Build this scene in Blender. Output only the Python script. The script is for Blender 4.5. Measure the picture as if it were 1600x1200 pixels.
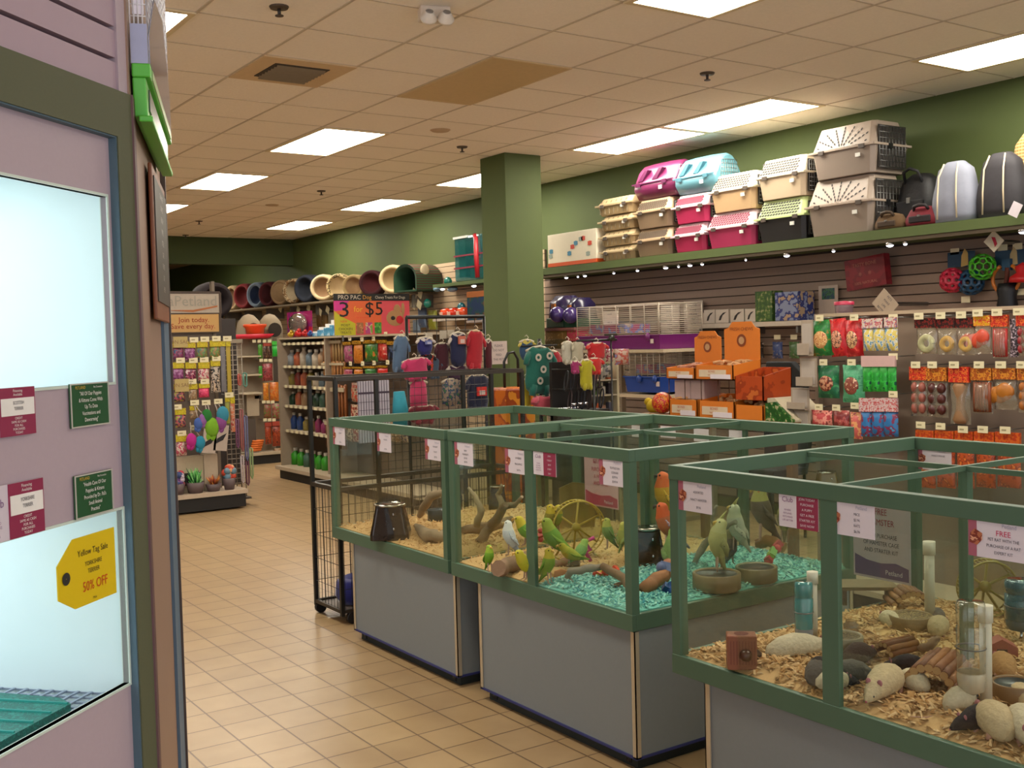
import bpy, math, random
from mathutils import Vector, Matrix
from math import sin, cos, pi, radians
random.seed(7)
for o in list(bpy.data.objects): bpy.data.objects.remove(o)
SC = bpy.context.scene
COL = SC.collection
# ---------------------------------------------------------------- camera
CZ = 1.617            # eye height
HZ = 3.341            # ceiling height
FPX = 1710.12         # focal length in pixels of the 1600 px wide frame
YAW, PITCH, ROLL = 0.596935, -0.041996, -0.026268
_f = Vector((sin(YAW)*cos(PITCH), cos(YAW)*cos(PITCH), sin(PITCH)))
_r = Vector((cos(YAW), -sin(YAW), 0)); _u = _r.cross(_f)
CR = _r*cos(ROLL)+_u*sin(ROLL); CU = -_r*sin(ROLL)+_u*cos(ROLL); CF = _f
EYE = Vector((0, 0, CZ))
cam = bpy.data.cameras.new('camera'); camo = bpy.data.objects.new('camera', cam); COL.objects.link(camo)
M = Matrix.Identity(4)
for i in range(3): M[i][0], M[i][1], M[i][2], M[i][3] = CR[i], CU[i], -CF[i], EYE[i]
camo.matrix_world = M
cam.sensor_width = 36; cam.lens = 36*FPX/1600; cam.clip_start = .05; cam.clip_end = 100
SC.camera = camo
# ---------------------------------------------------------------- world, view, large lights
w = bpy.data.worlds.new('world'); SC.world = w; w.use_nodes = True
w.node_tree.nodes['Background'].inputs[0].default_value = (.92, .93, 1, 1)
w.node_tree.nodes['Background'].inputs[1].default_value = 1.5
SC.view_settings.view_transform = 'Standard'; SC.view_settings.look = 'None'
SC.view_settings.exposure = 0.28; SC.view_settings.gamma = 1
SC.view_settings.use_curve_mapping = False
SC.cycles.transparent_max_bounces = 32
LAMP_COL = (1, .935, .81); LAMP_E = 20.0     # ceiling fluorescent lenses
KEN_COL = (.89, .97, 1.0); KEN_E = 2.7     # cool tubes inside the kennels

def raydir(u, v): return (CF + CR*((u-800)/FPX) - CU*((v-600)/FPX))
def at_x(u, v, x): d = raydir(u, v); return EYE + d*(x/d.x)
def at_y(u, v, y): d = raydir(u, v); return EYE + d*(y/d.y)
def at_z(u, v, z): d = raydir(u, v); return EYE + d*((z-CZ)/d.z)

class Frame:
    """a vertical plane: local x to its right, local y into it, z up"""
    def __init__(s, ox, oy, rz):
        s.o = Vector((ox, oy, 0)); s.rz = rz
        s.x = Vector((cos(rz), sin(rz), 0)); s.y = Vector((-sin(rz), cos(rz), 0))
    def w(s, x, y, z): return s.o + s.x*x + s.y*y + Vector((0, 0, z))
    def px(s, u, v, yl=0):
        d = raydir(u, v); t = ((s.o + s.y*yl - EYE).dot(s.y))/d.dot(s.y)
        p = EYE + d*t; return (p-s.o).dot(s.x), p.z
    def rect(s, u0, v0, u1, v1, yl=0):
        um, vm = (u0+u1)/2, (v0+v1)/2
        return s.px(u0, vm, yl)[0], s.px(u1, vm, yl)[0], s.px(um, v1, yl)[1], s.px(um, v0, yl)[1]

# ---------------------------------------------------------------- materials
def lin(c):
    c = c/255
    return c/12.92 if c <= .04045 else ((c+.055)/1.055)**2.4
def C3(h):
    if isinstance(h, str):
        h = h.lstrip('#'); return tuple(lin(int(h[i:i+2], 16)) for i in (0, 2, 4))
    return h
_M = {}
def nodes(name):
    m = bpy.data.materials.new(name); m.use_nodes = True
    return m, m.node_tree.nodes, m.node_tree.links, m.node_tree.nodes['Principled BSDF']
def mat(h, rough=.6, metal=0, var=.08, scale=30, bump=0, coat=0, sheen=0):
    key = ('p', h, rough, metal, var, scale, bump, coat, sheen)
    if key in _M: return _M[key]
    m, N, L, b = nodes('surface'); c = C3(h)
    t = N.new('ShaderNodeTexCoord'); n = N.new('ShaderNodeTexNoise'); n.inputs['Scale'].default_value = scale; n.inputs['Detail'].default_value = 4
    r = N.new('ShaderNodeMix'); r.data_type = 'RGBA'
    r.inputs[6].default_value = (*[x*(1-var) for x in c], 1); r.inputs[7].default_value = (*[min(1, x*(1+var)) for x in c], 1)
    L.new(t.outputs['Object'], n.inputs['Vector']); L.new(n.outputs['Fac'], r.inputs[0]); L.new(r.outputs[2], b.inputs['Base Color'])
    b.inputs['Roughness'].default_value = rough; b.inputs['Metallic'].default_value = metal
    b.inputs['Coat Weight'].default_value = coat
    if sheen: b.inputs['Sheen Weight'].default_value = sheen
    if bump:
        bp = N.new('ShaderNodeBump'); bp.inputs['Strength'].default_value = bump; bp.inputs['Distance'].default_value = .01
        L.new(n.outputs['Fac'], bp.inputs['Height']); L.new(bp.outputs[0], b.inputs['Normal'])
    _M[key] = m; return m
def blot(h1, h2, h3=None, scale=40, rough=.35, thr=.5, kind='noise'):
    """printed packaging: blotches of two or three inks"""
    key = ('b', h1, h2, h3, scale, rough, thr, kind)
    if key in _M: return _M[key]
    m, N, L, b = nodes('print'); t = N.new('ShaderNodeTexCoord')
    n = N.new('ShaderNodeTexVoronoi' if kind == 'cell' else 'ShaderNodeTexNoise'); n.inputs['Scale'].default_value = scale
    L.new(t.outputs['Object'], n.inputs['Vector'])
    r = N.new('ShaderNodeValToRGB'); r.color_ramp.interpolation = 'CONSTANT'
    e = r.color_ramp.elements; e[0].color = (*C3(h1), 1); e[1].position = thr; e[1].color = (*C3(h2), 1)
    if h3: q = e.new(min(.98, thr+.1)); q.color = (*C3(h3), 1)
    if kind == 'cell':
        L.new(n.outputs['Color'], r.inputs[0])
    else: L.new(n.outputs['Fac'], r.inputs[0])
    L.new(r.outputs[0], b.inputs['Base Color']); b.inputs['Roughness'].default_value = rough
    _M[key] = m; return m
def plaid(h1, h2, h3, s=25):
    m, N, L, b = nodes('plaid'); t = N.new('ShaderNodeTexCoord')
    prev = None
    for ax, c in (('X', h2), ('Z', h3)):
        wv = N.new('ShaderNodeTexWave'); wv.bands_direction = ax; wv.inputs['Scale'].default_value = s
        L.new(t.outputs['Object'], wv.inputs['Vector'])
        r = N.new('ShaderNodeValToRGB'); r.color_ramp.interpolation = 'CONSTANT'
        r.color_ramp.elements[0].color = (0, 0, 0, 1); r.color_ramp.elements[1].position = .7; r.color_ramp.elements[1].color = (1, 1, 1, 1)
        L.new(wv.outputs['Color'], r.inputs[0])
        x = N.new('ShaderNodeMix'); x.data_type = 'RGBA'; L.new(r.outputs[0], x.inputs[0])
        if prev: L.new(prev, x.inputs[6])
        else: x.inputs[6].default_value = (*C3(h1), 1)
        x.inputs[7].default_value = (*C3(c), 1); prev = x.outputs[2]
    L.new(prev, b.inputs['Base Color']); b.inputs['Roughness'].default_value = .9
    return m
def emit(c, e, name='lamp'):
    m = bpy.data.materials.new(name); m.use_nodes = True; N = m.node_tree.nodes; N.clear()
    o = N.new('ShaderNodeOutputMaterial'); q = N.new('ShaderNodeEmission'); q.inputs[0].default_value = (*c, 1); q.inputs[1].default_value = e
    m.node_tree.links.new(q.outputs[0], o.inputs[0]); return m
def clear(tint=(1, 1, 1), refl=1.0, alpha=0, rough=0.0, col=(1, 1, 1), ior=1.45):
    """thin clear sheet: see-through with a mirror-like skin that follows the viewing angle of the real surface"""
    key = ('c', tint, refl, alpha, rough, col, ior)
    if key in _M: return _M[key]
    m = bpy.data.materials.new('clear'); m.use_nodes = True; N = m.node_tree.nodes; L = m.node_tree.links; N.clear()
    o = N.new('ShaderNodeOutputMaterial'); tr = N.new('ShaderNodeBsdfTransparent'); tr.inputs[0].default_value = (*tint, 1)
    g = N.new('ShaderNodeBsdfGlossy'); g.inputs['Roughness'].default_value = rough
    fr = N.new('ShaderNodeLayerWeight'); fr.inputs[0].default_value = .5
    pw = N.new('ShaderNodeMath'); pw.operation = 'POWER'; pw.inputs[1].default_value = 5; L.new(fr.outputs['Facing'], pw.inputs[0])
    mu = N.new('ShaderNodeMath'); mu.operation = 'MULTIPLY_ADD'; mu.inputs[1].default_value = .96*refl; mu.inputs[2].default_value = .04*refl; L.new(pw.outputs[0], mu.inputs[0])
    base = tr.outputs[0]
    if alpha:
        d = N.new('ShaderNodeBsdfDiffuse'); d.inputs[0].default_value = (*C3(col), 1)
        x0 = N.new('ShaderNodeMixShader'); x0.inputs[0].default_value = alpha; L.new(base, x0.inputs[1]); L.new(d.outputs[0], x0.inputs[2]); base = x0.outputs[0]
    x = N.new('ShaderNodeMixShader'); L.new(mu.outputs[0], x.inputs[0]); L.new(base, x.inputs[1]); L.new(g.outputs[0], x.inputs[2]); L.new(x.outputs[0], o.inputs[0])
    _M[key] = m; return m
GLASS = clear((.95, .975, .955), 1.0)
CLEARP = clear((.96, .96, .95), 1.6, .10, .08)

# ---------------------------------------------------------------- mesh building
def RX(a): return Matrix.Rotation(a, 4, 'X')
def RY(a): return Matrix.Rotation(a, 4, 'Y')
def RZ(a): return Matrix.Rotation(a, 4, 'Z')
def T(x, y, z): return Matrix.Translation((x, y, z))
class MB:
    def __init__(s): s.v = []; s.f = []; s.m = []; s.s = []; s.X = None
    def add(s, vs, fs, mi=0, sm=False, M=None):
        n = len(s.v)
        for p in vs:
            p = Vector(p)
            if M is not None: p = M @ p
            if s.X is not None: p = s.X @ p
            s.v.append(p)
        for f in fs: s.f.append(tuple(n+i for i in f)); s.m.append(mi); s.s.append(sm)
        return s
    def box(s, x0, x1, y0, y1, z0, z1, mi=0, M=None):
        if x0 > x1: x0, x1 = x1, x0
        if y0 > y1: y0, y1 = y1, y0
        if z0 > z1: z0, z1 = z1, z0
        v = [(x, y, z) for z in (z0, z1) for y in (y0, y1) for x in (x0, x1)]
        return s.add(v, [(0, 2, 3, 1), (4, 5, 7, 6), (0, 1, 5, 4), (2, 6, 7, 3), (0, 4, 6, 2), (1, 3, 7, 5)], mi, False, M)
    def rings(s, R, mi=0, caps=True, sm=True, M=None, closed=True):
        n = len(R[0]); vs = [p for r in R for p in r]; fs = []; k = n if closed else n-1
        for i in range(len(R)-1):
            for j in range(k):
                a = i*n+j; b = i*n+(j+1) % n
                fs.append((a, b, b+n, a+n))
        mis = mi if isinstance(mi, (list, tuple)) else None
        base = len(s.f)
        if caps and closed: fs += [tuple(reversed(range(n))), tuple(range(len(vs)-n, len(vs)))]
        s.add(vs, fs, 0 if mis else mi, sm, M)
        if mis:
            for i in range(len(R)-1):
                for j in range(k): s.m[base+i*k+j] = mis[min(i, len(mis)-1)]
            if caps: s.m[-2] = mis[0]; s.m[-1] = mis[-1]
        if caps and closed: s.s[-1] = s.s[-2] = False if n > 4 and not mis else sm
        return s
    def cyl(s, p0, p1, r0, r1=None, n=12, mi=0, sm=True, caps=True):
        return s.loft([p0, p1], [r0, r0 if r1 is None else r1], n, mi, caps, sm)
    def loft(s, pts, rad, n=8, mi=0, caps=True, sm=True, flat=1.0):
        pts = [Vector(p) for p in pts]; R = []; prev = None
        for i, p in enumerate(pts):
            t = (pts[min(i+1, len(pts)-1)]-pts[max(i-1, 0)]).normalized()
            if prev is None:
                ref = Vector((0, 0, 1)) if abs(t.z) < .9 else Vector((0, 1, 0))
                a = t.cross(ref).normalized()
            else: a = (prev - t*prev.dot(t)).normalized()
            prev = a; b = t.cross(a); r = rad[i] if isinstance(rad, (list, tuple)) else rad
            R.append([p + a*r*cos(2*pi*k/n) + b*r*flat*sin(2*pi*k/n) for k in range(n)])
        return s.rings(R, mi, caps, sm)
    def lathe(s, prof, n=20, mi=0, M=None, caps=False):
        return s.rings([[(r*cos(2*pi*k/n), r*sin(2*pi*k/n), z) for k in range(n)] for r, z in prof], mi, caps, True, M)
    def ell(s, c, r, n=12, mi=0, M=None, h=7):
        if not isinstance(r, (tuple, list)): r = (r, r, r)
        R = []
        for i in range(h+1):
            a = -pi/2 + pi*i/h; q = max(cos(a), .02)
            R.append([(c[0]+r[0]*q*cos(2*pi*k/n), c[1]+r[1]*q*sin(2*pi*k/n), c[2]+r[2]*sin(a)) for k in range(n)])
        s.rings(R, mi, True, True, M); s.s[-1] = s.s[-2] = True; return s
    def prism(s, poly, y0, y1, mi=0, M=None, sm=False):
        n = len(poly); v = [(x, y0, z) for x, z in poly] + [(x, y1, z) for x, z in poly]
        f = [tuple(range(n)), tuple(reversed(range(n, 2*n)))] + [(i, i+n, (i+1) % n+n, (i+1) % n) for i in range(n)]
        return s.add(v, f, mi, sm, M)
    def pillow(s, w, h, d, nx=6, nz=7, mi=0, M=None, sag=.15, rnd=.0, crimp=.0):
        """a filled bag: w wide, h tall hanging down from z=0, d thick"""
        vs = []; 
        for side in (-1, 1):
            for j in range(nz+1):
                tz = j/nz
                for i in range(nx+1):
                    tx = i/nx*2-1
                    e = (1-tx**4)*(1-(2*tz-1)**4)
                    e *= 1+sag*(2*tz-1)
                    x = tx*w/2*(1-.06*sin(pi*tz))
                    vs.append((x, side*d/2*e + random.uniform(-1, 1)*rnd*d, -h*tz))
        n = (nx+1)*(nz+1); fs = []
        for k in (0, 1):
            for j in range(nz):
                for i in range(nx):
                    a = k*n+j*(nx+1)+i; q = (a, a+nx+1, a+nx+2, a+1)
                    fs.append(q if k == 0 else q[::-1])
        for j in range(nz):
            a = j*(nx+1); fs.append((a, a+n, a+nx+1+n, a+nx+1)); a += nx; fs.append((a, a+nx+1, a+nx+1+n, a+n))
        return s.add(vs, fs, mi, True, M)
    def text(s, t, size, x, z, y=-.001, mi=0, M=None, align='CENTER', sx=1.0):
        cu = bpy.data.curves.new('t', 'FONT'); cu.body = t; cu.size = size; cu.align_x = align; cu.align_y = 'CENTER'; cu.resolution_u = 2
        ob = bpy.data.objects.new('t', cu); me = bpy.data.meshes.new_from_object(ob)
        s.add([(x+p.co.x*sx, y, z+p.co.y) for p in me.vertices], [tuple(f.vertices) for f in me.polygons], mi, False, M)
        bpy.data.objects.remove(ob); bpy.data.meshes.remove(me); bpy.data.curves.remove(cu); return s
    def build(s, name, mats, parent=None, loc=None, rz=None, bev=0, sub=0):
        me = bpy.data.meshes.new(name); me.from_pydata([tuple(p) for p in s.v], [], s.f)
        if not isinstance(mats, (list, tuple)): mats = [mats]
        for m in mats: me.materials.append(m)
        me.polygons.foreach_set('material_index', s.m); me.polygons.foreach_set('use_smooth', s.s); me.update()
        o = bpy.data.objects.new(name, me); COL.objects.link(o)
        if parent: o.parent = parent
        if loc is not None: o.location = loc
        if rz is not None: o.rotation_euler = (0, 0, rz)
        if bev:
            b = o.modifiers.new('b', 'BEVEL'); b.width = bev; b.segments = 2; b.limit_method = 'ANGLE'
        if sub:
            b = o.modifiers.new('s', 'SUBSURF'); b.levels = sub; b.render_levels = sub
        return o
LABELS = {}
def tag(o, label, cat, group=None, kind=None):
    if label in LABELS and not group: print('DUPLABEL', label)
    LABELS[label] = 1
    if not 4 <= len(label.split()) <= 16: print('WORDS', len(label.split()), label)
    o['label'] = label; o['category'] = cat
    if group: o['group'] = group
    if kind: o['kind'] = kind
    return o
def thing(name, label, cat, loc=(0, 0, 0), rz=0, group=None):
    o = bpy.data.objects.new(name, None); COL.objects.link(o); o.location = loc; o.rotation_euler = (0, 0, rz); o.empty_display_size = .05
    return tag(o, label, cat, group)
def struct(o): o['kind'] = 'structure'; return o
WHITE = mat('#e8e4dc', .5); OFFW = mat('#d9cfb8', .6); BLACK = mat('#101010', .5); DKGREY = mat('#2a2a2c', .5)
CHROME = mat('#c8c8c8', .25, 1); STEEL = mat('#8c8c8a', .4, 1)

# ================================================================ THE SETTING
GX0, GY0, TS = 3.1397*.61, 9.2225*.61, .61     # ceiling grid origin and tile size
XW = 7.30                                       # right wall
def floor_mat():
    m, N, L, b = nodes('floor_tiles'); t = N.new('ShaderNodeTexCoord'); mp = N.new('ShaderNodeMapping')
    mp.inputs['Scale'].default_value = (1/.2032, 1/.2032, 1); mp.inputs['Location'].default_value = (-7.519+20, -21.208+40, 0)
    br = N.new('ShaderNodeTexBrick'); br.offset = 0; br.inputs['Scale'].default_value = 1; br.inputs['Brick Width'].default_value = 1; br.inputs['Row Height'].default_value = 1
    br.inputs['Mortar Size'].default_value = .022; br.inputs['Mortar Smooth'].default_value = .3; br.inputs['Bias'].default_value = 0
    br.inputs['Color1'].default_value = (*C3('#ab9069'), 1); br.inputs['Color2'].default_value = (*C3('#a38862'), 1); br.inputs['Mortar'].default_value = (*C3('#6e563e'), 1)
    L.new(t.outputs['Object'], mp.inputs[0]); L.new(mp.outputs[0], br.inputs['Vector'])
    n = N.new('ShaderNodeTexNoise'); n.inputs['Scale'].default_value = 5; n.inputs['Detail'].default_value = 5; L.new(t.outputs['Object'], n.inputs['Vector'])
    x = N.new('ShaderNodeMix'); x.data_type = 'RGBA'; x.blend_type = 'MULTIPLY'; x.inputs[0].default_value = .45
    rr = N.new('ShaderNodeValToRGB'); rr.color_ramp.elements[0].position = .3; rr.color_ramp.elements[0].color = (.72, .66, .6, 1); rr.color_ramp.elements[1].position = .7; rr.color_ramp.elements[1].color = (1, 1, 1, 1)
    L.new(n.outputs['Fac'], rr.inputs[0]); L.new(br.outputs['Color'], x.inputs[6]); L.new(rr.outputs[0], x.inputs[7]); L.new(x.outputs[2], b.inputs['Base Color'])
    bp = N.new('ShaderNodeBump'); bp.invert = True; bp.inputs['Strength'].default_value = .3; bp.inputs['Distance'].default_value = .004; L.new(br.outputs['Fac'], bp.inputs['Height']); L.new(bp.outputs[0], b.inputs['Normal'])
    b.inputs['Roughness'].default_value = .33; return m
struct(MB().box(-5, XW+.2, -3, 26, -.1, 0).build('floor', floor_mat()))
CEIL = mat('#efe4d4', .9, var=.06, scale=60, bump=.25); TBAR = mat('#c2b29c', .6)
q = MB()
fix = []                                        # fixtures: (x0, y0)
gx = lambda a: GX0+a*TS
gy = lambda b: GY0+b*TS*1.0107
for a, b in ((3, -4), (3, 4), (3, 8.15), (3, 12.3), (3, -8), (-1, 0), (-1, -4), (-1, 6), (-1, 11)): fix.append((gx(a), gy(b)))
for yy in (5.62, 6.86, 9.35, 11.8, 14.35): fix.append((gx(7)+.0, yy))
fix.append((gx(7), 3.2)); fix.append((gx(6), 18.3)); fix.append((gx(1), 18.3))  # last two are unseen, added to light the far room
offp = (gx(3), gy(0)); vent = (gx(1), gy(1))
q.box(-5, XW+.2, -3, 17.1, HZ, HZ+.1)
struct(q.build('ceiling', CEIL))
q = MB()
for i in range(-12, 10):
    x = gx(i)
    if x < XW: q.box(x-.008, x+.008, -3, 17.1, HZ-.004, HZ)
for j in range(-15, 22):
    y = gy(j)
    if y < 17.1: q.box(-5, XW, y-.006, y+.006, HZ-.0025, HZ)
struct(q.build('ceiling_grid', TBAR))
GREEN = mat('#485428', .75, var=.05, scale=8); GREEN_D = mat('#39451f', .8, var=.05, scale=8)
struct(MB().box(XW, XW+.1, -3, 17.1, 0, HZ).build('wall_right', GREEN))
struct(MB().box(XW, XW+.1, 17.1, 26, 0, HZ).build('wall_right_beyond', GREEN))
struct(MB().box(-5, XW, 17.1, 17.3, 2.915, HZ).build('wall_soffit', GREEN_D))  # darker green puts the soffit's backlit shade into its colour
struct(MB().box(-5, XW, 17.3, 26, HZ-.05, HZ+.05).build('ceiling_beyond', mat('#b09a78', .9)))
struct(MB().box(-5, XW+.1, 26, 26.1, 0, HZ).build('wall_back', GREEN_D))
struct(MB().box(-5.1, -5, 6, 26, 0, HZ).build('wall_left', GREEN))
# slat panelling on the right wall
SLAT = mat('#8c7666', .7, var=.06); SLATG = mat('#3c2f27', .8)
q = MB()
q.box(XW-.022, XW, 2.6, 9.98, .1, 2.27, 1)
z = .12
while z < 2.25: q.box(XW-.036, XW-.02, 2.6, 9.98, z, min(z+.067, 2.27)); z += .0762
struct(q.build('wall_right_slat_panel', [SLAT, SLATG]))
q = MB(); q.box(XW-.022, XW, 9.98, 25, .1, 2.60, 1)
z = .12
while z < 2.58: q.box(XW-.036, XW-.02, 9.98, 25, z, min(z+.069, 2.60)); z += .0762
struct(q.build('wall_right_slat_panel_far', [mat('#b39a7c', .7, var=.06), SLATG]))
# column
struct(MB().box(5.745, 6.16, 8.48, 8.9, 0, HZ).build('column', GREEN, bev=.006))
# the dark posts and the room beyond the soffit
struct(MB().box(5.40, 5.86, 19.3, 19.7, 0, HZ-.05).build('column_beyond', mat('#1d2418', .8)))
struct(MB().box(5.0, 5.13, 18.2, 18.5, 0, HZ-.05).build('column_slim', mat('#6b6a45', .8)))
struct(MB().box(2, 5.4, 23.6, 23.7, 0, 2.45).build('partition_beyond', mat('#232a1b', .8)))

# ceiling lights
LENS = emit(LAMP_COL, LAMP_E, 'ceiling_lens'); FRAME = mat('#d6c39c', .5)
lbl = ['row nearest the column', 'inner row']
names_i = {}
order = ['nearest the kennels and cut by the top of the photo', 'third from the soffit in the middle row, beyond the blank panel', 'second from the soffit in the middle row', 'middle row, cut by the kennel edge near the soffit']
fl = {(3, -4): 'cut by the top edge of the photo, before the blank panel', (3, 4): 'beyond the blank amber panel, largest of the middle row', (3, 8.15): 'middle row, between the big one and the kennel edge', (3, 12.3): 'middle row, farthest, partly behind the kennel corner'}
wall_l = {5.62: 'by the green wall, longer of the touching pair, nearer the camera', 6.86: 'by the green wall, farther one of the touching pair', 9.35: 'partly behind the green column top', 11.8: 'by the green wall beyond the column, above the beds', 14.35: 'by the green wall, the smallest, closest to the soffit corner', 3.2: 'by the green wall at the upper right edge of the photo', 2.2: 'by the green wall, behind the viewer'}
for i, (x, y) in enumerate(fix):
    la = None
    for (a, b), s in fl.items():
        if abs(x-gx(a)) < .01 and abs(y-gy(b)) < .01: la = s
    if la is None: la = wall_l.get(round(y, 2)) if x > 6 else 'outside the view over row %s' % ['one', 'two', 'three', 'four', 'five', 'six', 'seven', 'eight', 'nine', 'ten'][i % 10]
    if y > 18: la = 'added behind the soffit to light the far room, '+('by the wall' if x > 4 else 'inner one')
    if la is None: la = 'outside the view'
    t = thing('ceiling_light', 'lit fluorescent ceiling panel '+la, 'ceiling light', (x, y, HZ if y < 17 else HZ-.05), 0, 'recessed fluorescent ceiling lights')
    q = MB(); W_, L_ = TS, TS*2.02
    q.box(0, W_, 0, .035, -.012, 0); q.box(0, W_, L_-.035, L_, -.012, 0); q.box(0, .035, .035, L_-.035, -.012, 0); q.box(W_-.035, W_, .035, L_-.035, -.012, 0)
    q.build('light_frame', FRAME, t)
    MB().box(.035, W_-.035, .035, L_-.035, -.008, -.002).build('diffuser', LENS, t)
# blank panel and vent tile
t = thing('blank_light_panel', 'unlit amber-brown ceiling panel between the tiles', 'ceiling panel', (*offp, HZ))
MB().box(.02, TS-.02, .02, TS*2.02-.02, -.009, 0).build('panel', mat('#c7ac7e', .6), t)
q = MB(); q.box(0, TS, 0, .02, -.011, 0); q.box(0, TS, TS*2.02-.02, TS*2.02, -.011, 0); q.box(0, .02, .02, TS*2.02-.02, -.011, 0); q.box(TS-.02, TS, .02, TS*2.02-.02, -.011, 0); q.build('panel_frame', mat('#c9ae82', .5), t)
t = thing('air_vent', 'square louvred ceiling air vent in a beige tile', 'vent', (*vent, HZ))
q = MB(); q.box(0, TS, 0, TS, -.012, 0); q.build('vent_tile', mat('#ccb088', .6), t)
q = MB(); q.box(.12, .48, .12, .48, -.016, -.0121); q.build('opening', mat('#3b3024', .7), t)
q = MB()
for k in range(7):
    y = .14+k*.05
    q.add([(.14, y, -.018), (.46, y, -.018), (.46, y+.03, -.034), (.14, y+.03, -.034)], [(0, 1, 2, 3), (3, 2, 1, 0)])
q.build('louvre', mat('#a89880', .5), t)
for i, (u, v, s) in enumerate(((436, 10, 'left of the white emergency light'), (1105, 114, 'above the touching pair of lights'), (722, 229, 'just left of the column top'), (502, 298, 'between two middle lights'), (311, 345, 'near the kennel edge and the soffit'), (290, 367, 'farthest, close to the soffit'))):
    p = at_z(u, v, HZ)
    t = thing('sprinkler_head', 'small dark ceiling sprinkler head '+s, 'sprinkler', p, 0, 'ceiling sprinklers')
    MB().lathe([(.001, -.012), (.045, -.012), (.05, -.004), (.05, 0)], 16).build('escutcheon', mat('#4a3a2a', .5), t)
    MB().cyl((0, 0, -.012), (0, 0, -.045), .009).cyl((0, 0, -.045), (0, 0, -.05), .022).build('nozzle', mat('#3a3028', .5), t)
for u, v, s in ((688, 203, 'near the column'), (425, 320, 'far')):
    p = at_z(u, v, HZ); tag(MB().lathe([(.001, -.012), (.07, -.012), (.085, -.001)], 20).build('ceiling_speaker', mat('#b89d7d', .7), None, p), 'flat round beige ceiling disc '+s+' the sprinklers', 'speaker')
p = at_z(672, 12, HZ)
t = thing('emergency_light', 'white twin-head emergency light fixed to the ceiling', 'emergency light', p, radians(-20))
MB().box(-.06, .1, -.05, .05, -.07, 0).build('housing', mat('#cfc0ae', .5), t, bev=.01)
for x in (-.02, .07): MB().lathe([(.02, .04), (.045, .0), (.04, -.015), (.001, -.02)], 16, 0, T(x, -.06, -.07) @ RX(.9)).build('lamp_head', mat('#d8cdc0', .4), t)
# ================================================================ ANIMAL TANKS
TG = mat('#49634e', .45, var=.05, scale=12); TGD = TG
LAMI = mat('#7b8080', .5, var=.04, scale=80); ALU = mat('#c9bba0', .35, .5)
TZ0, TZ1 = .53, 1.199
def tank(name, label, x0, x1, y0, y1, cross=True, rear_post=True):
    """green framed open-topped glass tank; local origin at its front low-y corner"""
    W_, L_ = x1-x0, y1-y0
    t = thing('animal_tank', label, 'tank', (x0, y0, TZ0), 0); H = TZ1-TZ0
    def rim(z0, z1, wd):
        q = MB(); q.box(0, wd, 0, L_, z0, z1); q.box(W_-wd, W_, 0, L_, z0, z1); q.box(wd, W_-wd, 0, wd, z0, z1); q.box(wd, W_-wd, L_-wd, L_, z0, z1); return q
    rim(H-.045, H, .03).build('top_rim', TG, t, bev=.002)
    q = rim(0, .062, .02); q.box(.02, W_-.02, .02, L_-.02, 0, .02); q.build('base_rim', TG, t, bev=.002)
    for (px, py) in ((0, 0), (0, L_-.04), (W_-.04, 0), (W_-.04, L_-.04)):
        MB().box(px+.002, px+.038, py+.002, py+.038, .06, H-.044).build('corner_post', TG, t)
    m = L_/2
    if cross: q = MB(); q.box(.002, .02, m-.028, m+.028, .06, H-.044); q.build('centre_post', TG, t)
    q = MB(); q.box(W_-.02, W_-.002, m-.028, m+.028, .06, H-.044); q.build('centre_post', TG, t)
    if cross:
        MB().box(.03, W_-.03, m-.007, m+.007, H-.02, H-.004).build('cross_bar', TG, t)
        MB().box(W_/2-.007, W_/2+.007, .03, L_-.03, H-.022, H-.006).build('cross_bar', TG, t)
        MB().box(.02, W_-.02, m-.002, m+.002, .06, H-.02).build('glass_divider', GLASS, t)
        MB().box(W_/2-.002, W_/2+.002, .02, L_-.02, .06, H-.022).build('glass_divider', GLASS, t)
        for py in (m,):
            MB().box(W_/2-.015, W_/2+.015, py-.015, py+.015, .06, H-.02).build('inner_post', TG, t)
    g = .006
    for nm, bx in (('glass_pane', (.008, .012, .03, L_-.03)), ('glass_pane', (W_-.012, W_-.008, .03, L_-.03)), ('glass_pane', (.03, W_-.03, .008, .012)), ('glass_pane', (.03, W_-.03, L_-.012, L_-.008))):
        MB().box(*bx, .06, H-.04).build(nm, GLASS, t)
    return t
t1 = tank('a', 'green-framed glass tank nearest the wire pen, bedding and bird seed jar inside', 2.57, 3.83, 4.352, 5.61, cross=False)
t2 = tank('b', 'green-framed glass bird tank in the middle, with turquoise chips', 2.57, 3.83, 3.04, 4.322)
t3 = tank('c', 'green-framed glass rodent tank at the lower right, nearest the viewer', 2.36, 3.62, 1.33, 2.60)
def cabinet(label, x0, x1, y0, y1):
    t = thing('tank_cabinet', label, 'cabinet', (x0, y0, 0), 0, None); W_, L_ = x1-x0, y1-y0
    MB().box(.006, W_-.006, .006, L_-.006, .05, .525).build('cabinet_body', LAMI, t)
    for (px, py) in ((0, 0), (0, L_), (W_, 0), (W_, L_)):
        sx = 1 if px == 0 else -1; sy = 1 if py == 0 else -1
        q = MB(); q.box(px, px+sx*.022, py, py+sy*.004, .05, .525); q.box(px, px+sx*.004, py, py+sy*.022, .05, .525); q.build('edge_trim', ALU, t)
    MB().box(.0, W_, .0, L_, .047, .056).build('bottom_trim', mat('#2d3268', .5), t)
    MB().box(.03, W_-.03, .03, L_-.03, .0, .048).build('plinth', mat('#202621', .7), t)
    for (px, py) in ((.06, .08), (.06, L_-.08)):
        MB().cyl((px-.01, py-.015, .025), (px-.01, py+.015, .025), .025, n=14).build('caster', BLACK, t)
    return t
cabinet('grey laminate cabinet under the tank by the wire pen', 2.585, 3.82, 4.31, 5.40)
cabinet('grey laminate cabinet under the middle bird tank', 2.585, 3.82, 3.048, 4.12)
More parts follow.
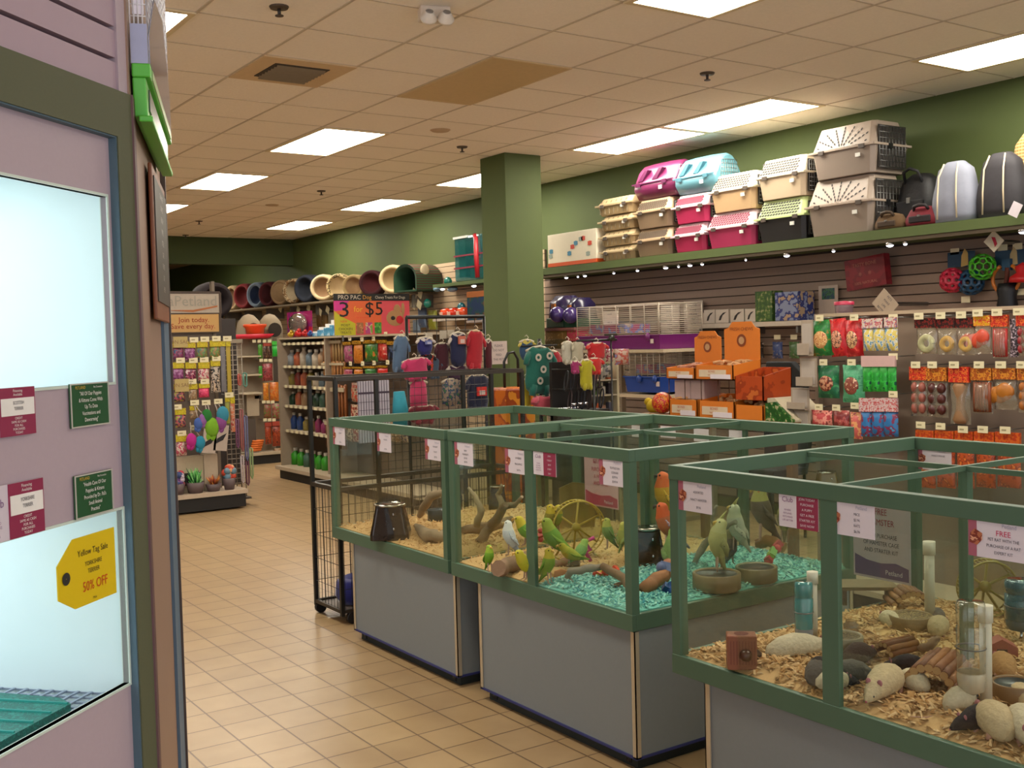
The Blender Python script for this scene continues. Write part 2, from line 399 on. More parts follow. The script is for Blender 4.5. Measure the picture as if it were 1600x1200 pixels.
cabinet('grey laminate cabinet under the rodent tank nearest the viewer', 2.375, 3.60, 1.35, 2.47)

# bedding: a bumpy sheet with loose shavings over it
def bedding(name, label, x0, x1, y0, y1, zb, cols, n, seed, size=.016, cols2=None, thick=.03, fine=False):
    R_ = random.Random(seed); q = MB(); nx, ny = 28, 28; vs = []
    def hgt(x, y): return zb+thick*min(1, .08+min(x-x0, x1-x, y-y0, y1-y)/.07)*(.45+.25*sin(x*9+seed)+.25*sin(y*11+seed*2)+.1*sin((x+y)*31))
    for j in range(ny+1):
        for i in range(nx+1):
            x = x0+(x1-x0)*i/nx; y = y0+(y1-y0)*j/ny; vs.append((x, y, hgt(x, y)))
    rim_ = [(x0+(x1-x0)*i/nx, y0) for i in range(nx+1)]+[(x1, y0+(y1-y0)*i/ny) for i in range(1, ny+1)]+[(x1-(x1-x0)*i/nx, y1) for i in range(1, nx+1)]+[(x0, y1-(y1-y0)*i/ny) for i in range(1, ny)]
    k_ = len(rim_); q.add([(x, y, hgt(x, y)) for x, y in rim_]+[(x, y, zb-.03) for x, y in rim_], [(i, (i+1) % k_, (i+1) % k_+k_, i+k_) for i in range(k_)], 0)
    q.add(vs, [(j*(nx+1)+i, j*(nx+1)+i+1, (j+1)*(nx+1)+i+1, (j+1)*(nx+1)+i) for j in range(ny) for i in range(nx)], 0, True)
    for k in range(n):
        x = R_.uniform(x0+.004, x1-.004); y = R_.uniform(y0+.004, y1-.004); z = hgt(x, y)+R_.uniform(0, .01)
        a = R_.uniform(0, pi); l = R_.uniform(.5, 1)*size; wd = l*R_.uniform(.25, .5); tl = R_.uniform(-.6, .9)
        dx, dy = cos(a)*l/2, sin(a)*l/2; ex, ey = -sin(a)*wd/2, cos(a)*wd/2; dz = tl*l/2
        mi = R_.randrange(len(cols))
        q.add([(x-dx-ex, y-dy-ey, z-dz), (x+dx-ex, y+dy-ey, z+dz*.8), (x+dx+ex, y+dy+ey, z+dz), (x-dx+ex, y-dy+ey, z-dz*.6), (x, y, z+l*.18)],
              [(0, 1, 4), (1, 2, 4), (2, 3, 4), (3, 0, 4)], mi)
    o = q.build(name, [mat(c, .85, var=.12, scale=200) for c in cols]); tag(o, label, 'bedding', kind='stuff'); return o
TAN = ['#c8a26a', '#d8b67e', '#b98f55', '#a87c48']; TEAL = ['#6fb9ab', '#8fd0c2', '#3f8f90', '#a5d9c8', '#2f7d86']
SZ = .5925   # level of the bedding in the tanks
bedding('wood_shavings', 'tan wood shavings on the floor of the tank by the wire pen', 2.595, 3.805, 4.375, 5.585, SZ, TAN, 4200, 1, .018)
bedding('wood_shavings', 'tan shavings in the left half of the middle bird tank', 2.595, 3.805, 3.69, 4.30, SZ, TAN, 2200, 2, .017)
bedding('paper_chips', 'turquoise paper chips in the right half of the middle bird tank', 2.595, 3.805, 3.065, 3.67, SZ, TEAL, 6500, 3, .019)
bedding('wood_shavings', 'thick pale wood shavings in the rodent tank nearest the viewer', 2.385, 3.6, 1.355, 2.575, SZ-.004, ['#cfa873', '#dcb988', '#b98c55', '#9c7444'], 9000, 4, .026, thick=.035)

# cards stuck on the glass
RED = mat('#8e2f4a', .5); INK = mat('#3a3a48', .6); CARDM = mat('#d5cbd0', .5, var=.03); GREYINK = mat('#9a97a8', .6)
RAT = blot('#b06a4a', '#7a3328', '#d9a080', 60)
def price_card(F, u0, v0, u1, v1, yl, label, lines, big=None, kind='price'):
    x0, x1, z0, z1 = F.rect(u0, v0, u1, v1, yl); W_, H_ = x1-x0, z1-z0
    t = thing('price_card', label, 'sign', F.w(x0, yl, z0), F.rz)
    MB().box(0, W_, -.002, 0, 0, H_).build('card', CARDM, t)
    q = MB()
    if kind == 'price':
        q.box(0, W_*.15, -.0026, -.002, 0, H_); q.build('red_photo_band', mat('#a05868', .5), t)
        q = MB(); q.prism([(W_*.02, H_*.35), (W_*.16, H_*.3), (W_*.25, H_*.45), (W_*.25, H_*.62), (W_*.12, H_*.72), (W_*.04, H_*.6)], -.0032, -.0026); q.build('animal_photo', RAT, t)
        cx = W_*.62
        q = MB(); q.text('Petland', H_*.15, cx+W_*.1, H_*.86, -.003, sx=.9)
        q.build('lettering', GREYINK, t)
    else:
        q.box(W_*.46, W_, -.0026, -.002, 0, H_); q.build('red_panel', RED, t); cx = W_*.23
        q = MB(); q.text('Club', H_*.22, cx, H_*.8, -.003)
        for i, s in enumerate(('WHERE', 'PETLAND', 'PETS MAKE', 'LIFE BETTER')): q.text(s, H_*.075, cx, H_*(.5-.1*i), -.003)
        q.build('lettering', mat('#7d4a78', .6), t); q = MB()
        for i, s in enumerate(lines): q.text(s, H_*.1, W_*.73, H_*(.86-.75*i/max(1, len(lines)-1)), -.0034)
        q.build('lettering', CARDM, t); return t
    n = len(lines); q = MB(); q2 = MB()
    for i, s in enumerate(lines):
        z = H_*(.66-.5*i/max(1, n-1)) if n > 1 else H_*.45
        if big == i: q2.text(s, H_*.2, cx, z, -.0034)
        else: q.text(s, H_*.115, cx, z, -.003, sx=.85)
    if q.v: q.build('lettering', INK, t)
    if q2.v: q2.build('lettering', mat('#c22a55', .5), t)
    return t
F1 = Frame(2.578, 0, -pi/2); F3 = Frame(2.368, 0, -pi/2)
cl = -.002
price_card(F1, 521, 667, 539, 695, cl, 'white price card at the far end of the tank by the wire pen', ['CANARY', '$79.96'])
price_card(F1, 590, 677, 611, 706, cl, 'white price card halfway along the tank by the wire pen', ['FINCHES', '$19.96'])
price_card(F1, 665, 687, 691, 719, cl, 'white price card in the upper near corner of the tank by the wire pen', ['PARAKEET', 'FANCY', '$27.96'])
price_card(F1, 711, 692, 739, 727, cl, 'white price card at the far upper corner of the middle bird tank', ['BABY', 'PARAKEETS', '$19.96', '$24.96'])
price_card(F1, 790, 703, 824, 740, cl, 'white price card just left of the centre post of the bird tank', ['LOVEBIRD', 'PEACHFACE', '$69.96'])
price_card(F1, 834, 707, 869, 743, cl, 'half white, half red club card beside the bird tank centre post', ['JOIN', 'TODAY', 'SAVE', 'EVERY', 'DAY'], kind='club')
price_card(F1, 937, 717, 977, 759, cl, 'white price card in the near upper corner of the middle bird tank', ['TEXTILE SUN', 'CONURE', '$299.96', '$349.96'])
price_card(F3, 1061, 753, 1112, 800, cl, 'white fancy hamster price card on the far corner of the rodent tank', ['ASSORTED', 'FANCY HAMSTER', '$9.96'])
price_card(F3, 1218, 772, 1279, 826, cl, 'half white, half red club card left of the rodent tank centre post', ['JOIN TODAY', 'PURCHASE', 'A PUPPY', 'GET A FREE', 'STARTER KIT', 'SAVE NOW'], kind='club')
price_card(F3, 1297, 785, 1367, 838, cl, 'white mice and rats price card right of the rodent tank centre post', ['MICE', '$3.96', 'RATS', '$6.96'])
price_card(F3, 1514, 813, 1604, 874, cl, 'white card with pink FREE on the rodent tank at the photo edge', ['FREE', 'PET RAT WITH THE', 'PURCHASE OF A RAT', 'EXPERT KIT'], big=0)
# posters behind the glass dividers
def poster(F, u0, v0, u1, v1, yl, label, bg, fg, band, lines, foot):
    x0, x1, z0, z1 = F.rect(u0, v0, u1, v1, yl); W_, H_ = x1-x0, z1-z0
    t = thing('poster', label, 'poster', F.w(x0, yl, z0), F.rz)
    MB().box(0, W_, -.002, 0, 0, H_).build('sheet', mat(bg, .5, var=.03), t)
    q = MB(); q.prism([(W_*.03, H_*.03), (W_*.97, H_*.03), (W_*.97, H_*.2), (W_*.75, H_*.25), (W_*.5, H_*.22), (W_*.25, H_*.24), (W_*.03, H_*.3)], -.003, -.002); q.build('wave_band', mat(band, .5), t)
    q = MB(); q2 = MB()
    for i, (s, z, sz, big) in enumerate(lines): (q2 if big else q).text(s, H_*sz, W_*.5, H_*z, -.0034, sx=.8)
    if q.v: q.build('lettering', INK, t)
    if q2.v: q2.build('lettering', mat(fg, .5), t)
    MB().text(foot, H_*.09, W_*.72, H_*.11, -.0036).build('lettering', CARDM, t)
poster(Frame(3.0, 0, -pi/2), 1334, 789, 1423, 906, -.004, 'lilac poster offering a free hamster, inside the rodent tank', '#b9a9ae', '#9c3b4d', '#55406e', [('FREE', .9, .12, 1), ('HAMSTER', .76, .12, 1), ('WITH PURCHASE', .58, .08, 0), ('OF HAMSTER CAGE', .48, .08, 0), ('AND STARTER KIT', .38, .08, 0)], 'Petland')
poster(Frame(3.21, 0, -pi/2), 914, 712, 966, 792, -.004, 'pink poster hanging inside the bird tank behind the price card', '#d3a3a8', '#b02a4a', '#b8405f', [('$25.00 OFF', .88, .12, 1), ('PURCHASE OF', .72, .11, 1), ('A PARROT', .58, .11, 1), ('AND CAGE', .45, .11, 1)], 'Petland')
FB = Frame(3.812, 0, -pi/2)
for i, (u0, v0, u1, v1, s) in enumerate(((988, 665, 1007, 683, 'leftmost'), (1033, 666, 1056, 684, 'beside the green rear post'), (1085, 670, 1108, 690, 'next to the orange packs'), (1140, 672, 1160, 692, 'near the far right rim'))):
    x0, x1, z0, z1 = FB.rect(u0, v0, u1, v1, 0)
    t = thing('price_card', 'back of white card on rear glass of bird tank, '+s, 'sign', FB.w(x0, -.002, z0), FB.rz)
    MB().box(0, x1-x0, -.002, 0, 0, z1-z0).build('card', CARDM, t)
FB3 = Frame(3.602, 0, -pi/2)
price_card(FB3, 1434, 700, 1487, 735, -.002, 'white price card on the rear glass of the rodent tank', ['FANCY MOUSE', '$16.96'])

# ================================================================ PUPPY KENNEL (left)
KA = radians(46.9); KB = radians(20)
p0 = raydir(205, 600); p0 = EYE + p0*(2.33/math.hypot(p0.x, p0.y))
K1 = Frame(p0.x, p0.y, pi/2-KA)                       # front face, x runs away to the right
LAV = mat('#ad9ba2', .6, var=.03, scale=120); OLIVE = mat('#54563c', .7, var=.08, scale=200); REVEAL = mat('#4d6470', .6)
xr, _ = K1.px(205, 600)
edge_x = K1.px(222, 600)[0]; 
zt_h = K1.px(205, 150)[1]; hz0 = K1.px(184, 213)[1]; hz1 = K1.px(190, 143)[1]
top_in = K1.px(180, 210)[1]                          # underside of the green header
kb = thing('puppy_kennel', 'lavender puppy kennel with two brightly lit windows, green frame', 'kennel', K1.w(0, 0, 0), K1.rz)
def L1(u, v, yl=0): return K1.px(u, v, yl)
REC = .02                                            # panel sits back from the green frame
ex = edge_x; ix = L1(196, 500)[0]
q = MB(); q.box(ix, ex, -.0, REC+.013, 0, hz1); q.build('corner_post', OLIVE, kb)
q = MB(); q.box(-2.2, ix, 0, REC+.013, hz0, hz1); q.build('header', OLIVE, kb)
MB().box(ix-.003, ix, .003, REC, 0, hz0).box(-2.2, ix, .003, REC, hz0-.003, hz0).build('frame_reveal', REVEAL, kb)
# openings
def opening(pts):
    a = [K1.px(u, v, REC) for u, v in pts]; return max(x for x, z in a), min(z for x, z in a), max(z for x, z in a)
uxr = K1.px(170, 430, REC)[0]; uz1 = K1.px(163, 307, REC)[1]; uz0 = K1.px(176, 597, REC)[1]
lxr = K1.px(196, 930, REC)[0]; lz1 = K1.px(184, 797, REC)[1]; lz0 = K1.px(203, 1066, REC)[1]
wl = -.95
q = MB()
y0, y1 = REC, REC+.012
for (a, b, c, d) in ((-2.2, wl, 0, hz0), (max(uxr, lxr)+.0, ix, 0, hz0), (wl, max(uxr, lxr), 0, lz0), (wl, max(uxr, lxr), lz1, uz0), (wl, max(uxr, lxr), uz1, hz0), (uxr, max(uxr, lxr), uz0, uz1), (lxr, max(uxr, lxr), lz0, lz1)):
    if b-a > .001: q.box(a, b, y0, y1, c, d)
q.build('lavender_panel', LAV, kb)
WALLW = mat('#dfe9ea', .55, var=.02); 
KL = emit(KEN_COL, KEN_E, 'kennel_tube')
for nm, xa, za, zb in (('upper', uxr, uz0, uz1), ('lower', lxr, lz0, lz1)):
    c = MB(); d = 1.5; xi = xa-.0
    c.box(wl-.02, xi+.012, d, d+.01, za-.08, zb+.06); c.box(wl-.03, wl-.02, y1, d, za-.08, zb+.06); c.box(xi+.012, xi+.022, y1, d, za-.08, zb+.06); c.box(wl-.02, xi+.012, y1, d, zb+.06, zb+.07); c.box(wl-.02, xi+.012, y1, d, za-.09, za-.08)
    c.build('white_interior', WALLW, kb)
    MB().box(wl+.1, xi-.1, .15, 1.3, zb+.045, zb+.055).build('tube_light', KL, kb)
    MB().box(wl-.0, xi+.0, y1+.002, y1+.006, za, zb).build('window_glass', clear((.97, 1, .99), .25), kb)
    q = MB(); e = .005
    q.box(wl, xa, y0-.003, y1+.002, za-e, za); q.box(wl, xa, y0-.003, y1+.002, zb, zb+e); q.box(xa, xa+e, y0-.003, y1+.002, za-e, zb+e)
    q.build('window_gasket', mat('#c9d6c9', .4), kb)
# grate floor in the lower kennel
q = MB(); gz = K1.px(160, 1086, .08)[1]
for i in range(34): x = wl+.01+i*.03; q.box(x, x+.006, .07, 1.49, gz-.004, gz)
for i in range(47): y = .08+i*.03; q.box(wl, xi+.01, y, y+.006, gz-.002, gz+.002)
q.build('grate_floor', mat('#9aa2b5', .4, .3), kb)
# teal pet mat lying on the grate
q = MB(); q.X = K1_X = Matrix.Translation(K1.w(0, 0, 0)) @ RZ(K1.rz)
mx = K1.px(62, 1130, .16)[0]
tr_p = [(mx-.45, .075), (mx-.02, .075), (mx+.01, .12), (mx+.03, .42), (mx-.03, .48), (mx-.45, .48)]
vs = [(x, y, gz+.004) for x, y in tr_p]+[(x, y, gz+.02) for x, y in tr_p]
q.add(vs, [tuple(range(5, -1, -1)), tuple(range(6, 12))]+[(i, (i+1) % 6, (i+1) % 6+6, i+6) for i in range(6)], 0)
for i in range(9): x = mx-.44+i*.052; q.box(x, x+.004, .08, .46, gz+.02, gz+.023, 1)
tag(q.build('pet_mat', [blot('#156b60', '#0f564f', '#1d7f72', 160, .5, .45), mat('#2c8f86', .5)]), 'teal green ribbed pet mat on the grate inside the lower kennel window', 'mat')
# slatted upper wall over the header
q = MB(); z = hz1+.004; q.box(-2.2, L1(186, 60)[0], .03, .05, z, HZ, 1); zz = z+.0
step = L1(183, 140)[1]-L1(183, 90)[1]
step = -abs(step) if False else abs(L1(183, 90)[1]-L1(183, 139)[1])
xw_ = L1(186, 60)[0]
while zz < HZ-.02:
    q.box(-2.2, xw_, .01, .031, zz, min(zz+step-.009, HZ)); zz += step
q.build('slatted_upper_wall', [mat('#a8919b', .6, var=.03), mat('#2c2a40', .8)], kb)
MB().box(xw_, ex, .005, .05, hz1, HZ).build('upper_corner_trim', LAV, kb)
# second face
cpt = K1.w(ex, 0, 0)
K2 = Frame(cpt.x, cpt.y, pi/2-KB)
k2 = thing('kennel_side_wall', 'narrow angled side wall of the kennel with tan and blue edge strips', 'wall panel', K2.w(0, 0, 0), K2.rz)
l2 = .95
TAUPE = mat('#8d6f5c', .55, var=.04)
MB().box(0, l2, .002, .012, 0, HZ).build('panel', TAUPE, k2)
MB().box(0, .05, -.004, .002, 0, hz1).build('edge_strip', mat('#5a3b3c', .6), k2)
MB().box(l2-.24, l2-.02, -.006, .002, 0, K2.px(255, 500)[1]).build('blue_strip', mat('#4d6477', .5), k2)
MB().box(l2-.02, l2+.004, -.012, .05, 0, HZ).build('edge_strip', mat('#4a3a32', .5), k2)
# plaque
x0, _ = K2.px(231, 360); x1, _ = K2.px(252, 380)
za = K2.px(231, 497)[1]; zb = K2.px(231, 262)[1]
pl = thing('wall_plaque', 'wood-framed dark bronze plaque with raised letters on the kennel side wall', 'plaque', K2.w(x0, -.005, za), K2.rz)
W_, H_ = x1-x0, zb-za
MB().box(0, W_, -.009, 0, 0, H_).build('wood_board', mat('#7d4524', .45, var=.2, scale=20), pl, bev=.003)
MB().box(.03, W_-.02, -.012, -.009, H_*.12, H_*.93).build('bronze_plate', mat('#3f352d', .5, .2), pl)
q = MB()
for i in range(9): q.text(('GUARANTEE', 'OUR PETS', 'HEALTHY', 'PUPPIES', 'KITTENS', 'CARE', 'PROMISE', 'LOVE', 'HOME')[i], H_*.055, W_*.52, H_*(.86-.08*i), -.013)
q.build('lettering', mat('#a39a8c', .4, .5), pl)
# signs on the kennel
def ksign(u0, v0, u1, v1, label, bg, parts, name='sign', cat='sign', yl=REC-.003):
    x0, x1, z0, z1 = K1.rect(u0, v0, u1, v1, yl); t = thing(name, label, cat, K1.w(x0, yl, z0), K1.rz); W_, H_ = x1-x0, z1-z0
    MB().box(0, W_, -.003, 0, 0, H_).build('card', mat(bg, .45, var=.03), t); parts(t, W_, H_); return t
def vet(lines):
    def f(t, W_, H_):
        q = MB(); e = W_*.02
        q.box(0, W_, -.0045, -.003, 0, e); q.box(0, W_, -.0045, -.003, H_-e, H_); q.box(0, e, -.0045, -.003, e, H_-e); q.box(W_-e, W_, -.0045, -.003, e, H_-e); q.build('border', mat('#b7b3a6', .5), t)
        MB().text('PETLAND', H_*.1, W_*.24, H_*.9, -.005, sx=.9).build('lettering', mat('#c9a634', .5), t)
        q = MB(); q.text('Pet Counselor', H_*.06, W_*.7, H_*.9, -.005)
        for i, s in enumerate(lines): q.text(s, H_*.125, W_*.5, H_*(.76-.15*i), -.005, sx=.82)
        q.build('lettering', WHITE, t)
    return f
ksign(108, 598, 168, 666, 'green vaccination notice on the kennel just under the upper window', '#1d4f2b', vet(['"All Of Our Puppies', '& Kittens Come With', 'Up To Date', 'Vaccinations and', 'Deworming"']))
ksign(115, 738, 174, 805, 'green health care notice on the kennel just above the lower window', '#1d4f2b', vet(['"Health Care Of Our', 'Puppies & Kittens', "Provided by Dr. Pal's", 'Small Animal', 'Practice"']))
def breed(b):
    def f(t, W_, H_):
        MB().box(W_*.44, W_, -.0045, -.003, 0, H_).build('red_panel', mat('#8c2548', .5), t)
        MB().box(W_*.46, W_*.98, -.0055, -.0045, H_*.42, H_*.78).build('name_strip', WHITE, t)
        q = MB(); q.text('Club', H_*.22, W_*.24, H_*.68, -.005); 
        for i, s in enumerate(('WHERE', 'PETLAND', 'PETS MAKE', 'LIFE', 'BETTER')): q.text(s, H_*.07, W_*.22, H_*(.42-.08*i), -.005)
        q.build('lettering', mat('#7d5a88', .5), t)
        q = MB(); q.text(b, H_*.1, W_*.72, H_*.68, -.0065, sx=.75); q.text('TERRIER', H_*.1, W_*.72, H_*.56, -.0065, sx=.8); q.build('lettering', INK, t)
        q = MB(); q.text('Financing', H_*.08, W_*.72, H_*.93, -.0055); q.text('Available', H_*.08, W_*.72, H_*.85, -.0055)
        for i, s in enumerate(('CREDIT', 'SAME AS CASH', 'FOR ALL', 'PURCHASES', 'TODAY')): q.text(s, H_*.07, W_*.72, H_*(.36-.075*i), -.0055)
        q.build('lettering', WHITE, t)
    return f
ksign(-52, 607, 52, 684, 'red and white SCOTTISH TERRIER card under the upper kennel window', '#cfc4cc', breed('SCOTTISH'))
ksign(-36, 756, 66, 843, 'red and white YORKSHIRE TERRIER card above the lower kennel window', '#cfc4cc', breed('YORKSHIRE'))
# yellow tag
x0, x1, z0, z1 = K1.rect(86, 833, 178, 945, REC-.004); W_, H_ = x1-x0, z1-z0
t = thing('sale_tag', 'yellow tag-shaped 50% OFF sign on the lower kennel window', 'sign', K1.w(x0, REC-.006, z0), K1.rz)
MB().prism([(W_*.27, 0), (W_, 0), (W_, H_*.82+.02), (W_*.27, H_*.82+.02), (0, H_*.66), (0, H_*.2)], -.002, 0).build('card', mat('#d8b900', .5, var=.02), t)
q = MB(); q.lathe([(.001, 0), (W_*.065, 0)], 20, 0, T(W_*.13, -.0035, H_*.46) @ RX(pi/2)); q.build('hole', mat('#2a2620', .6), t)
hh = H_*.84
q = MB(); q.text('Yellow Tag Sale', hh*.15, W_*.6, hh*.88, -.003, sx=.9); q.text('YORKSHIRE', hh*.11, W_*.6, hh*.68, -.003, sx=.85); q.text('TERRIER', hh*.11, W_*.6, hh*.55, -.003, sx=.85); q.text('Male', hh*.06, W_*.6, hh*.08, -.003)
q.build('lettering', mat('#2a2210', .5), t)
MB().text('50% OFF', hh*.24, W_*.62, hh*.3, -.003, sx=.8).build('lettering', mat('#c23a10', .5), t)
# bird cage on the side wall
cz = K2.px(232, 106)[1]; 
cdep = .033
bc = thing('bird_cage', 'white wire bird cage with lime green tray hung high at the kennel corner', 'cage', K2.w(.03, -.002, 2.2), K2.rz)
LIME = mat('#57b83a', .35); CL = .78; CH = .60
q = MB()
for i in range(15):
    x = i*CL/14; q.cyl((x, -cdep, 0), (x, -cdep, CH), .0016, n=5)
for i in range(5):
    y = -cdep+i*cdep/4; q.cyl((0, y, 0), (0, y, CH), .0016, n=5); q.cyl((CL, y, 0), (CL, y, CH), .0016, n=5)
for k in range(26):
    z = k*CH/25; q.cyl((0, -cdep, z), (CL, -cdep, z), .0014, n=4); q.cyl((0, -cdep, z), (0, 0, z), .0014, n=4)
q.build('wire_bars', mat('#e8e6ea', .35, .2), bc)
q = MB(); q.box(-.004, CL+.004, -cdep-.004, 0, -.028, 0); q.prism([(0, -.028), (CL, -.028), (CL-.02, -.105), (.02, -.105)], -cdep+.006, 0); q.box(.0, CL-.02, -cdep-.005, -.01, -.118, -.105); q.build('tray', LIME, bc, bev=.003)
MB().box(.06, CL-.1, -cdep+.003, -cdep+.0055, -.085, -.04).build('tray_window', mat('#50584a', .3), bc)
MB().box(.04, CL-.06, -cdep-.006, -cdep-.004, -.025, -.005).build('label_strip', mat('#9bb57b', .4), bc)
q = MB(); q.prism([(.0, 0), (CL, 0), (CL, .1), (CL*.7, .24), (CL*.3, .2), (0, .06)], -cdep-.004, -cdep-.002); q.build('seed_guard', clear((.85, .87, .95), 1, .55, .1, '#b9bcd2'), bc)
MB().box(-.003, -.001, -cdep, 0, .0, .08).build('seed_guard', mat('#a8acc8', .5), bc)
MB().prism([(0, CH), (CL, CH), (CL, CH+.01), (0, CH+.01)], -cdep, 0).build('cage_top', LIME, bc)
MB().box(.001, .004, -cdep+.005, -.005, .1, CH-.08).build('white_backing', mat('#e6dfe8', .5), bc)
# ================================================================ WALL SHELF WITH CARRIERS
SX = 6.72; SZT = 2.335
sh = thing('wall_shelf', 'long green wall shelf carrying the pet carriers and bags', 'shelf', (SX, 2.6, 0), 0)
MB().box(0, XW-SX-.037, 0, 7.3, 2.262, SZT-.003).build('shelf_board', mat('#4c5a2b', .7, var=.05), sh)
MB().box(.02, .03, 0, 7.3, 2.235, 2.262).build('light_rail', mat('#6a5d4a', .5, .3), sh)
FS = Frame(SX, 0, -pi/2)
for i, (u, v, r) in enumerate(((880, 433, 1), (898, 432, .6), (909, 431, 1), (954, 425, .7), (991, 421, .8), (1035, 418, 1.2), (1055, 416, .6), (1073, 417, 1.1), (1092, 415, .8), (1160, 408, .5), (1224, 399, 1.3), (1297, 393, .7), (1385, 384, 1.4), (1409, 383, .8), (1593, 362, 1.4))):
    x, z = FS.px(u, v); p = FS.w(x, .04, 2.235)
    nm = ['first', 'second', 'third', 'fourth', 'fifth', 'sixth', 'seventh', 'eighth', 'ninth', 'tenth', 'eleventh', 'twelfth', 'thirteenth', 'fourteenth', 'fifteenth'][i]
    t = thing('shelf_light', 'small puck light under the green wall shelf, %s from the column' % nm, 'light', p, 0, 'puck lights under the wall shelf')
    MB().cyl((0, 0, 0), (0, 0, -.02), .022*r, n=14).build('housing', CHROME, t)
    MB().ell((0, 0, -.02), (.018*r, .018*r, .012), 12).build('bulb', emit((.85, .9, 1), 6.0*r), t)

def carrier(u0, v0, u1, v1, label, top, bot, door=True, lid=.45, holes='dots', hcol='#2a2220', depth=.40, latch=True, hue=None, setback=0, zb=None):
    """plastic pet carrier seen from its long side; lower shell, vented upper shell, wire door at the low-y end"""
    x0, x1, z0, z1 = FS.rect(u0, v0, u1, v1, setback)
    if zb is not None: z1 += zb-z0; z0 = zb
    L_, H_ = x1-x0, z1-z0
    t = thing('pet_carrier', label, 'carrier', FS.w(x0, setback, z0), FS.rz, 'pet carriers on the wall shelf')
    def shell(za, zb_, ins0, ins1, dep0, dep1):
        def ring(z, i, j):
            c = .03; a, b, d0, d1 = i, L_-i, j, depth-j
            return [(a+c, d0, z), (b-c, d0, z), (b, d0+c, z), (b, d1-c, z), (b-c, d1, z), (a+c, d1, z), (a, d1-c, z), (a, d0+c, z)]
        return MB().rings([ring(za, ins0, dep0), ring(za+(zb_-za)*.5, (ins0+ins1)/2, (dep0+dep1)/2), ring(zb_, ins1, dep1)], 0, True, False)
    zm = H_*(1-lid)
    b = shell(0, zm, L_*.06, .012, .03, .008); b.build('lower_shell', mat(bot, .45, var=.03), t, bev=.004)
    up = shell(zm+.012, H_, .012, L_*.07, .004, depth*.16)
    up.build('upper_shell', mat(top, .45, var=.03), t, bev=.006)
    q = MB(); q.box(-.002, L_+.002, -.004, depth, zm-.004, zm+.013); q.build('rim', mat(top, .45, var=.03), t, bev=.002)
    # vent holes on the sloping front of the upper shell
    q = MB(); zz0, zz1 = zm+.02, H_-.012; sl = depth*.16/(H_-zm)
    def hole(x, z, a, rx, rz_):
        yy = .004+(z-zm-.012)*sl-.0025
        n = 8; vs = [(x+rx*cos(2*pi*k/n)*cos(a)-rz_*sin(2*pi*k/n)*sin(a), yy+(rx*cos(2*pi*k/n)*sin(a)+rz_*sin(2*pi*k/n)*cos(a))*sl, z+rx*cos(2*pi*k/n)*sin(a)+rz_*sin(2*pi*k/n)*cos(a)) for k in range(n)]
        q.add(vs, [tuple(range(n))])
    if holes == 'fan':
        cx, cz0 = L_/2, zz0-.03
        for ang in range(9):
            a = radians(18+18*ang)
            for k in range(6):
                r = .06+.032*k*(L_/.62); x = cx+cos(a)*r*1.25; z = cz0+sin(a)*r*.8
                if .1*L_ < x < .9*L_ and zz0+.01 < z < zz1-.01: hole(x, z, a, .0125, .0062)
    elif holes == 'dots':
        nx = max(5, int(L_/.036)); nz = 5
        for j in range(nz):
            for i in range(nx):
                x = L_*.12+(L_*.76)*(i+.5*(j % 2))/nx; z = zz0+.012+(zz1-zz0-.03)*j/(nz-1); hole(x, z, .3, .0135, .0085)
    elif holes == 'slots':
        for i in range(6):
            x = L_*(.14+.14*i); hole(x, (zz0+zz1)/2, pi/2, (zz1-zz0)*.3, .006)
    if q.v: q.build('vent_holes', mat(hcol, .7), t)
    if holes == 'slots':
        q = MB()
        for i in range(7):
            x = L_*(.12+.125*i); q.box(x-.006, x+.006, .012, .02, zm*.15, zm*.85)
        q.build('side_slots', mat('#8d7b5c', .7), t)
    if latch:
        for k in (.16, .78):
            MB().box(L_*k, L_*k+.05, -.012, .0, zm-.02, zm+.012).build('latch', mat('#4a3f36', .5), t, bev=.002)
    MB().box(L_*.72, L_*.72+.04, -.001, .0085, zm*.62, zm*.62+.028).build('price_sticker', mat('#d8d6cc', .5), t)
    if door:
        q = MB(); y0_, y1_ = .07, depth-.07; z0_, z1_ = .04, H_-.05
        for i in range(9): y = y0_+(y1_-y0_)*i/8; q.cyl((L_-.004, y, z0_), (L_-.004, y, z1_), .0025, n=5)
        for i in range(8): z = z0_+(z1_-z0_)*i/7; q.cyl((L_-.004, y0_, z), (L_-.004, y1_, z), .0025, n=5)
        q.build('wire_door', STEEL, t)
        MB().box(L_-.012, L_-.006, y0_-.01, y1_+.01, z0_-.01, z1_+.01).build('door_opening', mat('#2b2622', .8), t)
        MB().box(L_-.004, L_+.012, y1_*.5-.02, y1_*.5+.02, H_*.45, H_*.55).build('door_latch', BLACK, t)
    return t
BE, BE2, WH = '#b3a38f', '#a8947e', '#cbc0a8'
z = SZT
bigB = carrier(1257, 285, 1362, 374, 'lower of the two big beige pet carriers stacked by the black bag', '#a39282', '#857668', lid=.48, holes='fan', depth=.44, zb=SZT)
zt = SZT+(FS.rect(1257, 285, 1362, 374)[3]-FS.rect(1257, 285, 1362, 374)[2])
carrier(1264, 211, 1366, 292, 'upper of the two big beige pet carriers, topmost on the shelf', '#a69585', '#897a6d', lid=.48, holes='fan', depth=.44, zb=zt+.003)
def stack(rows):
    zz = SZT
    for r in rows:
        x0, x1, a, b = FS.rect(*r[:4], r[9] if len(r) > 9 else 0)
        carrier(*r[:4], r[4], r[5], r[6], holes=r[7], hcol=r[8], zb=zz, depth=.36, door=r[7] != 'slots', setback=0)
        zz += (b-a)+.004
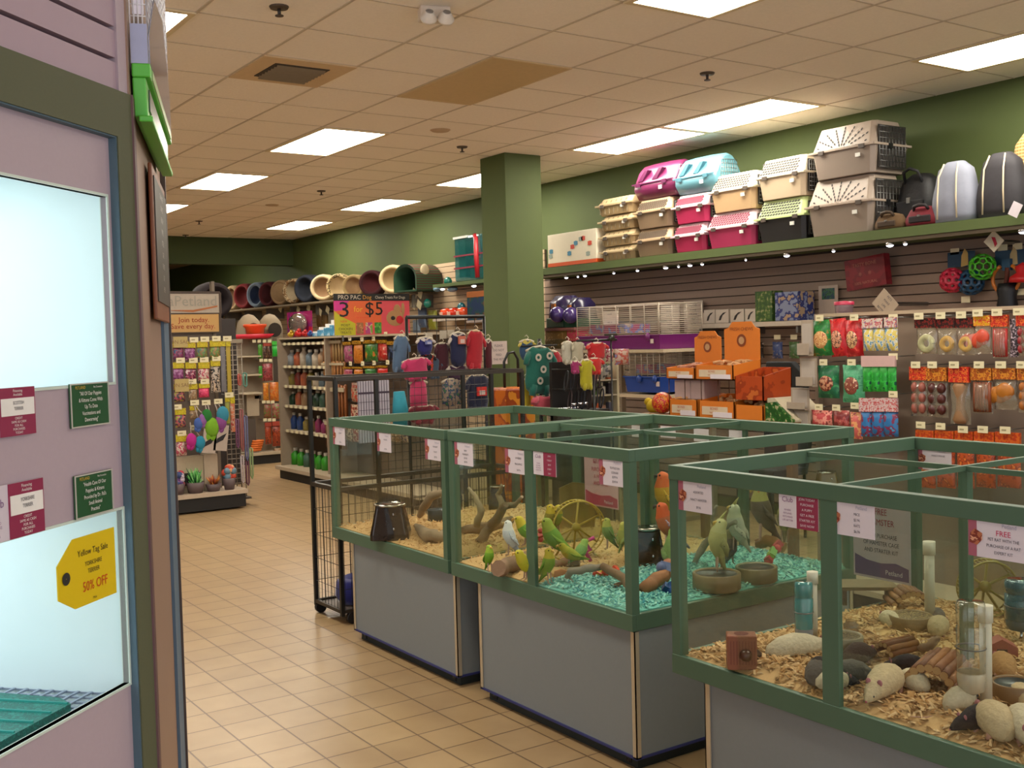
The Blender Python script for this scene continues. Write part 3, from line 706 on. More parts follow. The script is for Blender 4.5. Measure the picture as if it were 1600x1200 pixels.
stack([(1178, 319, 1257, 385, 'lime green and black pet carrier beneath a white one', '#b9c98a', '#1b1716', 'dots', '#2a2a18'),
       (1180, 256, 1256, 320, 'white pet carrier standing on the lime and black one', WH, '#c2ad90', 'dots', '#2c241c')])
stack([(1100, 340, 1178, 395, 'wide pink and white pet carrier on the shelf beside the lime one', '#d8bcc0', '#a82a55', 'dots', '#7a1838'),
       (1106, 282, 1178, 341, 'white and cream pet carrier on top of the wide pink one', '#d4ccb4', '#bc9c74', 'dots', '#3a2f22')])
stack([(1048, 358, 1100, 402, 'small pink and white carrier, lower of its pair', '#d8bcc2', '#ac2450', 'dots', '#7a1838'),
       (1049, 314, 1104, 359, 'small pink and white carrier, upper of its pair', '#d8bcc2', '#ac2450', 'dots', '#7a1838')])
stack([(989, 365, 1047, 408, 'small taupe pet carrier, lower of its pair, under the purple one', '#ab9070', '#806a52', 'dots', '#4a3a28'),
       (989, 320, 1047, 366, 'small taupe pet carrier supporting the purple one', '#ab9070', '#806a52', 'dots', '#4a3a28')])
stack([(936, 390, 989, 412, 'cream slotted carrier at the bottom of the stack by the white carton', '#b09a74', '#a38c66', 'slots', '#54442c'),
       (935, 366, 988, 390, 'cream slotted carrier second from the bottom of its stack', '#b09a74', '#a38c66', 'slots', '#54442c'),
       (934, 342, 987, 366, 'cream slotted carrier third from the bottom of its stack', '#b09a74', '#a38c66', 'slots', '#54442c'),
       (930, 315, 985, 342, 'cream slotted carrier topmost of its stack by the white carton', '#b09a74', '#a38c66', 'slots', '#54442c')])
# rounded purple and blue carriers on top
def dome_carrier(u0, v0, u1, v1, label, c1, c2, zb):
    x0, x1, z0, z1 = FS.rect(u0, v0, u1, v1); L_ = x1-x0; H_ = z1-z0; D_ = .36
    t = thing('pet_carrier', label, 'carrier', FS.w(x0, .0, zb), FS.rz, 'pet carriers on the wall shelf')
    def ring(x, k):
        zm = H_*.42; pts = []
        for y, z in ((.05, 0), (.0, zm*.55), (.0, zm), (.02, zm+.02), (.07, H_*.8), (.13, H_*.97), (D_/2, H_), (D_-.13, H_*.97), (D_-.07, H_*.8), (D_-.02, zm+.02), (D_, zm), (D_-.05, 0)):
            pts.append((x, D_/2+(y-D_/2)*k, H_*.45+(z-H_*.45)*k))
        return pts
    q = MB(); q.rings([ring(0, .86), ring(L_*.05, .96), ring(L_*.3, 1), ring(L_*.7, 1), ring(L_*.94, .96), ring(L_, .84)], 0, True, True)
    q.build('shell', mat(c1, .35, var=.05), t)
    q = MB(); q.box(.0, L_, -.008, .0, H_*.40, H_*.44); q.build('rim', mat(c2, .4), t, bev=.002)
    q = MB(); a = [(.15, .52), (.3, .9), (.42, .9), (.27, .52)]
    for s in ((.1, .3), (.45, .25)):
        q.prism([(L_*s[0], H_*.5), (L_*(s[0]+.18), H_*.78), (L_*(s[0]+.26), H_*.78), (L_*(s[0]+.12), H_*.5)], .018, .075)
    q.build('moulded_ribs', mat(c2, .4), t)
    q = MB()
    for i in range(8): y = .08+i*.028; q.cyl((L_+.002, y, H_*.15), (L_+.002, y, H_*.8), .0022, n=5)
    for i in range(7): z = H_*(.15+.108*i); q.cyl((L_+.002, .08, z), (L_+.002, .276, z), .0022, n=5)
    q.build('wire_door', STEEL, t)
    for k in (.12, .75): MB().box(L_*k, L_*k+.05, -.016, -.006, H_*.34, H_*.44).build('latch', mat(c2, .4), t)
    MB().box(L_*.66, L_*.66+.04, -.006, -.001, H_*.2, H_*.3).build('price_sticker', mat('#d8d6cc', .5), t)
def hz(rs): return sum((FS.rect(*r)[3]-FS.rect(*r)[2]+.004) for r in rs)
dome_carrier(988, 266, 1052, 324, 'purple rounded pet carrier on top of the taupe stack', '#6a2248', '#561a40', SZT+hz([(989, 365, 1047, 408), (989, 320, 1047, 366)]))
dome_carrier(1052, 255, 1116, 315, 'steel blue rounded pet carrier topping the small pink pair', '#5a8894', '#3f6e7c', SZT+hz([(1048, 358, 1100, 402), (1049, 314, 1104, 359)]))
# carton with toys printed on it
x0, x1, z0, z1 = FS.rect(856, 362, 932, 422); W_, H_ = x1-x0, z1-SZT
t = thing('pad_carton', 'white carton with blue and red drawings and orange base band beside the column', 'box', FS.w(x0, 0, SZT), FS.rz)
MB().box(0, W_, 0, .34, .035, H_).build('carton', mat('#ddd2b8', .6, var=.03), t, bev=.003)
MB().box(-.001, W_+.001, -.001, .341, 0, .036).build('orange_band', mat('#c94f16', .5), t)
q = MB(); R_ = random.Random(5)
for i in range(9):
    x = .04+R_.random()*(W_-.1); z = .07+R_.random()*(H_-.14)
    q.add([(x+.03*cos(a*pi/4)*(1+.6*(a % 2)), -.003, z+.024*sin(a*pi/4)) for a in range(8)], [tuple(range(8))], i % 3)
q.build('printed_toys', [mat('#3d7f9c', .5), mat('#c23c22', .5), mat('#8f9a8c', .5)], t)
# bags
def softbag(name, cat, u0, v0, u1, v1, label, m, depth, yb=0, parts=None, tilt=0, zb=None, top=.6):
    x0, x1, z0, z1 = FS.rect(u0, v0, u1, v1, yb); W_, H_ = x1-x0, z1-(zb or SZT)
    t = thing(name, label, cat, FS.w(x0+W_/2, yb+depth/2, zb or SZT), FS.rz)
    R = []
    for k in range(9):
        f = k/8; sx = (1-.35*f**3)*(1 if k < 8 else top); sx *= (.93+.07*sin(pi*min(1, f*1.6)))
        if k == 8: sx = top*.6
        z = H_*f; off = tilt*f*W_
        R.append([(off+W_/2*sx*abs(cos(a))**.7*(1 if cos(a) > 0 else -1), depth/2*sx*abs(sin(a))**.7*(1 if sin(a) > 0 else -1), z) for a in [2*pi*j/20 for j in range(20)]])
    MB().rings(R, 0, True, True).build('bag_body', m, t)
    if parts: parts(t, W_, H_, depth)
    return t
def cords(t, W_, H_, D_):
    q = MB()
    for xo in (-.22, .18):
        q.loft([(W_*xo*1.1, -D_*.51, .02), (W_*xo*1.05, -D_*.52, H_*.4), (W_*xo, -D_*.46, H_*.75), (W_*xo*.8, -D_*.25, H_*.97)], .006, 6)
    q.build('cord_piping', mat('#c9b898', .6), t)
def handles(col):
    def f(t, W_, H_, D_):
        q = MB(); q.loft([(-W_*.2, -D_*.3, H_*.8), (-W_*.16, -D_*.45, H_*1.02), (0, -D_*.48, H_*1.08), (W_*.16, -D_*.45, H_*1.02), (W_*.2, -D_*.3, H_*.8)], .012, 6); q.build('handle', mat(col, .7), t)
        MB().box(-W_*.3, W_*.3, -D_*.53, -D_*.4, H_*.12, H_*.5).build('pocket', mat(col, .8), t, bev=.01)
        MB().box(-W_*.04, W_*.04, -D_*.56, -D_*.52, H_*.45, H_*.55).build('buckle', STEEL, t)
    return f
softbag('tote_bag', 'bag', 1388, 270, 1455, 350, 'large black pet tote behind the brown and red bags', mat('#0d0c0e', .6, bump=.3), .30, .15, handles('#151416'))
softbag('tote_bag', 'bag', 1361, 333, 1408, 373, 'small brown fabric pet bag beside the big beige carrier', mat('#5a4328', .9, bump=.3), .12, 0, handles('#3b2b1a'))
softbag('carrier_bag', 'bag', 1408, 322, 1465, 375, 'dark red pet carrier bag with black straps', mat('#6b1220', .8, bump=.2), .14, 0, handles('#1a1012'))
softbag('backpack', 'bag', 1447, 251, 1516, 366, 'grey blue backpack with cream piping', mat('#7f828f', .75, bump=.4, scale=12), .2, .0, cords, zb=None)
softbag('backpack', 'bag', 1516, 237, 1592, 352, 'dark charcoal backpack with cream piping', mat('#2a272b', .75, bump=.4, scale=12), .2, .02, cords)
softbag('cushion', 'cushion', 1570, 205, 1640, 350, 'tan plaid pet cushion standing on end behind the dark backpack', plaid('#b08a4e', '#8a6a3a', '#c9ac78', 14), .14, .26)
x0, x1, z0, z1 = FS.rect(1580, 326, 1600, 346, -.0)
t = thing('price_tag', 'white paper tag hanging from the dark backpack', 'tag', FS.w(x0, -.02, SZT), FS.rz); MB().box(0, .07, -.02, -.018, 0, .09, M=RY(.5)).build('paper', CARDM, t)

# ================================================================ GENERIC PACKAGED GOODS
ORD = ['first', 'second', 'third', 'fourth', 'fifth', 'sixth', 'seventh', 'eighth', 'ninth', 'tenth', 'eleventh', 'twelfth', 'thirteenth', 'fourteenth', 'fifteenth']
TAGM = mat('#d6cba6', .5, var=.03); TAGI = mat('#9a8f6a', .6)
def tagmesh(q, x, y, z, w=.055, h=.032): q.box(x-w/2, x+w/2, y-.002, y, z-h/2, z+h/2)
def hookset(parent, F, lst, yl, ybase, w=.055, h=.032, loc=None):
    """peg hooks with a white price ticket on the end; children of the fixture"""
    for (u, v) in lst:
        x, z = F.px(u, v, yl); p = Vector((x, yl, z))
        if loc: p = loc(p)
        hk = MB().cyl((0, 0, 0), (0, ybase-yl, -.0), .003, n=6).build('peg_hook', STEEL, parent, p)
        qq = MB(); tagmesh(qq, 0, -.002, 0, w, h); qq.build('price_ticket', TAGM, hk)
        MB().box(-w*.32, w*.1, -.0055, -.004, -h*.1, h*.12).build('ticket_print', TAGI, hk) if w > .05 else None
def packet(F, u0, v0, u1, v1, yl, label, body, head=None, headh=.28, group=None, name='treat_packet', cat='packet', thick=.05, extra=None, tilt=0, clearbag=False, n_behind=0, win=None):
    x0, x1, z0, z1 = F.rect(u0, v0, u1, v1, yl); W_, H_ = x1-x0, z1-z0; xc = (x0+x1)/2
    t = thing(name, label, cat, F.w(xc, yl, z1), F.rz, group)
    if tilt: t.rotation_euler = (0, tilt, F.rz)
    hh = H_*headh if head else 0
    bm_ = MB(); bm_.X = T(0, 0, -hh*.9)
    bm_.pillow(W_, H_-hh*.9, min(thick, W_*.55), 5, 6, 0, rnd=.03); bm_.build('bag', body, t)
    if head: MB().box(-W_*.5, W_*.5, -.006-.25*min(thick, W_*.5), -.0, -hh, 0).build('header_card', head, t)
    if win:
        d = min(thick, W_*.55); MB().ell((0, -d*.42, -hh-(H_-hh)*.55), (W_*.33, d*.2, (H_-hh)*.25), 12).build('window_print', win, t)
    if extra: extra(t, W_, H_, hh)
    return t
# ---------------------------------------------------------------- pegboard gondola on the right
PX_ = 5.38; FP = Frame(PX_, 0, -pi/2)
GREYM = mat('#7d6a5c', .6, var=.04)
def pegmat():
    m, N, L, b = nodes('pegboard'); t = N.new('ShaderNodeTexCoord'); s = N.new('ShaderNodeSeparateXYZ'); L.new(t.outputs['Object'], s.inputs[0])
    acc = None
    for ax in ('Y', 'Z'):
        a = N.new('ShaderNodeMath'); a.operation = 'MULTIPLY'; a.inputs[1].default_value = 1/.0254; L.new(s.outputs[ax], a.inputs[0])
        f = N.new('ShaderNodeMath'); f.operation = 'FRACT'; L.new(a.outputs[0], f.inputs[0])
        g = N.new('ShaderNodeMath'); g.operation = 'SUBTRACT'; g.inputs[1].default_value = .5; L.new(f.outputs[0], g.inputs[0])
        h = N.new('ShaderNodeMath'); h.operation = 'POWER'; h.inputs[1].default_value = 2; L.new(g.outputs[0], h.inputs[0])
        if acc: k = N.new('ShaderNodeMath'); L.new(acc, k.inputs[0]); L.new(h.outputs[0], k.inputs[1]); acc = k.outputs[0]
        else: acc = h.outputs[0]
    l = N.new('ShaderNodeMath'); l.operation = 'LESS_THAN'; l.inputs[1].default_value = .035; L.new(acc, l.inputs[0])
    x = N.new('ShaderNodeMix'); x.data_type = 'RGBA'; x.inputs[6].default_value = (*C3('#7d6c5d'), 1); x.inputs[7].default_value = (*C3('#3a2f28'), 1)
    L.new(l.outputs[0], x.inputs[0]); L.new(x.outputs[2], b.inputs['Base Color']); b.inputs['Roughness'].default_value = .6; return m
PEG = pegmat()
gy0, gy1 = 2.35, 4.50
pg = thing('pegboard_display', 'beige perforated display gondola hung with dog chews behind the rodent tank', 'display', (PX_, 0, 0), -pi/2)
# local: x = -world y, y = world x - PX_
MB().box(-gy1, -gy0, 0, .03, .15, 1.695).build('pegboard', PEG, pg)
MB().box(-gy1, -gy0, -.04, .05, 1.695, 1.715).build('top_cap', mat('#a8957c', .5), pg)
MB().box(-gy1-.03, -gy1, -.04, .05, 0, 1.715).build('upright', mat('#8c7b6b', .5), pg)
MB().box(-gy1, -gy0, -.45, 0, .15, .18).build('base_shelf', mat('#b7a58b', .5), pg)
MB().box(-gy1, -gy0, -.42, .4, 0, .15).build('kick_base', mat('#1c1815', .6), pg)
MB().box(-gy1, -gy0, .03, .06, .15, 1.695).build('back_panel', mat('#5c4b40', .6), pg)
YH = -.16
R1 = [(1436, 494), (1470, 493), (1502, 492), (1528, 489), (1558, 488), (1592, 487)]
R2 = [(1431, 570), (1457, 570), (1491, 570), (1530, 570), (1564, 570), (1597, 570)]
R3 = [(1439, 664), (1470, 666), (1505, 671), (1536, 671), (1571, 672)]
RL = [(1281, 497), (1335, 496), (1396, 496), (1287, 566), (1331, 566), (1396, 557), (1280, 636), (1307, 637), (1336, 634), (1396, 616)]
hookset(pg, FP, R1+R2+R3+RL, YH-.03, 0, .058, .036)
hookset(pg, FP, [(1405+i*31, 487-i*.3) for i in range(0)], YH, 0)
G1 = 'dog chews hanging on the pegboard'
DARKH = blot('#2a1512', '#7a1f1a', '#1a0d0c', 70); YELH = blot('#c8941a', '#c8452a', '#e0c060', 60); REDH = blot('#b3231d', '#d96a2a', '#7a1512', 60); BRNH = blot('#9c4a18', '#c9822a', '#6e2a12', 50)
CB = clear((.93, .91, .86), 1.5, .16, .12, '#cfc6b0')
def inside(fn):
    def f(t, W_, H_, hh):
        q = MB(); ms = fn(q, W_, H_, hh); q.build('chew', ms, t)
    return f
def donut(c):
    def g(q, W_, H_, hh):
        r = W_*.27; zc = -hh-(H_-hh)*.6
        pts = [(r*cos(a), -.005, zc+r*sin(a)) for a in [2*pi*k/16 for k in range(17)]]; q.loft(pts, W_*.13, 8, 0, False)
        return [mat(c, .6, var=.2)]
    return inside(g)
def sticks(c, n=5, r=.012):
    def g(q, W_, H_, hh):
        for i in range(n):
            x = -W_*.36+W_*.72*i/(n-1); q.loft([(x, -.005, -hh-.01), (x+.004, -.014, -hh-(H_-hh)*.5), (x, -.005, -H_*.96)], min(r, W_*.08), 7)
        return [mat(c, .5, var=.25, scale=60)]
    return inside(g)
def knots(c, n=2):
    def g(q, W_, H_, hh):
        for i in range(n):
            x = (-.22+.44*i/(max(1, n-1)))*W_; z0 = -hh-.01; L_ = H_-hh-.02
            for k in range(3): q.ell((x, -.01, z0-L_*(.17+.32*k)), (W_*.2, W_*.2, L_*.17), 10)
        return [mat(c, .35, var=.25, scale=30)]
    return inside(g)
def bone(c):
    def g(q, W_, H_, hh):
        z0, z1 = -hh-.005, -H_*.98; m = (z0+z1)/2
        q.loft([(0, 0, z0), (0, 0, z0-.02), (0, 0, m+.03), (0, 0, m-.03), (0, 0, z1+.02), (0, 0, z1)], [W_*.25, W_*.34, W_*.2, W_*.2, W_*.34, W_*.25], 12)
        return [mat(c, .5, var=.2, scale=40)]
    return inside(g)
def shell(c):
    def g(q, W_, H_, hh):
        zc = -hh-(H_-hh)*.4
        for k in range(4): q.ell((0, -.01+.008*k, zc-.02*k), (W_*(.42-.05*k), .02, (H_-hh)*.3), 12, 0, RY(.25*k))
        return [mat(c, .4, var=.3, scale=30)]
    return inside(g)
rows = [
 (1432, 497, 1465, 553, 'clear bag holding a pale ring chew under a dark header, top row left end', CB, DARKH, donut('#b9b98a')),
 (1466, 497, 1495, 554, 'clear bag with one yellow chew under a dark header, top row second hook', CB, DARKH, donut('#c99a1e')),
 (1496, 496, 1524, 555, 'clear bag with yellow and brown chews under a dark header, top row third hook', CB, DARKH, donut('#d1a62c')),
 (1524, 493, 1550, 553, 'coral chew pouch with a yellow header in the top pegboard row', CB, YELH, shell('#c2452c')),
 (1551, 492, 1577, 560, 'bright red chew strips packet in the top pegboard row', CB, REDH, sticks('#a3231f', 6)),
 (1578, 498, 1591, 558, 'narrow dark packet between two red ones in the top pegboard row', blot('#2a2226', '#77656d', '#c8b8c0', 90), None, None),
 (1590, 492, 1612, 556, 'red chew packet in the top pegboard row at the photo edge', CB, REDH, knots('#8c2226', 2)),
 (1424, 573, 1450, 650, 'pinkish knotted chews under a red header, middle row left end', CB, REDH, knots('#8a4a3c', 2)),
 (1450, 574, 1482, 652, 'dark brown sausage chews in the middle pegboard row', CB, BRNH, knots('#4a1c16', 2)),
 (1485, 573, 1517, 663, 'single big bone chew with a bright red header in the middle pegboard row', CB, REDH, bone('#8a6440')),
 (1520, 575, 1552, 646, 'brown stick chews with a striped orange header in the middle pegboard row', CB, BRNH, sticks('#7a3a18', 6, .014)),
 (1554, 575, 1590, 640, 'golden fan-shaped chew with a striped header in the middle pegboard row', CB, BRNH, shell('#a8661e')),
 (1592, 575, 1618, 645, 'amber chew bag in the middle pegboard row at the photo edge', CB, BRNH, knots('#a05c1e', 2))]
for r in rows: packet(FP, *r[:4], YH, r[4], r[5], r[6], .27, G1, 'chew_packet', 'packet', .05, r[7])
OR = blot('#b3491a', '#8a2f12', '#d9742c', 40)
for i, (a, b) in enumerate(((1434, 1462), (1464, 1493), (1495, 1523), (1525, 1556), (1558, 1596))):
    packet(FP, a, 672+i*.8, b, 762, YH, 'orange bag in the bottom pegboard row seen through the rodent tank, %s from the left' % ORD[i], OR, blot('#c25a1c', '#a83216', None, 60), .2, G1, 'chew_packet')
G2 = 'treat pouches on the left of the pegboard'
def pouch(c1, c2, c3): return blot(c1, c2, c3, 26, .3)
for r in [
 (1268, 500, 1302, 556, 'green pouch with a golden oval, upper left of the pegboard', pouch('#1f6a30', '#2b7d3a', '#8a7a3a'), blot('#c28a55', '#d9b77c', '#a3542e', 60), .05),
 (1296, 498, 1322, 557, 'red glossy pouch next to the green one, upper left of the pegboard', pouch('#b01c24', '#c42a2a', '#8a1218'), blot('#c98a6a', '#4a2a20', '#d9a080', 60), .08),
 (1320, 499, 1347, 557, 'second red glossy pouch, partly behind the blister cards', pouch('#a8161e', '#c22a2e', '#e05a4a'), blot('#caa070', '#5a3020', '#d9a080', 60), .06),
 (1278, 571, 1312, 622, 'dark green dog treat pouch on the middle left hooks', pouch('#1a5a3c', '#226a40', '#3a8a50'), blot('#b98a6a', '#8a3a2a', '#4a2a20', 60), 0),
 (1317, 570, 1352, 629, 'mint green dog treat pouch on the middle left hooks', pouch('#4a9a70', '#5aa87c', '#3a8a60'), blot('#8a4a3a', '#6a2a28', '#c9a080', 60), 0),
 (1268, 641, 1301, 668, 'small coral pouch low on the left hooks', pouch('#b8484a', '#d98a7a', '#7a2a2a'), None, 0),
 (1302, 641, 1328, 668, 'small dark red pouch low on the left hooks', pouch('#7a2a2a', '#a8504a', '#c9a08a'), None, 0),
 (1329, 644, 1348, 686, 'pink and orange slim pouch above the tank rim', pouch('#c8605a', '#e0a06a', '#b84a6a'), None, 0)]:
    packet(FP, *r[:4], YH, r[4], r[5], None, 0, G2, 'treat_pouch', 'packet', .06, None, -r[7], win=r[6])
for i, (a, b) in enumerate(((1349, 1366), (1364, 1384), (1382, 1403))):
    packet(FP, a, 498-i, b, 548, YH-.03+.0*i, 'white and yellow toy card with a blue foot, %s of three at upper left' % ORD[i], blot('#c9b45a', '#c7c2ae', '#4f86a8', 45), blot('#c7bcae', '#b8585a', '#5a86b0', 60), .3, 'toy cards at the left of the pegboard', 'toy_card', 'packet', .04)
for i, (a, b) in enumerate(((1348, 1362), (1361, 1375), (1374, 1388), (1387, 1401))):
    packet(FP, a, 556, b, 612, YH-.03, 'bright green tube toy on a pink header, %s of four' % ORD[i], blot('#1f8a2c', '#2fa83a', '#0f4a3a', 30), mat('#c2a09a', .5), .3, 'green tube toys on the pegboard', 'toy_card', 'packet', .05)
for i, (a, b) in enumerate(((1345, 1363), (1362, 1382), (1380, 1404))):
    packet(FP, a, 622, b, 682, YH-.03, 'blue and red rounded blister toy, %s of three low on the pegboard' % ORD[i], blot('#2a6aa0', '#7a2a4a', '#3f9ac0', 26), blot('#c7b0ae', '#b84a4a', '#c9c2c0', 60), .35, 'blue blister toys on the pegboard', 'toy_card', 'packet', .07)
# clear brochure holders at the left edge of the gondola
for i, (a, b, c, d, s) in enumerate(((1252, 500, 1270, 556, 'top'), (1250, 560, 1276, 604, 'middle'), (1236, 606, 1264, 640, 'lower'), (1228, 640, 1266, 672, 'lowest'))):
    x0, x1, z0, z1 = FP.rect(a, b, c, d, YH-.04); W_, H_ = x1-x0, z1-z0
    t = thing('ticket_holder', 'beige plastic ticket holder at the left end of the pegboard, %s one' % s, 'holder', FP.w(x0, YH-.04, z0), FP.rz)
    MB().box(0, W_, 0, .006, 0, H_).box(0, W_, -.04, 0, 0, .006).box(0, W_, -.04, -.036, 0, H_*.35).build('holder_body', mat('#9c8d7c', .4), t, bev=.001)
    MB().box(W_*.1, W_*.9, -.002, 0, H_*.1, H_*.9).build('paper', mat('#a89c90', .6), t)

# ================================================================ THINGS ON THE SLAT WALL
FW = Frame(XW-.037, 0, -pi/2)
def wall_tag(u, v, s, w=.07, h=.045, m=None):
    x, z = FW.px(u, v, -.06); t = thing('price_ticket', s, 'tag', FW.w(x, -.06, z), FW.rz, None)
    MB().cyl((0, 0, 0), (0, .06, 0), .003, n=6).build('hook', STEEL, t); MB().box(-w/2, w/2, -.003, 0, -h/2, h/2).build('ticket', m or TAGM, t)
for u, v, s in ((1492, 393, 'above the red holed ball'), (1509, 468, 'below the blue ball'), (1567, 387, 'right of the diamond tag'), (1590, 385, 'at the photo edge above the ring'), (1594, 456, 'at the photo edge below the ring')):
    wall_tag(u, v, 'small cream price ticket on the slat wall, '+s)
# holed balls
import bmesh
def holed_ball(u, v, rpx, label, col, sub=1, thick=.01, name='toy_ball', yl=-.14, frac=.30):
    x, z = FW.px(u, v, yl); r = rpx/FPX*(FW.w(x, yl, z)-EYE).dot(CF)
    bm = bmesh.new(); bmesh.ops.create_icosphere(bm, subdivisions=2, radius=r)
    # turn into a dual (hexagon) mesh: each vertex becomes a hole
    vs = [v_.co.copy() for v_ in bm.verts]; me0 = [[l.index for l in f.verts] for f in bm.faces]
    fac = bm.faces; q = MB()
    cents = [f.calc_center_median().normalized()*r for f in fac]
    for v_ in bm.verts:
        fs = list(v_.link_faces); n = v_.co.normalized(); a = n.orthogonal().normalized(); b = n.cross(a)
        pts = sorted([cents[f.index] for f in fs], key=lambda p: math.atan2(p.dot(b), p.dot(a)))
        c = sum(pts, Vector())/len(pts); inn = [c+(p-c)*frac*2 for p in pts]; k = len(pts)
        V = pts+inn+[p*.86 for p in inn]
        q.add(V, [(i, (i+1) % k, (i+1) % k+k, i+k) for i in range(k)]+[(i+k, (i+1) % k+k, (i+1) % k+2*k, i+2*k) for i in range(k)], 0, True)
    bm.free()
    o = q.build(name, mat(col, .4, var=.05), None, FW.w(x, yl, z)); tag(o, label, 'ball', 'rubber toy balls on the slat wall'); return o
holed_ball(1488, 438, 20, 'bright red rubber ball with round holes on the slat wall', '#b5203a', frac=.24)
holed_ball(1535, 417, 21, 'lime green rubber lattice ball on the slat wall', '#3f9a16', frac=.42, yl=-.15)
holed_ball(1517, 441, 21, 'dark blue rubber ball behind the red and green ones', '#143f5c', frac=.30, yl=.02-.12+.0)
x, z = FW.px(1572, 436, -.1)
q = MB(); q.loft([(.10*sin(a), 0, .10*cos(a)) for a in [radians(25+ (310)*k/22) for k in range(23)]], .013, 8)
t = thing('ring_toy', 'orange rubber ring toy at the right of the slat wall', 'toy', FW.w(x, -.1, z), FW.rz); q.build('ring', mat('#b8681c', .5), t)
MB().box(-.03, .03, .0, .03, .06, .14).build('blue_clip', mat('#1c4660', .5), t); MB().loft([(-.01, 0, -.08), (0, .01, .02), (.01, 0, .08)], .016, 7).build('inner_rope', mat('#5a2a1c', .8), t)
x, z = FW.px(1598, 428, -.12); t = thing('rubber_toy', 'bright red rubber toy cut by the right photo edge', 'toy', FW.w(x, -.12, z), FW.rz)
MB().lathe([(.001, -.06), (.09, -.055), (.085, -.02), (.04, .01), (.05, .05), (.001, .08)], 18).build('toy_body', mat('#b8161c', .4), t)
x, z = FW.px(1574, 465, -.1); t = thing('bottle_holder', 'black ribbed cylinder below the orange ring', 'toy', FW.w(x, -.1, z), FW.rz)
MB().lathe([(.001, -.09), (.06, -.09), (.07, -.05), (.06, 0), (.07, .05), (.06, .1), (.001, .1)], 18).build('toy_body', mat('#0e0d10', .5), t)
for i, (u, v, s, c) in enumerate(((1504, 406, 'left of the green ball', '#c9a45a'), (1580, 404, 'above the orange ring', '#b8a070'))):
    x, z = FW.px(u, v, -.06); t = thing('toy_header_card', 'dark blue product card with tan figure, '+s, 'packet', FW.w(x, -.06, z), FW.rz)
    MB().box(-.12, .1, -.003, 0, -.05, .06).build('card', mat('#163a52', .5), t); MB().prism([(-.01, -.05), (.05, -.04), (.045, .05), (.02, .08), (-.005, .03)], -.006, -.003).build('printed_figure', mat(c, .6), t)
def tilted_card(name, cat, label, u0, v0, u1, v1, yl, rot, m, deco, thick=.006):
    x0, x1, z0, z1 = FW.rect(u0, v0, u1, v1, yl); W_, H_ = x1-x0, z1-z0
    t = thing(name, label, cat, FW.w((x0+x1)/2, yl, (z0+z1)/2), FW.rz); t.rotation_euler = (0, rot, FW.rz)
    MB().box(-W_/2, W_/2, -thick, 0, -H_/2, H_/2).build('card', m, t); deco(t, W_, H_, -thick-.001)
    MB().box(-.01, .01, 0, -yl, -.01, .01).build('hanger', STEEL, t)
    return t
def deco_pet(t, W_, H_, y):
    q = MB(); q.prism([(-.3*W_, .1*H_), (-.1*W_, .25*H_), (.3*W_, .05*H_), (.32*W_, -.2*H_), (.05*W_, -.05*H_)], y-.002, y); q.build('red_logo', mat('#b02038', .5), t)
tilted_card('diamond_tag', 'sign', 'cream diamond tag with red mark near the green ball', 1542, 365, 1565, 389, -.3, pi/4, mat('#d8ccb0', .5), deco_pet)
def deco_txt(lines, sz, col=INK):
    def f(t, W_, H_, y):
        q = MB()
        for i, s in enumerate(lines): q.text(s, H_*sz, 0, H_*(.36-.72*i/max(1, len(lines)-1)) if len(lines) > 1 else 0, y)
        q.build('lettering', col, t)
    return f
tilted_card('diamond_tag', 'sign', 'pale diamond sign with dark print above the pegboard corner', 1368, 459, 1400, 491, -.5, pi/4, mat('#a8957f', .6), deco_txt(['PETS', 'MAKE', 'LIFE', 'BETTER'], .16))
t = tilted_card('snack_bag', 'packet', 'dark red slanted pack with pale star marks high on the slat wall', 1330, 402, 1392, 450, -.12, 0, blot('#7a1822', '#6a121c', None, 12), lambda t, W_, H_, y: MB().text('TASTY BONE', H_*.16, 0, H_*.28, y).text('100% NATURAL', H_*.13, 0, -H_*.32, y).text('*   *', H_*.3, 0, -.02, y).build('lettering', mat('#a8705a', .5), t), .07)
t.rotation_euler = (0, radians(-6), FW.rz)
for u0, v0, u1, v1, s in ((1034, 473, 1062, 521, 'left of the white shelf'), (1070, 470, 1099, 520, 'behind the left end of the white shelf'), (1038, 537, 1066, 584, 'just left of the orange cartons')):
    tilted_card('clipboard', 'clipboard', 'white clipboard notice '+s, u0, v0, u1, v1, -.05, 0, mat('#bcae9e', .6), deco_txt(['NOTICE', 'PLEASE', 'ASK FOR', 'HELP', 'WITH', 'CAGES'], .09), .01)
tilted_card('clipboard', 'clipboard', 'white notice with dark clip standing before the purple cage', 943, 486, 966, 521, -.75, 0, mat('#c9bdac', .6), deco_txt(['CAGES', 'ASK US', 'FOR HELP'], .1), .01)
tilted_card('photo_card', 'sign', 'white card with a small dark landscape photo on the slat wall', 1280, 446, 1310, 500, -.06, 0, mat('#a59587', .6), lambda t, W_, H_, y: MB().box(-W_*.32, W_*.34, y-.001, y, H_*.1, H_*.42).build('photo', blot('#1c3a4a', '#2a5a3a', '#12202c', 30), t))
x, z = FW.px(1317, 488, -.35)
t = thing('treat_tub', 'clear tub with a pink lid on top of the pegboard gondola', 'tub', at_x(1319, 492, PX_+.1), -pi/2); t.location.z = 1.716
MB().lathe([(.001, 0), (.05, 0), (.056, .05)], 18).build('tub', clear((.9, .85, .9), 1, .4, .1, '#b8a0a8'), t); MB().lathe([(.06, .05), (.06, .07), (.001, .075)], 18).build('lid', mat('#b02a48', .4), t)

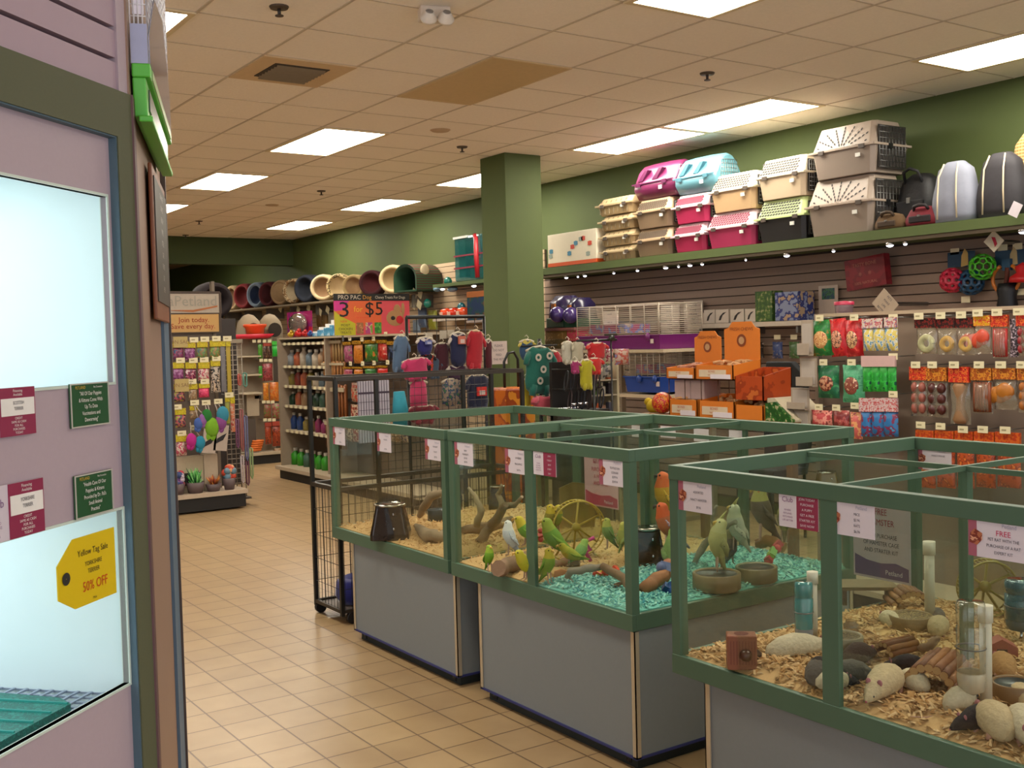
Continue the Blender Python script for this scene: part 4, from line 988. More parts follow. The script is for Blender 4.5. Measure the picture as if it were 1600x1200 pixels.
# white shelf with cartons
x0, z_ = FW.px(1072, 506, -.25); x1, _ = FW.px(1262, 500, -.25); zs = FW.px(1160, 504, -.25)[1]
t = thing('white_shelf', 'white wall shelf with four white cartons on the slat wall', 'shelf', FW.w(x0, -.25, zs-.02), FW.rz)
MB().box(0, x1-x0, 0, .25, -.02, .02).build('shelf_board', mat('#cfc2ae', .5), t)
for k in (.1, .5, .9): MB().box((x1-x0)*k, (x1-x0)*k+.02, .02, .25, -.08, -.02).build('bracket', STEEL, t)
zs += .003
def carton(u0, v0, u1, v1, label, m, deco=None, name='carton', cat='box', depth=.14, yl=-.24, F=FW, zb=None):
    x0, x1, z0, z1 = F.rect(u0, v0, u1, v1, yl)
    if zb is None: zb = z0
    W_, H_ = x1-x0, z1-zb
    t = thing(name, label, cat, F.w(x0, yl, zb), F.rz); MB().box(0, W_, 0, depth, 0, H_).build('box', m, t, bev=.002)
    if deco: deco(t, W_, H_)
    return t
def swoosh(t, W_, H_): MB().prism([(W_*.25, H_*.2), (W_*.4, H_*.2), (W_*.55, H_*.55), (W_*.85, H_*.8), (W_*.6, H_*.75), (W_*.35, H_*.5)], -.002, 0).build('black_print', mat('#2a2420', .5), t)
for i, (a, b) in enumerate(((1100, 1117), (1118, 1138), (1141, 1162), (1164, 1180))):
    carton(a, 484-i*.5, b, 503, 'small white carton with black curl print, %s on the white shelf' % ORD[i], mat('#cabfae', .6), swoosh, zb=zs)
carton(1092, 489, 1100, 503, 'narrow blank carton at the left end of the white shelf', mat('#c2b4a0', .6), zb=zs)
carton(1180, 455, 1206, 499, 'tall green printed carton on the white shelf', blot('#3a5a2c', '#55742e', '#9a9a6a', 30), zb=zs)
carton(1211, 456, 1247, 499, 'blue and white printed carton on the white shelf', blot('#8a94b0', '#37417c', '#b59a7a', 14), zb=zs, depth=.2)
# hook row under the white shelf
for i, (u, v, w_, h_, c) in enumerate(((1175, 535, 38, 24, '#1c1614'), (1215, 534, 16, 26, '#3a4a78'), (1241, 534, 16, 26, '#4a6a3c'))):
    x0, x1, z0, z1 = FW.rect(u-w_/2, v, u+w_/2, v+h_, -.1)
    t = thing('accessory_pack', ['black pouch', 'blue card pack', 'green card pack'][i]+' hanging under the white shelf', 'packet', FW.w((x0+x1)/2, -.1, z1), FW.rz)
    MB().pillow(x1-x0, z1-z0, .05).build('bag', blot(c, c, '#8a7a70', 40), t); MB().cyl((0, .1, .02), (0, 0, .02), .003, n=6).build('hook', STEEL, t); MB().box(-.035, .035, -.004, 0, .02, .06).build('price_ticket', TAGM, t)
# black trimming stand
p = at_x(1222, 640, 6.6)
t = thing('folding_chair', 'dark black padded folding seat leaning against the slat wall', 'chair', (p.x, p.y, 0), -pi/2)
z1_ = at_x(1222, 565, 6.6).z
MB().prism([(-.2, .55), (.2, .5), (.26, .8), (.22, z1_-.1), (.1, z1_), (-.16, z1_), (-.2, z1_-.2)], 0, .06).build('backrest', mat('#0b0a0b', .8), t, bev=.01)
MB().prism([(-.2, .5), (.22, .5), (.22, .56), (-.2, .56)], -.35, .04).build('seat', mat('#0b0a0b', .8), t, bev=.01)
for x in (-.18, .18):
    for y in (-.32, .04): MB().cyl((x, y, 0), (x, y, .5), .012, n=8).build('leg', BLACK, t)

# ================================================================ CAGES ON THE LEFT OF THE SLAT WALL
CX = 6.3; FC = Frame(CX, 0, -pi/2)
def cage(u0, v0, u1, v1, vb, label, wire, basec, shelf_z=None, depth=.5):
    x0, x1, z0, z1 = FC.rect(u0, v0, u1, v1); zb = FC.px((u0+u1)/2, vb)[1]; W_, H_, B_ = x1-x0, z1-z0, zb-z0
    t = thing('small_animal_cage', label, 'cage', FC.w(x0, 0, z0), FC.rz)
    q = MB(); q.rings([[(.02, .02, 0), (W_-.02, .02, 0), (W_-.02, depth-.02, 0), (.02, depth-.02, 0)], [(0, 0, B_), (W_, 0, B_), (W_, depth, B_), (0, depth, B_)]], 0, False, False)
    q.add([(.02, .02, 0), (W_-.02, .02, 0), (W_-.02, depth-.02, 0), (.02, depth-.02, 0)], [(3, 2, 1, 0)])
    q.box(-.008, W_+.008, -.008, 0, B_-.012, B_); q.box(-.008, W_+.008, depth, depth+.008, B_-.012, B_); q.build('tray', mat(basec, .35), t)
    q = MB()
    for yy in (0, depth):
        for i in range(7): x = W_*i/6; q.cyl((x, yy, B_), (x, yy, H_), .004, n=5)
        for k in range(16): z = B_+(H_-B_)*k/15; q.cyl((0, yy, z), (W_, yy, z), .0022, n=4)
    for xx in (0, W_):
        for k in range(16): z = B_+(H_-B_)*k/15; q.cyl((xx, 0, z), (xx, depth, z), .0022, n=4)
    for i in range(12): x = W_*i/11; q.cyl((x, 0, H_), (x, depth, H_), .0025, n=4)
    q.build('wire_bars', mat(wire, .4, .2), t)
    for k in (.45, .88): MB().ell((W_*k, -.01, B_*.85), (.03, .02, .035), 10).build('latch', mat(basec, .35), t)
    MB().box(W_*.9, W_*.9+.04, -.004, 0, B_*.4, B_*.7).build('sticker', mat('#c9b8b0', .5), t)
    MB().box(.05, W_*.5, .1, .4, B_+.02, B_+.10).build('inner_house', blot('#8a3a5a', '#5a6a9a', '#9a8a7a', 12), t)
    return t
cr = thing('cage_shelf_rack', 'beige two-level rack holding the purple and blue cages', 'rack', FC.w(0, 0, 0), FC.rz)
for (u0, v, u1) in ((902, 546.5, 1040), (960, 614, 1040)):
    a, z_ = FC.px(u0, v); b, _ = FC.px(u1, v); MB().box(a, b, -.03, .55, z_-.03, z_-.003).build('shelf_board', mat('#b9a78c', .5), cr)
a, _ = FC.px(903, 560); b, _ = FC.px(1040, 560)
for x in (a, b): MB().box(x, x+.03, .5, .55, 0, 1.62).build('upright', mat('#8c7d6a', .5), cr)
for x in (a, b): MB().box(x, x+.03, -.03, .5, .0, .04).build('foot', mat('#8c7d6a', .5), cr)
cage(902, 477, 1030, 546, 524, 'large white wire cage with a purple tray on the upper rack', '#b5a894', '#6a1c62')
cage(975, 548, 1031, 613, 588, 'white wire cage with a bright blue tray below the purple one', '#a89c8a', '#1d3f8a')
# habitats by the column
def habitat(u0, v0, u1, v1, label, c, F, yl, tubes=True):
    x0, x1, z0, z1 = F.rect(u0, v0, u1, v1, yl); W_, H_ = x1-x0, z1-z0
    t = thing('hamster_habitat', label, 'cage', F.w(x0, yl, z0), F.rz)
    MB().rings([[(.02, .02, H_*.3), (W_-.02, .02, H_*.3), (W_-.02, .28, H_*.3), (.02, .28, H_*.3)], [(.03, .03, H_*.8), (W_-.03, .03, H_*.8), (W_-.03, .26, H_*.8), (.03, .26, H_*.8)], [(W_*.2, .08, H_), (W_*.8, .08, H_), (W_*.8, .2, H_), (W_*.2, .2, H_)]], 0, True, True).build('dome', mat(c, .25, var=.1), t)
    MB().box(0, W_, 0, .3, 0, H_*.3).build('tray', mat('#173f2c', .4), t, bev=.01)
    MB().box(W_*.3, W_*.5, .0, .022, H_*.35, H_*.75).build('orange_panel', mat('#9a5a1c', .4), t)
    MB().ell((W_*.9, -.05, H_*.4), .08, 12).build('bubble', mat('#3a2a5c', .2), t)
    return t
habitat(853, 462, 880, 512, 'dark purple and green hamster habitat just right of the column', '#2c2240', FC, .1)
habitat(881, 465, 900, 512, 'dark rounded plastic habitat beside the white wire cage', '#241d3a', FC, .1)
t = thing('habitat_rack', 'low rack with boxed goods between the column and the cages', 'rack', FC.w(*[FC.px(850, 560, .05)[0], .05, 0]), FC.rz)
W_ = FC.px(898, 560, .05)[0]-FC.px(850, 560, .05)[0]; zt_ = FC.rect(853, 462, 896, 512, .1)[2]
MB().box(0, W_, 0, .5, zt_-.03, zt_-.003).build('shelf_board', mat('#7a4a44', .6), t)
for x in (0, W_-.03): MB().box(x, x+.03, .45, .5, 0, zt_-.03).box(x, x+.03, 0, .5, 0, .03).build('upright', mat('#8c7d6a', .5), t)
for i, (u0, v0, u1, v1, c) in enumerate(((852, 514, 885, 530, '#7a5a2a'), (852, 530, 885, 545, '#5a4a2a'), (886, 514, 900, 533, '#a8344a'))):
    carton(u0, v0, u1, v1, ['tan flat carton under the purple habitat', 'olive flat carton lowest under the purple habitat', 'bright pink carton left of the wire cage'][i], blot(c, c, '#9a7a4a', 30), None, F=FC, yl=.08, depth=.2)
# ================================================================ ORANGE CHEW CARTONS
OX = 5.1; FO = Frame(OX, 0, -pi/2); ORA = mat('#c9701c', .55, var=.05)
x0, _ = FO.px(1003, 655); x1, _ = FO.px(1238, 655); zt_ = FO.px(1110, 652)[1]
tb = thing('display_table', 'display table under the orange chew cartons behind the bird tank', 'table', FO.w(x0, 0, 0), FO.rz)
W_ = x1-x0
MB().box(0, W_, 0, .6, zt_-.035, zt_).build('table_top', mat('#8c6a48', .5), tb, bev=.004)
for x in (.03, W_-.08):
    for y in (.03, .52): MB().box(x, x+.05, y, y+.05, 0, zt_-.035).build('leg', mat('#6b5038', .6), tb)
def logo_disc(t, W_, H_, x, z, y=-.002, r=.03):
    MB().lathe([(.001, 0), (r, 0)], 20, 0, T(x, y, z) @ RX(pi/2)).build('round_logo', mat('#7a3a14', .5), t)
    MB().lathe([(.001, 0), (r*.6, 0)], 16, 0, T(x, y-.001, z) @ RX(pi/2)).build('logo_centre', mat('#b08a60', .5), t)
def orange_box(u0, v0, u1, v1, label, zb, lid=None, card=True, depth=.26, yl=0, contents=True):
    x0, x1, z0, z1 = FO.rect(u0, v0, u1, v1, yl); W_, H_ = x1-x0, z1-z0
    t = thing('chew_carton', label, 'box', FO.w(x0, yl, zb), FO.rz, 'orange chew cartons on the table')
    q = MB(); th = .006
    q.box(0, W_, 0, th, 0, H_*.75); q.box(0, W_, depth-th, depth, 0, H_); q.prism([(0, 0), (0, 0)], 0, 0) if False else None
    for xx in (0, W_-th): q.add([(xx, 0, 0), (xx+th, 0, 0), (xx+th, depth, 0), (xx, depth, 0), (xx, 0, H_*.75), (xx+th, 0, H_*.75), (xx+th, depth, H_), (xx, depth, H_)], [(0, 3, 2, 1), (4, 5, 6, 7), (0, 1, 5, 4), (2, 3, 7, 6), (0, 4, 7, 3), (1, 2, 6, 5)])
    q.box(th, W_-th, th, depth-th, 0, th); q.build('tray', ORA, t)
    if card:
        MB().box(W_*.1, W_*.82, -.004, 0, H_*.12, H_*.5).build('white_label', mat('#cbb89c', .5), t)
        q = MB(); q.text('BONES', H_*.16, W_*.45, H_*.4, -.005); q.text('NATURAL', H_*.13, W_*.45, H_*.22, -.005); q.build('lettering', mat('#a83a1c', .5), t)
        MB().box(W_*.42, W_*.95, -.007, -.004, H_*.02, H_*.26).build('price_label', CARDM, t)
    if lid:
        lh = lid
        q = MB(); q.prism([(.01, H_), (W_-.01, H_), (W_-.01, H_+lh*.8), (W_*.85, H_+lh*.85), (W_*.75, H_+lh), (W_*.25, H_+lh), (W_*.15, H_+lh*.85), (.01, H_+lh*.8)], depth, depth+.006); q.build('raised_lid', ORA, t)
        logo_disc(t, W_, H_, W_*.5, H_+lh*.5, depth-.002, min(W_, lh)*.17)
        MB().text('FRESH CHEWS', lh*.13, W_*.5, H_+lh*.8, depth-.002).build('lettering', mat('#7a3a14', .5), t)
    if contents:
        q = MB(); R_ = random.Random(int(u0))
        for k in range(14):
            x = R_.uniform(.04, W_-.04); y = R_.uniform(.05, depth-.05); z = H_*.72+R_.uniform(-.01, .02); a = R_.uniform(0, pi); l = .04
            q.loft([(x-cos(a)*l, y-sin(a)*l, z), (x, y, z+.01), (x+cos(a)*l, y+sin(a)*l, z)], [.012, .009, .012], 7)
        q.build('chews', mat(R_.choice(['#b98a5c', '#a8745a', '#c9a074']), .7, var=.2), t)
    return t
zz = zt_
def H(r): a = FO.rect(*r); return a[3]-a[2]
orange_box(1046, 612, 1089, 645, 'orange chew carton, lower row left end', zz)
orange_box(1092, 612, 1147, 646, 'orange chew carton, lower row middle', zz)
orange_box(1149, 613, 1192, 643, 'orange carton with round logo, lower row right end', zz, card=False)
# wire riser for the upper row
zr = FO.px(1100, 592)[1]
xa, _ = FO.px(1042, 600); xb, _ = FO.px(1146, 600)
t = thing('wire_riser', 'dark wire riser carrying the upper row of orange cartons', 'riser', FO.w(xa, .0, zt_), FO.rz)
q = MB()
for y in (0.02, .28):
    q.cyl((0, y, zr-zt_-.006), (xb-xa, y, zr-zt_-.006), .004, n=6)
    for k in range(5): q.cyl(((xb-xa)*k/4, y, 0), ((xb-xa)*k/4, y, zr-zt_-.006), .003, n=6)
for k in range(12): q.cyl(((xb-xa)*k/11, .02, zr-zt_-.006), ((xb-xa)*k/11, .28, zr-zt_-.006), .002, n=5)
q.build('wires', mat('#4a2c1c', .5, .5), t)
orange_box(1041, 570, 1085, 592, 'orange chew carton with raised lid, upper row left', zr, lid=.22)
orange_box(1087, 563, 1145, 592, 'orange chew carton with raised lid, upper row middle', zr, lid=.25)
_k = ORA; ORA = blot('#a8431a', '#8f3414', '#b8602a', 12)
orange_box(1148, 563, 1192, 612, 'tall rusty orange carton with round logo, upper row right', zz+H((1149, 613, 1192, 643))+.004, card=False, contents=False)
ORA = _k
for i, (u0, u1, c, s) in enumerate(((1054, 1078, '#b39a94', 'left'), (1079, 1100, '#a8908c', 'right'))):
    carton(u0, 594, u1, 611, 'pinkish white bundle between the orange rows, %s one' % s, mat(c, .6), F=FO, yl=.05, depth=.15, zb=zt_+H((1046, 612, 1089, 645))*.75+.004)
# loose chew pile in between
q = MB(); R_ = random.Random(3); xa, za = FO.px(1100, 611, .05); xb, _ = FO.px(1148, 611, .05)
# ball, green mat boards, yellow toy
x, z = FO.px(1035, 632, .05)
t = thing('toy_ball', 'red and yellow netted ball beside the orange cartons', 'ball', FO.w(x, .05, zt_+.075), FO.rz)
MB().ell((0, 0, 0), .075, 20, h=12).build('ball', blot('#b01820', '#c9801c', '#8a1016', 60, .4, .5), t)
x, z = FO.px(1019, 640, .1); t = thing('yellow_plush_toy', 'yellow plush toy tucked beside the netted ball', 'toy', FO.w(x, .12, zt_+.04), FO.rz)
MB().ell((0, 0, 0), (.07, .05, .05), 14).ell((-.06, 0, .03), (.035, .03, .03), 10).ell((.05, -.01, .035), (.02, .02, .03), 8).build('toy_body', mat('#b89a14', .9), t)
x0, z0 = FO.px(1196, 655); 
t = thing('grass_mat', 'white sheet with green leafy mats stacked on the table end', 'mat', FO.w(x0, .02, zt_), FO.rz)
MB().prism([(0, 0), (.22, 0), (.22, .01), (.06, .14), (0, .14)], 0, .3).build('slanted_sheet', mat('#b8ab90', .6), t)
MB().prism([(.0, .0), (.22, .0), (.22, .015), (.08, .12), (0, .11)], -.02, -.001).build('leaf_print', blot('#1f4a1c', '#35682a', '#a89c78', 40), t)
carton(1193, 594, 1209, 640, 'tall cream carton with green top behind the grass mats', blot('#b8ac90', '#a89c80', '#3f8a2a', 20), F=FO, yl=.3, depth=.1, zb=zt_)
# ================================================================ LEFT TOY DISPLAY (faces the viewer)
DY = 10.45; FD = Frame(0, DY, 0)
xl, xr_ = 2.55, FD.px(384, 770)[0]
ld = thing('toy_display', 'freestanding cat toy display with black base beside the kennel', 'display', (0, DY, 0), 0)
MB().box(xl, 3.70, .30, .33, .15, 1.78).build('back_panel', mat('#77685c', .6), ld)
MB().box(xl, xr_+.02, -.02, .34, .15, .19).build('base_shelf', mat('#b3a08a', .5), ld)
MB().box(xl, xr_, 0, .32, .02, .15).build('kick_base', mat('#141210', .6), ld)
MB().box(3.70, 3.73, .28, .34, .19, 2.26).build('upright', mat('#6d5f50', .5), ld)
x0, z0 = FD.px(263, 490, .26); x1, z1 = FD.px(343, 460, .26)
sg = thing('store_sign', 'cream and orange card sign with raised store letters above the cat toy display', 'sign', (0, DY+.26, 0), 0)
a = FD.rect(240, 457, 344, 490, .26); MB().box(a[0], a[1], 0, .02, a[2], a[3]).build('header_board', mat('#a39584', .5), sg)
b = FD.rect(240, 490, 344, 520, .26); MB().box(b[0], b[1], 0, .02, b[2], b[3]).build('message_board', mat('#b98f52', .5), sg)
q = MB(); e = .012
for r in (a, b): q.box(r[0], r[1], -.004, 0, r[2]-e/2, r[2]+e/2); q.box(r[1]-e, r[1]+e, -.006, .022, r[2], r[3])
q.box(a[0], a[1], -.004, .02, a[3]-e, a[3]+e); q.build('frame', mat('#3b2a1c', .5), sg)
xc, zc = FD.px(301, 471, .26); MB().text('aPetland', .145, xc, zc, -.004, sx=1.0).build('lettering', mat('#8d8578', .5), sg)
q = MB(); zc = FD.px(300, 483, .26)[1]; q.prism([(a[0]+.1, zc-.01), (xc, zc-.03), (a[1]-.03, zc+.02), (a[1]-.03, zc+.035), (xc, zc-.008)], -.004, 0); q.build('swoosh', mat('#9c5a2a', .5), sg)
q = MB(); x, z = FD.px(303, 500, .26); q.text('Join today.', .072, x, z, -.004); x, z = FD.px(302, 510, .26); q.text('Save every day.', .072, x, z, -.004); q.build('lettering', mat('#8f2a14', .5), sg)
MB().box(a[0], 3.70, .01, .04, 1.76, b[2]).build('support_panel', mat('#231a14', .6), sg)
YT = .10   # plane of the hanging goods (nearer than the panel)
YEL = blot('#a89a18', '#c2b02a', '#a8641a', 50); GT = 'cat toy packets on the left display'
def contents(cs): return blot(cs[0], cs[1], cs[2], 38, .4)
hookset(ld, FD, [(284, 531), (303, 531), (320, 530), (338, 529), (355, 529), (282, 563), (302, 563), (319, 562), (338, 560), (300, 596), (320, 596), (277, 636), (304, 629), (322, 629), (341, 627), (358, 617), (284, 677), (304, 668)], YT-.02, .30, .085, .05, loc=lambda p: p)
CT = [('#5a2a4a', '#8a3a5a', '#3a5a7a'), ('#7a5a3a', '#5a7a3a', '#3a4a5a'), ('#8a6a3a', '#4a6a3a', '#7a8a3a'), ('#6a2a5a', '#8a4a7a', '#a07a9a'), ('#5a1a3a', '#8a2a4a', '#c0b0b0'), ('#a84a5a', '#c9b8a8', '#7a2a4a'), ('#3a3a3a', '#a8405a', '#8aa03a'), ('#8a6a4a', '#a08a6a', '#6a5a4a'), ('#c02a5a', '#d84a6a', '#a01a4a')]
prow = [(270, 534, 287, 562, 0, 'top row, first'), (288, 534, 305, 563, 3, 'top row, second, with blue and pink toys'), (307, 533, 324, 562, 1, 'top row, third, olive toys'), (327, 532, 344, 561, 2, 'top row, fourth, green toys'),
 (269, 566, 287, 595, 3, 'second row, first, purple toys'), (289, 566, 306, 596, 4, 'second row, second, dark pink toys'), (309, 566, 327, 595, 5, 'second row, third, coral and white toys'),
 (270, 600, 289, 628, 6, 'third row, first, mixed toys'), (294, 599, 308, 626, 7, 'third row, second, tan toy'), (310, 599, 327, 621, 8, 'third row, third, hot pink toy'),
 (273, 638, 290, 668, 6, 'fourth row, dark toys by the kennel edge'), (272, 679, 292, 712, 5, 'fifth row, pink strings'), (296, 634, 309, 655, 7, 'fourth row, slim with orange foot')]
for u0, v0, u1, v1, c, s in prow:
    packet(FD, u0, v0, u1, v1, YT, 'cat toy packet with yellow header card, '+s, contents(CT[c]), YEL, .33, GT, 'cat_toy_packet', 'packet', .07)
for u0, v0, u1, v1, s in ((271, 526, 293, 543, 'over the top row'), (273, 592, 295, 612, 'over the third row')):
    r = FD.rect(u0, v0, u1, v1, YT-.04); t = thing('notice_card', 'tan notice card clipped '+s+' of cat toys', 'sign', FD.w(r[0], YT-.04, r[2]), 0)
    MB().box(0, r[1]-r[0], -.003, 0, 0, r[3]-r[2]).build('card', mat('#a8935c', .6), t); MB().text('ON SALE', .05, (r[1]-r[0])/2, (r[3]-r[2])/2, -.004).build('lettering', mat('#7a5a3a', .5), t)
    MB().cyl((.05, 0, (r[3]-r[2])*.5), (.05, .24, (r[3]-r[2])*.5), .004, n=6).build('hook', STEEL, t)
packet(FD, 329, 563, 344, 613, YT, 'tall cream card with black cat shapes among the toy packets', blot('#a89a8c', '#1a1818', '#c0a890', 30), YEL, .18, None, 'cat_toy_packet')
packet(FD, 345, 533, 353, 612, YT, 'long grey sleeve of wands at the right of the cat toys', mat('#6d6a6c', .4, var=.2), YEL, .1, None, 'wand_packet')
packet(FD, 354, 533, 361, 614, YT, 'long yellow wand with red tip at the right of the cat toys', mat('#a08a2c', .5), YEL, .1, None, 'wand_packet')
packet(FD, 352, 619, 359, 662, YT, 'thin lime wand hanging low at the right of the cat toys', mat('#8a8a3a', .5), YEL, .2, None, 'wand_packet')
packet(FD, 360, 619, 367, 675, YT, 'thin orange-footed wand hanging lowest at the right', blot('#b86a4a', '#b8a08a', '#a03a2a', 30), YEL, .2, None, 'wand_packet')
def dangler(u, v, ut, vt, r, col, s):
    x, z = FD.px(u, v, YT-.06); xt, zt2 = FD.px(ut, vt, YT-.02)
    t = thing('feather_toy', s, 'cat toy', FD.w(x, YT-.06, z), 0, 'dangling plush cat toys')
    q = MB(); q.ell((0, 0, 0), (r*.75, r*.4, r), 12); q.ell((r*.5, 0, -r*.8), (r*.35, r*.2, r*.5), 8, 0, RY(.5)); q.ell((-r*.4, 0, -r*.85), (r*.3, r*.2, r*.45), 8); q.build('plush', mat(col, .9, var=.15), t)
    MB().loft([(0, 0, r*.9), ((xt-x)*.5, .02, (zt2-z)*.6), (xt-x, .04, zt2-z)], .006, 5).build('string', mat('#9a8a80', .8), t)
for a in ((323, 650, 321, 632, .07, '#1f6a2a', 'dark green fish-shaped toy on a string'), (331, 668, 325, 632, .10, '#6a9a1c', 'lime green leaf-shaped toy, largest of the dangling ones'), (345, 660, 336, 632, .08, '#7a3f7a', 'purple dangling toy between the lime and blue ones'), (356-8, 648, 341, 630, .085, '#2f7a90', 'turquoise dangling toy nearest the yellow wands'), (318, 655, 306, 634, .06, '#8a5a9a', 'pale violet dangling toy left of the lime one'), (310, 662, 304, 634, .06, '#3f5a9a', 'small blue dangling toy beside the slim packet'), (313, 692, 306, 670, .07, '#1f7a96', 'teal tinsel toy just above the white bin'), (299, 688, 297, 660, .07, '#a8207a', 'magenta tinsel toy above the white bin')):
    dangler(*a)
for i, (u0, v0, u1, v1) in enumerate(((316, 670, 337, 708), (334, 664, 355, 704))):
    r = FD.rect(u0, v0, u1, v1, YT-.05); W_, H_ = r[1]-r[0], r[3]-r[2]
    t = thing('picture_card', 'white tilted card with black bird picture, %s of the pair' % ('left' if i == 0 else 'right'), 'packet', FD.w((r[0]+r[1])/2, YT-.05, (r[2]+r[3])/2), 0); t.rotation_euler = (0, radians(8), 0)
    MB().box(-W_/2, W_/2, -.02, 0, -H_/2, H_/2).build('card', mat('#a8998c', .6), t)
    MB().prism([(-.05, -.06), (.02, -.02), (.05, .05), (.0, .02), (-.04, -.01)], -.024, -.02).build('bird_print', mat('#17151a', .5), t)
    MB().cyl((0, 0, H_*.42), (0, .25, H_*.42), .004, n=6).build('hook', STEEL, t)
# low bins on the base shelf
def bx(name, cat, u0, v0, u1, v1, yl, label, m, depth=.15, zb=.191):
    r = FD.rect(u0, v0, u1, v1, yl); t = thing(name, label, cat, FD.w(r[0], yl, zb), 0); W_, H_ = r[1]-r[0], r[3]-zb
    MB().box(0, W_, 0, depth, 0, H_).build('body', m, t, bev=.004); return t, W_, H_
t, W_, H_ = bx('white_bin', 'bin', 268, 714, 318, 745, .14, 'low cream box with dark window behind the tinsel toys', mat('#a8997f', .6), .13)
MB().box(W_*.15, W_*.9, -.003, 0, H_*.2, H_*.55).build('window', mat('#1c1815', .5), t)
bx('white_box', 'box', 319, 709, 341, 765, .13, 'tall blank cream box behind the orange feathers', mat('#ad9d86', .6), .1)
def basket(u0, v0, u1, v1, label, cols, n, yl=.05, spiky=False, seed=1):
    r = FD.rect(u0, v0, u1, v1, yl); W_, H_ = r[1]-r[0], r[3]-.191
    t = thing('toy_basket', label, 'basket', FD.w((r[0]+r[1])/2, yl+.03, .191), 0); R_ = random.Random(seed)
    q = MB(); q.lathe([(.001, 0), (W_*.34, 0), (W_*.46, H_*.45), (W_*.44, H_*.45), (W_*.32, .01)], 18); q.build('basket', mat('#5a4a4a', .6), t)
    q = MB()
    for i in range(n):
        a = R_.uniform(0, 2*pi); rr = R_.uniform(0, W_*.34); z = H_*R_.uniform(.35, .85)
        if spiky:
            q.loft([(rr*.4*cos(a), rr*.4*sin(a), z*.6), (rr*1.3*cos(a), rr*1.3*sin(a), z+R_.uniform(0, H_*.25))], [.012, .002], 5, i % len(cols))
        else: q.ell((rr*cos(a), rr*.6*sin(a), z), R_.uniform(.025, .04), 8, i % len(cols), None, 5)
    q.build('loose_toys', [mat(c, .5) for c in cols], t)['kind'] = 'stuff'
basket(268, 735, 291, 777, 'basket of purple, white and red balls by the kennel edge', ['#5a3a7a', '#b8a8b8', '#a8283a', '#2a3a6a'], 40, seed=1)
basket(291, 733, 322, 772, 'bucket of green tinsel cat toys on the base shelf', ['#2f7a3a', '#58a84a', '#8ac878', '#1f5a2a'], 90, spiky=True, seed=2)
basket(322, 742, 348, 768, 'small tray of orange feather toys on the base shelf', ['#a8482a', '#7a3a1a', '#c0782a'], 50, spiky=True, seed=3)
basket(349, 725, 370, 765, 'basket of orange and coral toys at the right end of the base shelf', ['#c0642a', '#b8402a', '#d09a6a', '#5a7a8a'], 45, seed=4)
# grid panel with collars at the end of the display
r = FD.rect(369, 531, 395, 760, -.02)
t = thing('wire_grid_panel', 'tall wire grid panel at the right end of the cat toy display', 'rack', FD.w(r[0], .28, r[2]), 0); W_, H_ = (r[1]-r[0])*1.1, r[3]-r[2]
q = MB()
for i in range(5): q.cyl((W_*i/4, 0, -.15), (W_*i/4, 0, H_), .005, n=5)
for i in range(30): q.cyl((0, 0, H_*i/29), (W_, 0, H_*i/29), .004, n=5)
q.build('wire_grid', mat('#8c8072', .5, .3), t); MB().box(-.01, W_+.01, -.02, .02, H_-.03, H_+.01).build('top_bar', mat('#8a7c6a', .5), t)
MB().box(-.02, W_+.02, -.08, .08, -.16, -.14).build('foot', mat('#4a4038', .5), t)
for i, (u0, v0, u1, v1, c) in enumerate(((371, 585, 377, 602, '#a8483a'), (379, 583, 387, 604, '#4a7a6a'), (368, 655, 374, 700, '#6a3a5a'), (375, 640, 381, 705, '#8a4a4a'), (382, 650, 388, 720, '#5a5a7a'), (376, 712, 382, 755, '#a89a9a'), (384, 720, 390, 758, '#5a2a3a'), (390, 700, 396, 748, '#7a8a5a'))):
    r = FD.rect(u0, v0, u1, v1, .2); t = thing('pet_collar', 'thin %s collar or leash hanging on the wire grid panel, %s' % (['brick red', 'grey green', 'plum', 'dull red', 'slate blue', 'silver', 'dark wine', 'olive'][i], 'upper' if v0 < 620 else 'lower'), 'collar', FD.w((r[0]+r[1])/2, .2, r[3]), 0, 'collars on the wire grid panel')
    W_, H_ = r[1]-r[0], r[3]-r[2]
    MB().loft([(-W_*.3, 0, -.005), (-W_*.3, 0, -H_*.9), (0, -.01, -H_), (W_*.3, 0, -H_*.9), (W_*.3, 0, -.005), (0, 0.01, 0), (-W_*.3, 0, -.005)], .009, 6).build('strap', mat(c, .6), t); MB().cyl((0, .08, -.005), (0, 0, -.005), .004, n=5).build('hook', STEEL, t)

# ================================================================ MIDDLE AISLE (far, faces the viewer)
MY = 14.1; FM = Frame(0, MY, 0)
r = FM.rect(386, 530, 441, 722)
mg = thing('aisle_gondola', 'far gondola end with green and orange packets across the aisle', 'display', (0, MY, 0), 0)
MB().box(r[0]-.05, r[1], .28, .32, .15, 1.70).build('back_panel', mat('#8a7b68', .6), mg)
MB().box(r[0]-.05, r[1], .02, .3, .12, .16).build('base_shelf', mat('#b0a088', .5), mg)
MB().box(r[0]-.02, r[1]-.03, .05, .3, 0, .12).build('kick_base', mat('#161310', .6), mg)
for k, s in ((1.45, ''), (1.2, ''), (.95, '')): MB().box(r[0]-.04, r[0]+.24, .05, .28, k, k+.02).build('small_shelf', mat('#b5a78e', .5), mg)
hookset(mg, FM, [(397+8*i, 533) for i in range(4)]+[(408+7*i, 563) for i in range(3)]+[(412+7*i, 628) for i in range(3)]+[(414+7*i, 656) for i in range(3)], .08, .28, .05, .04)
GM = 'packets on the far gondola'
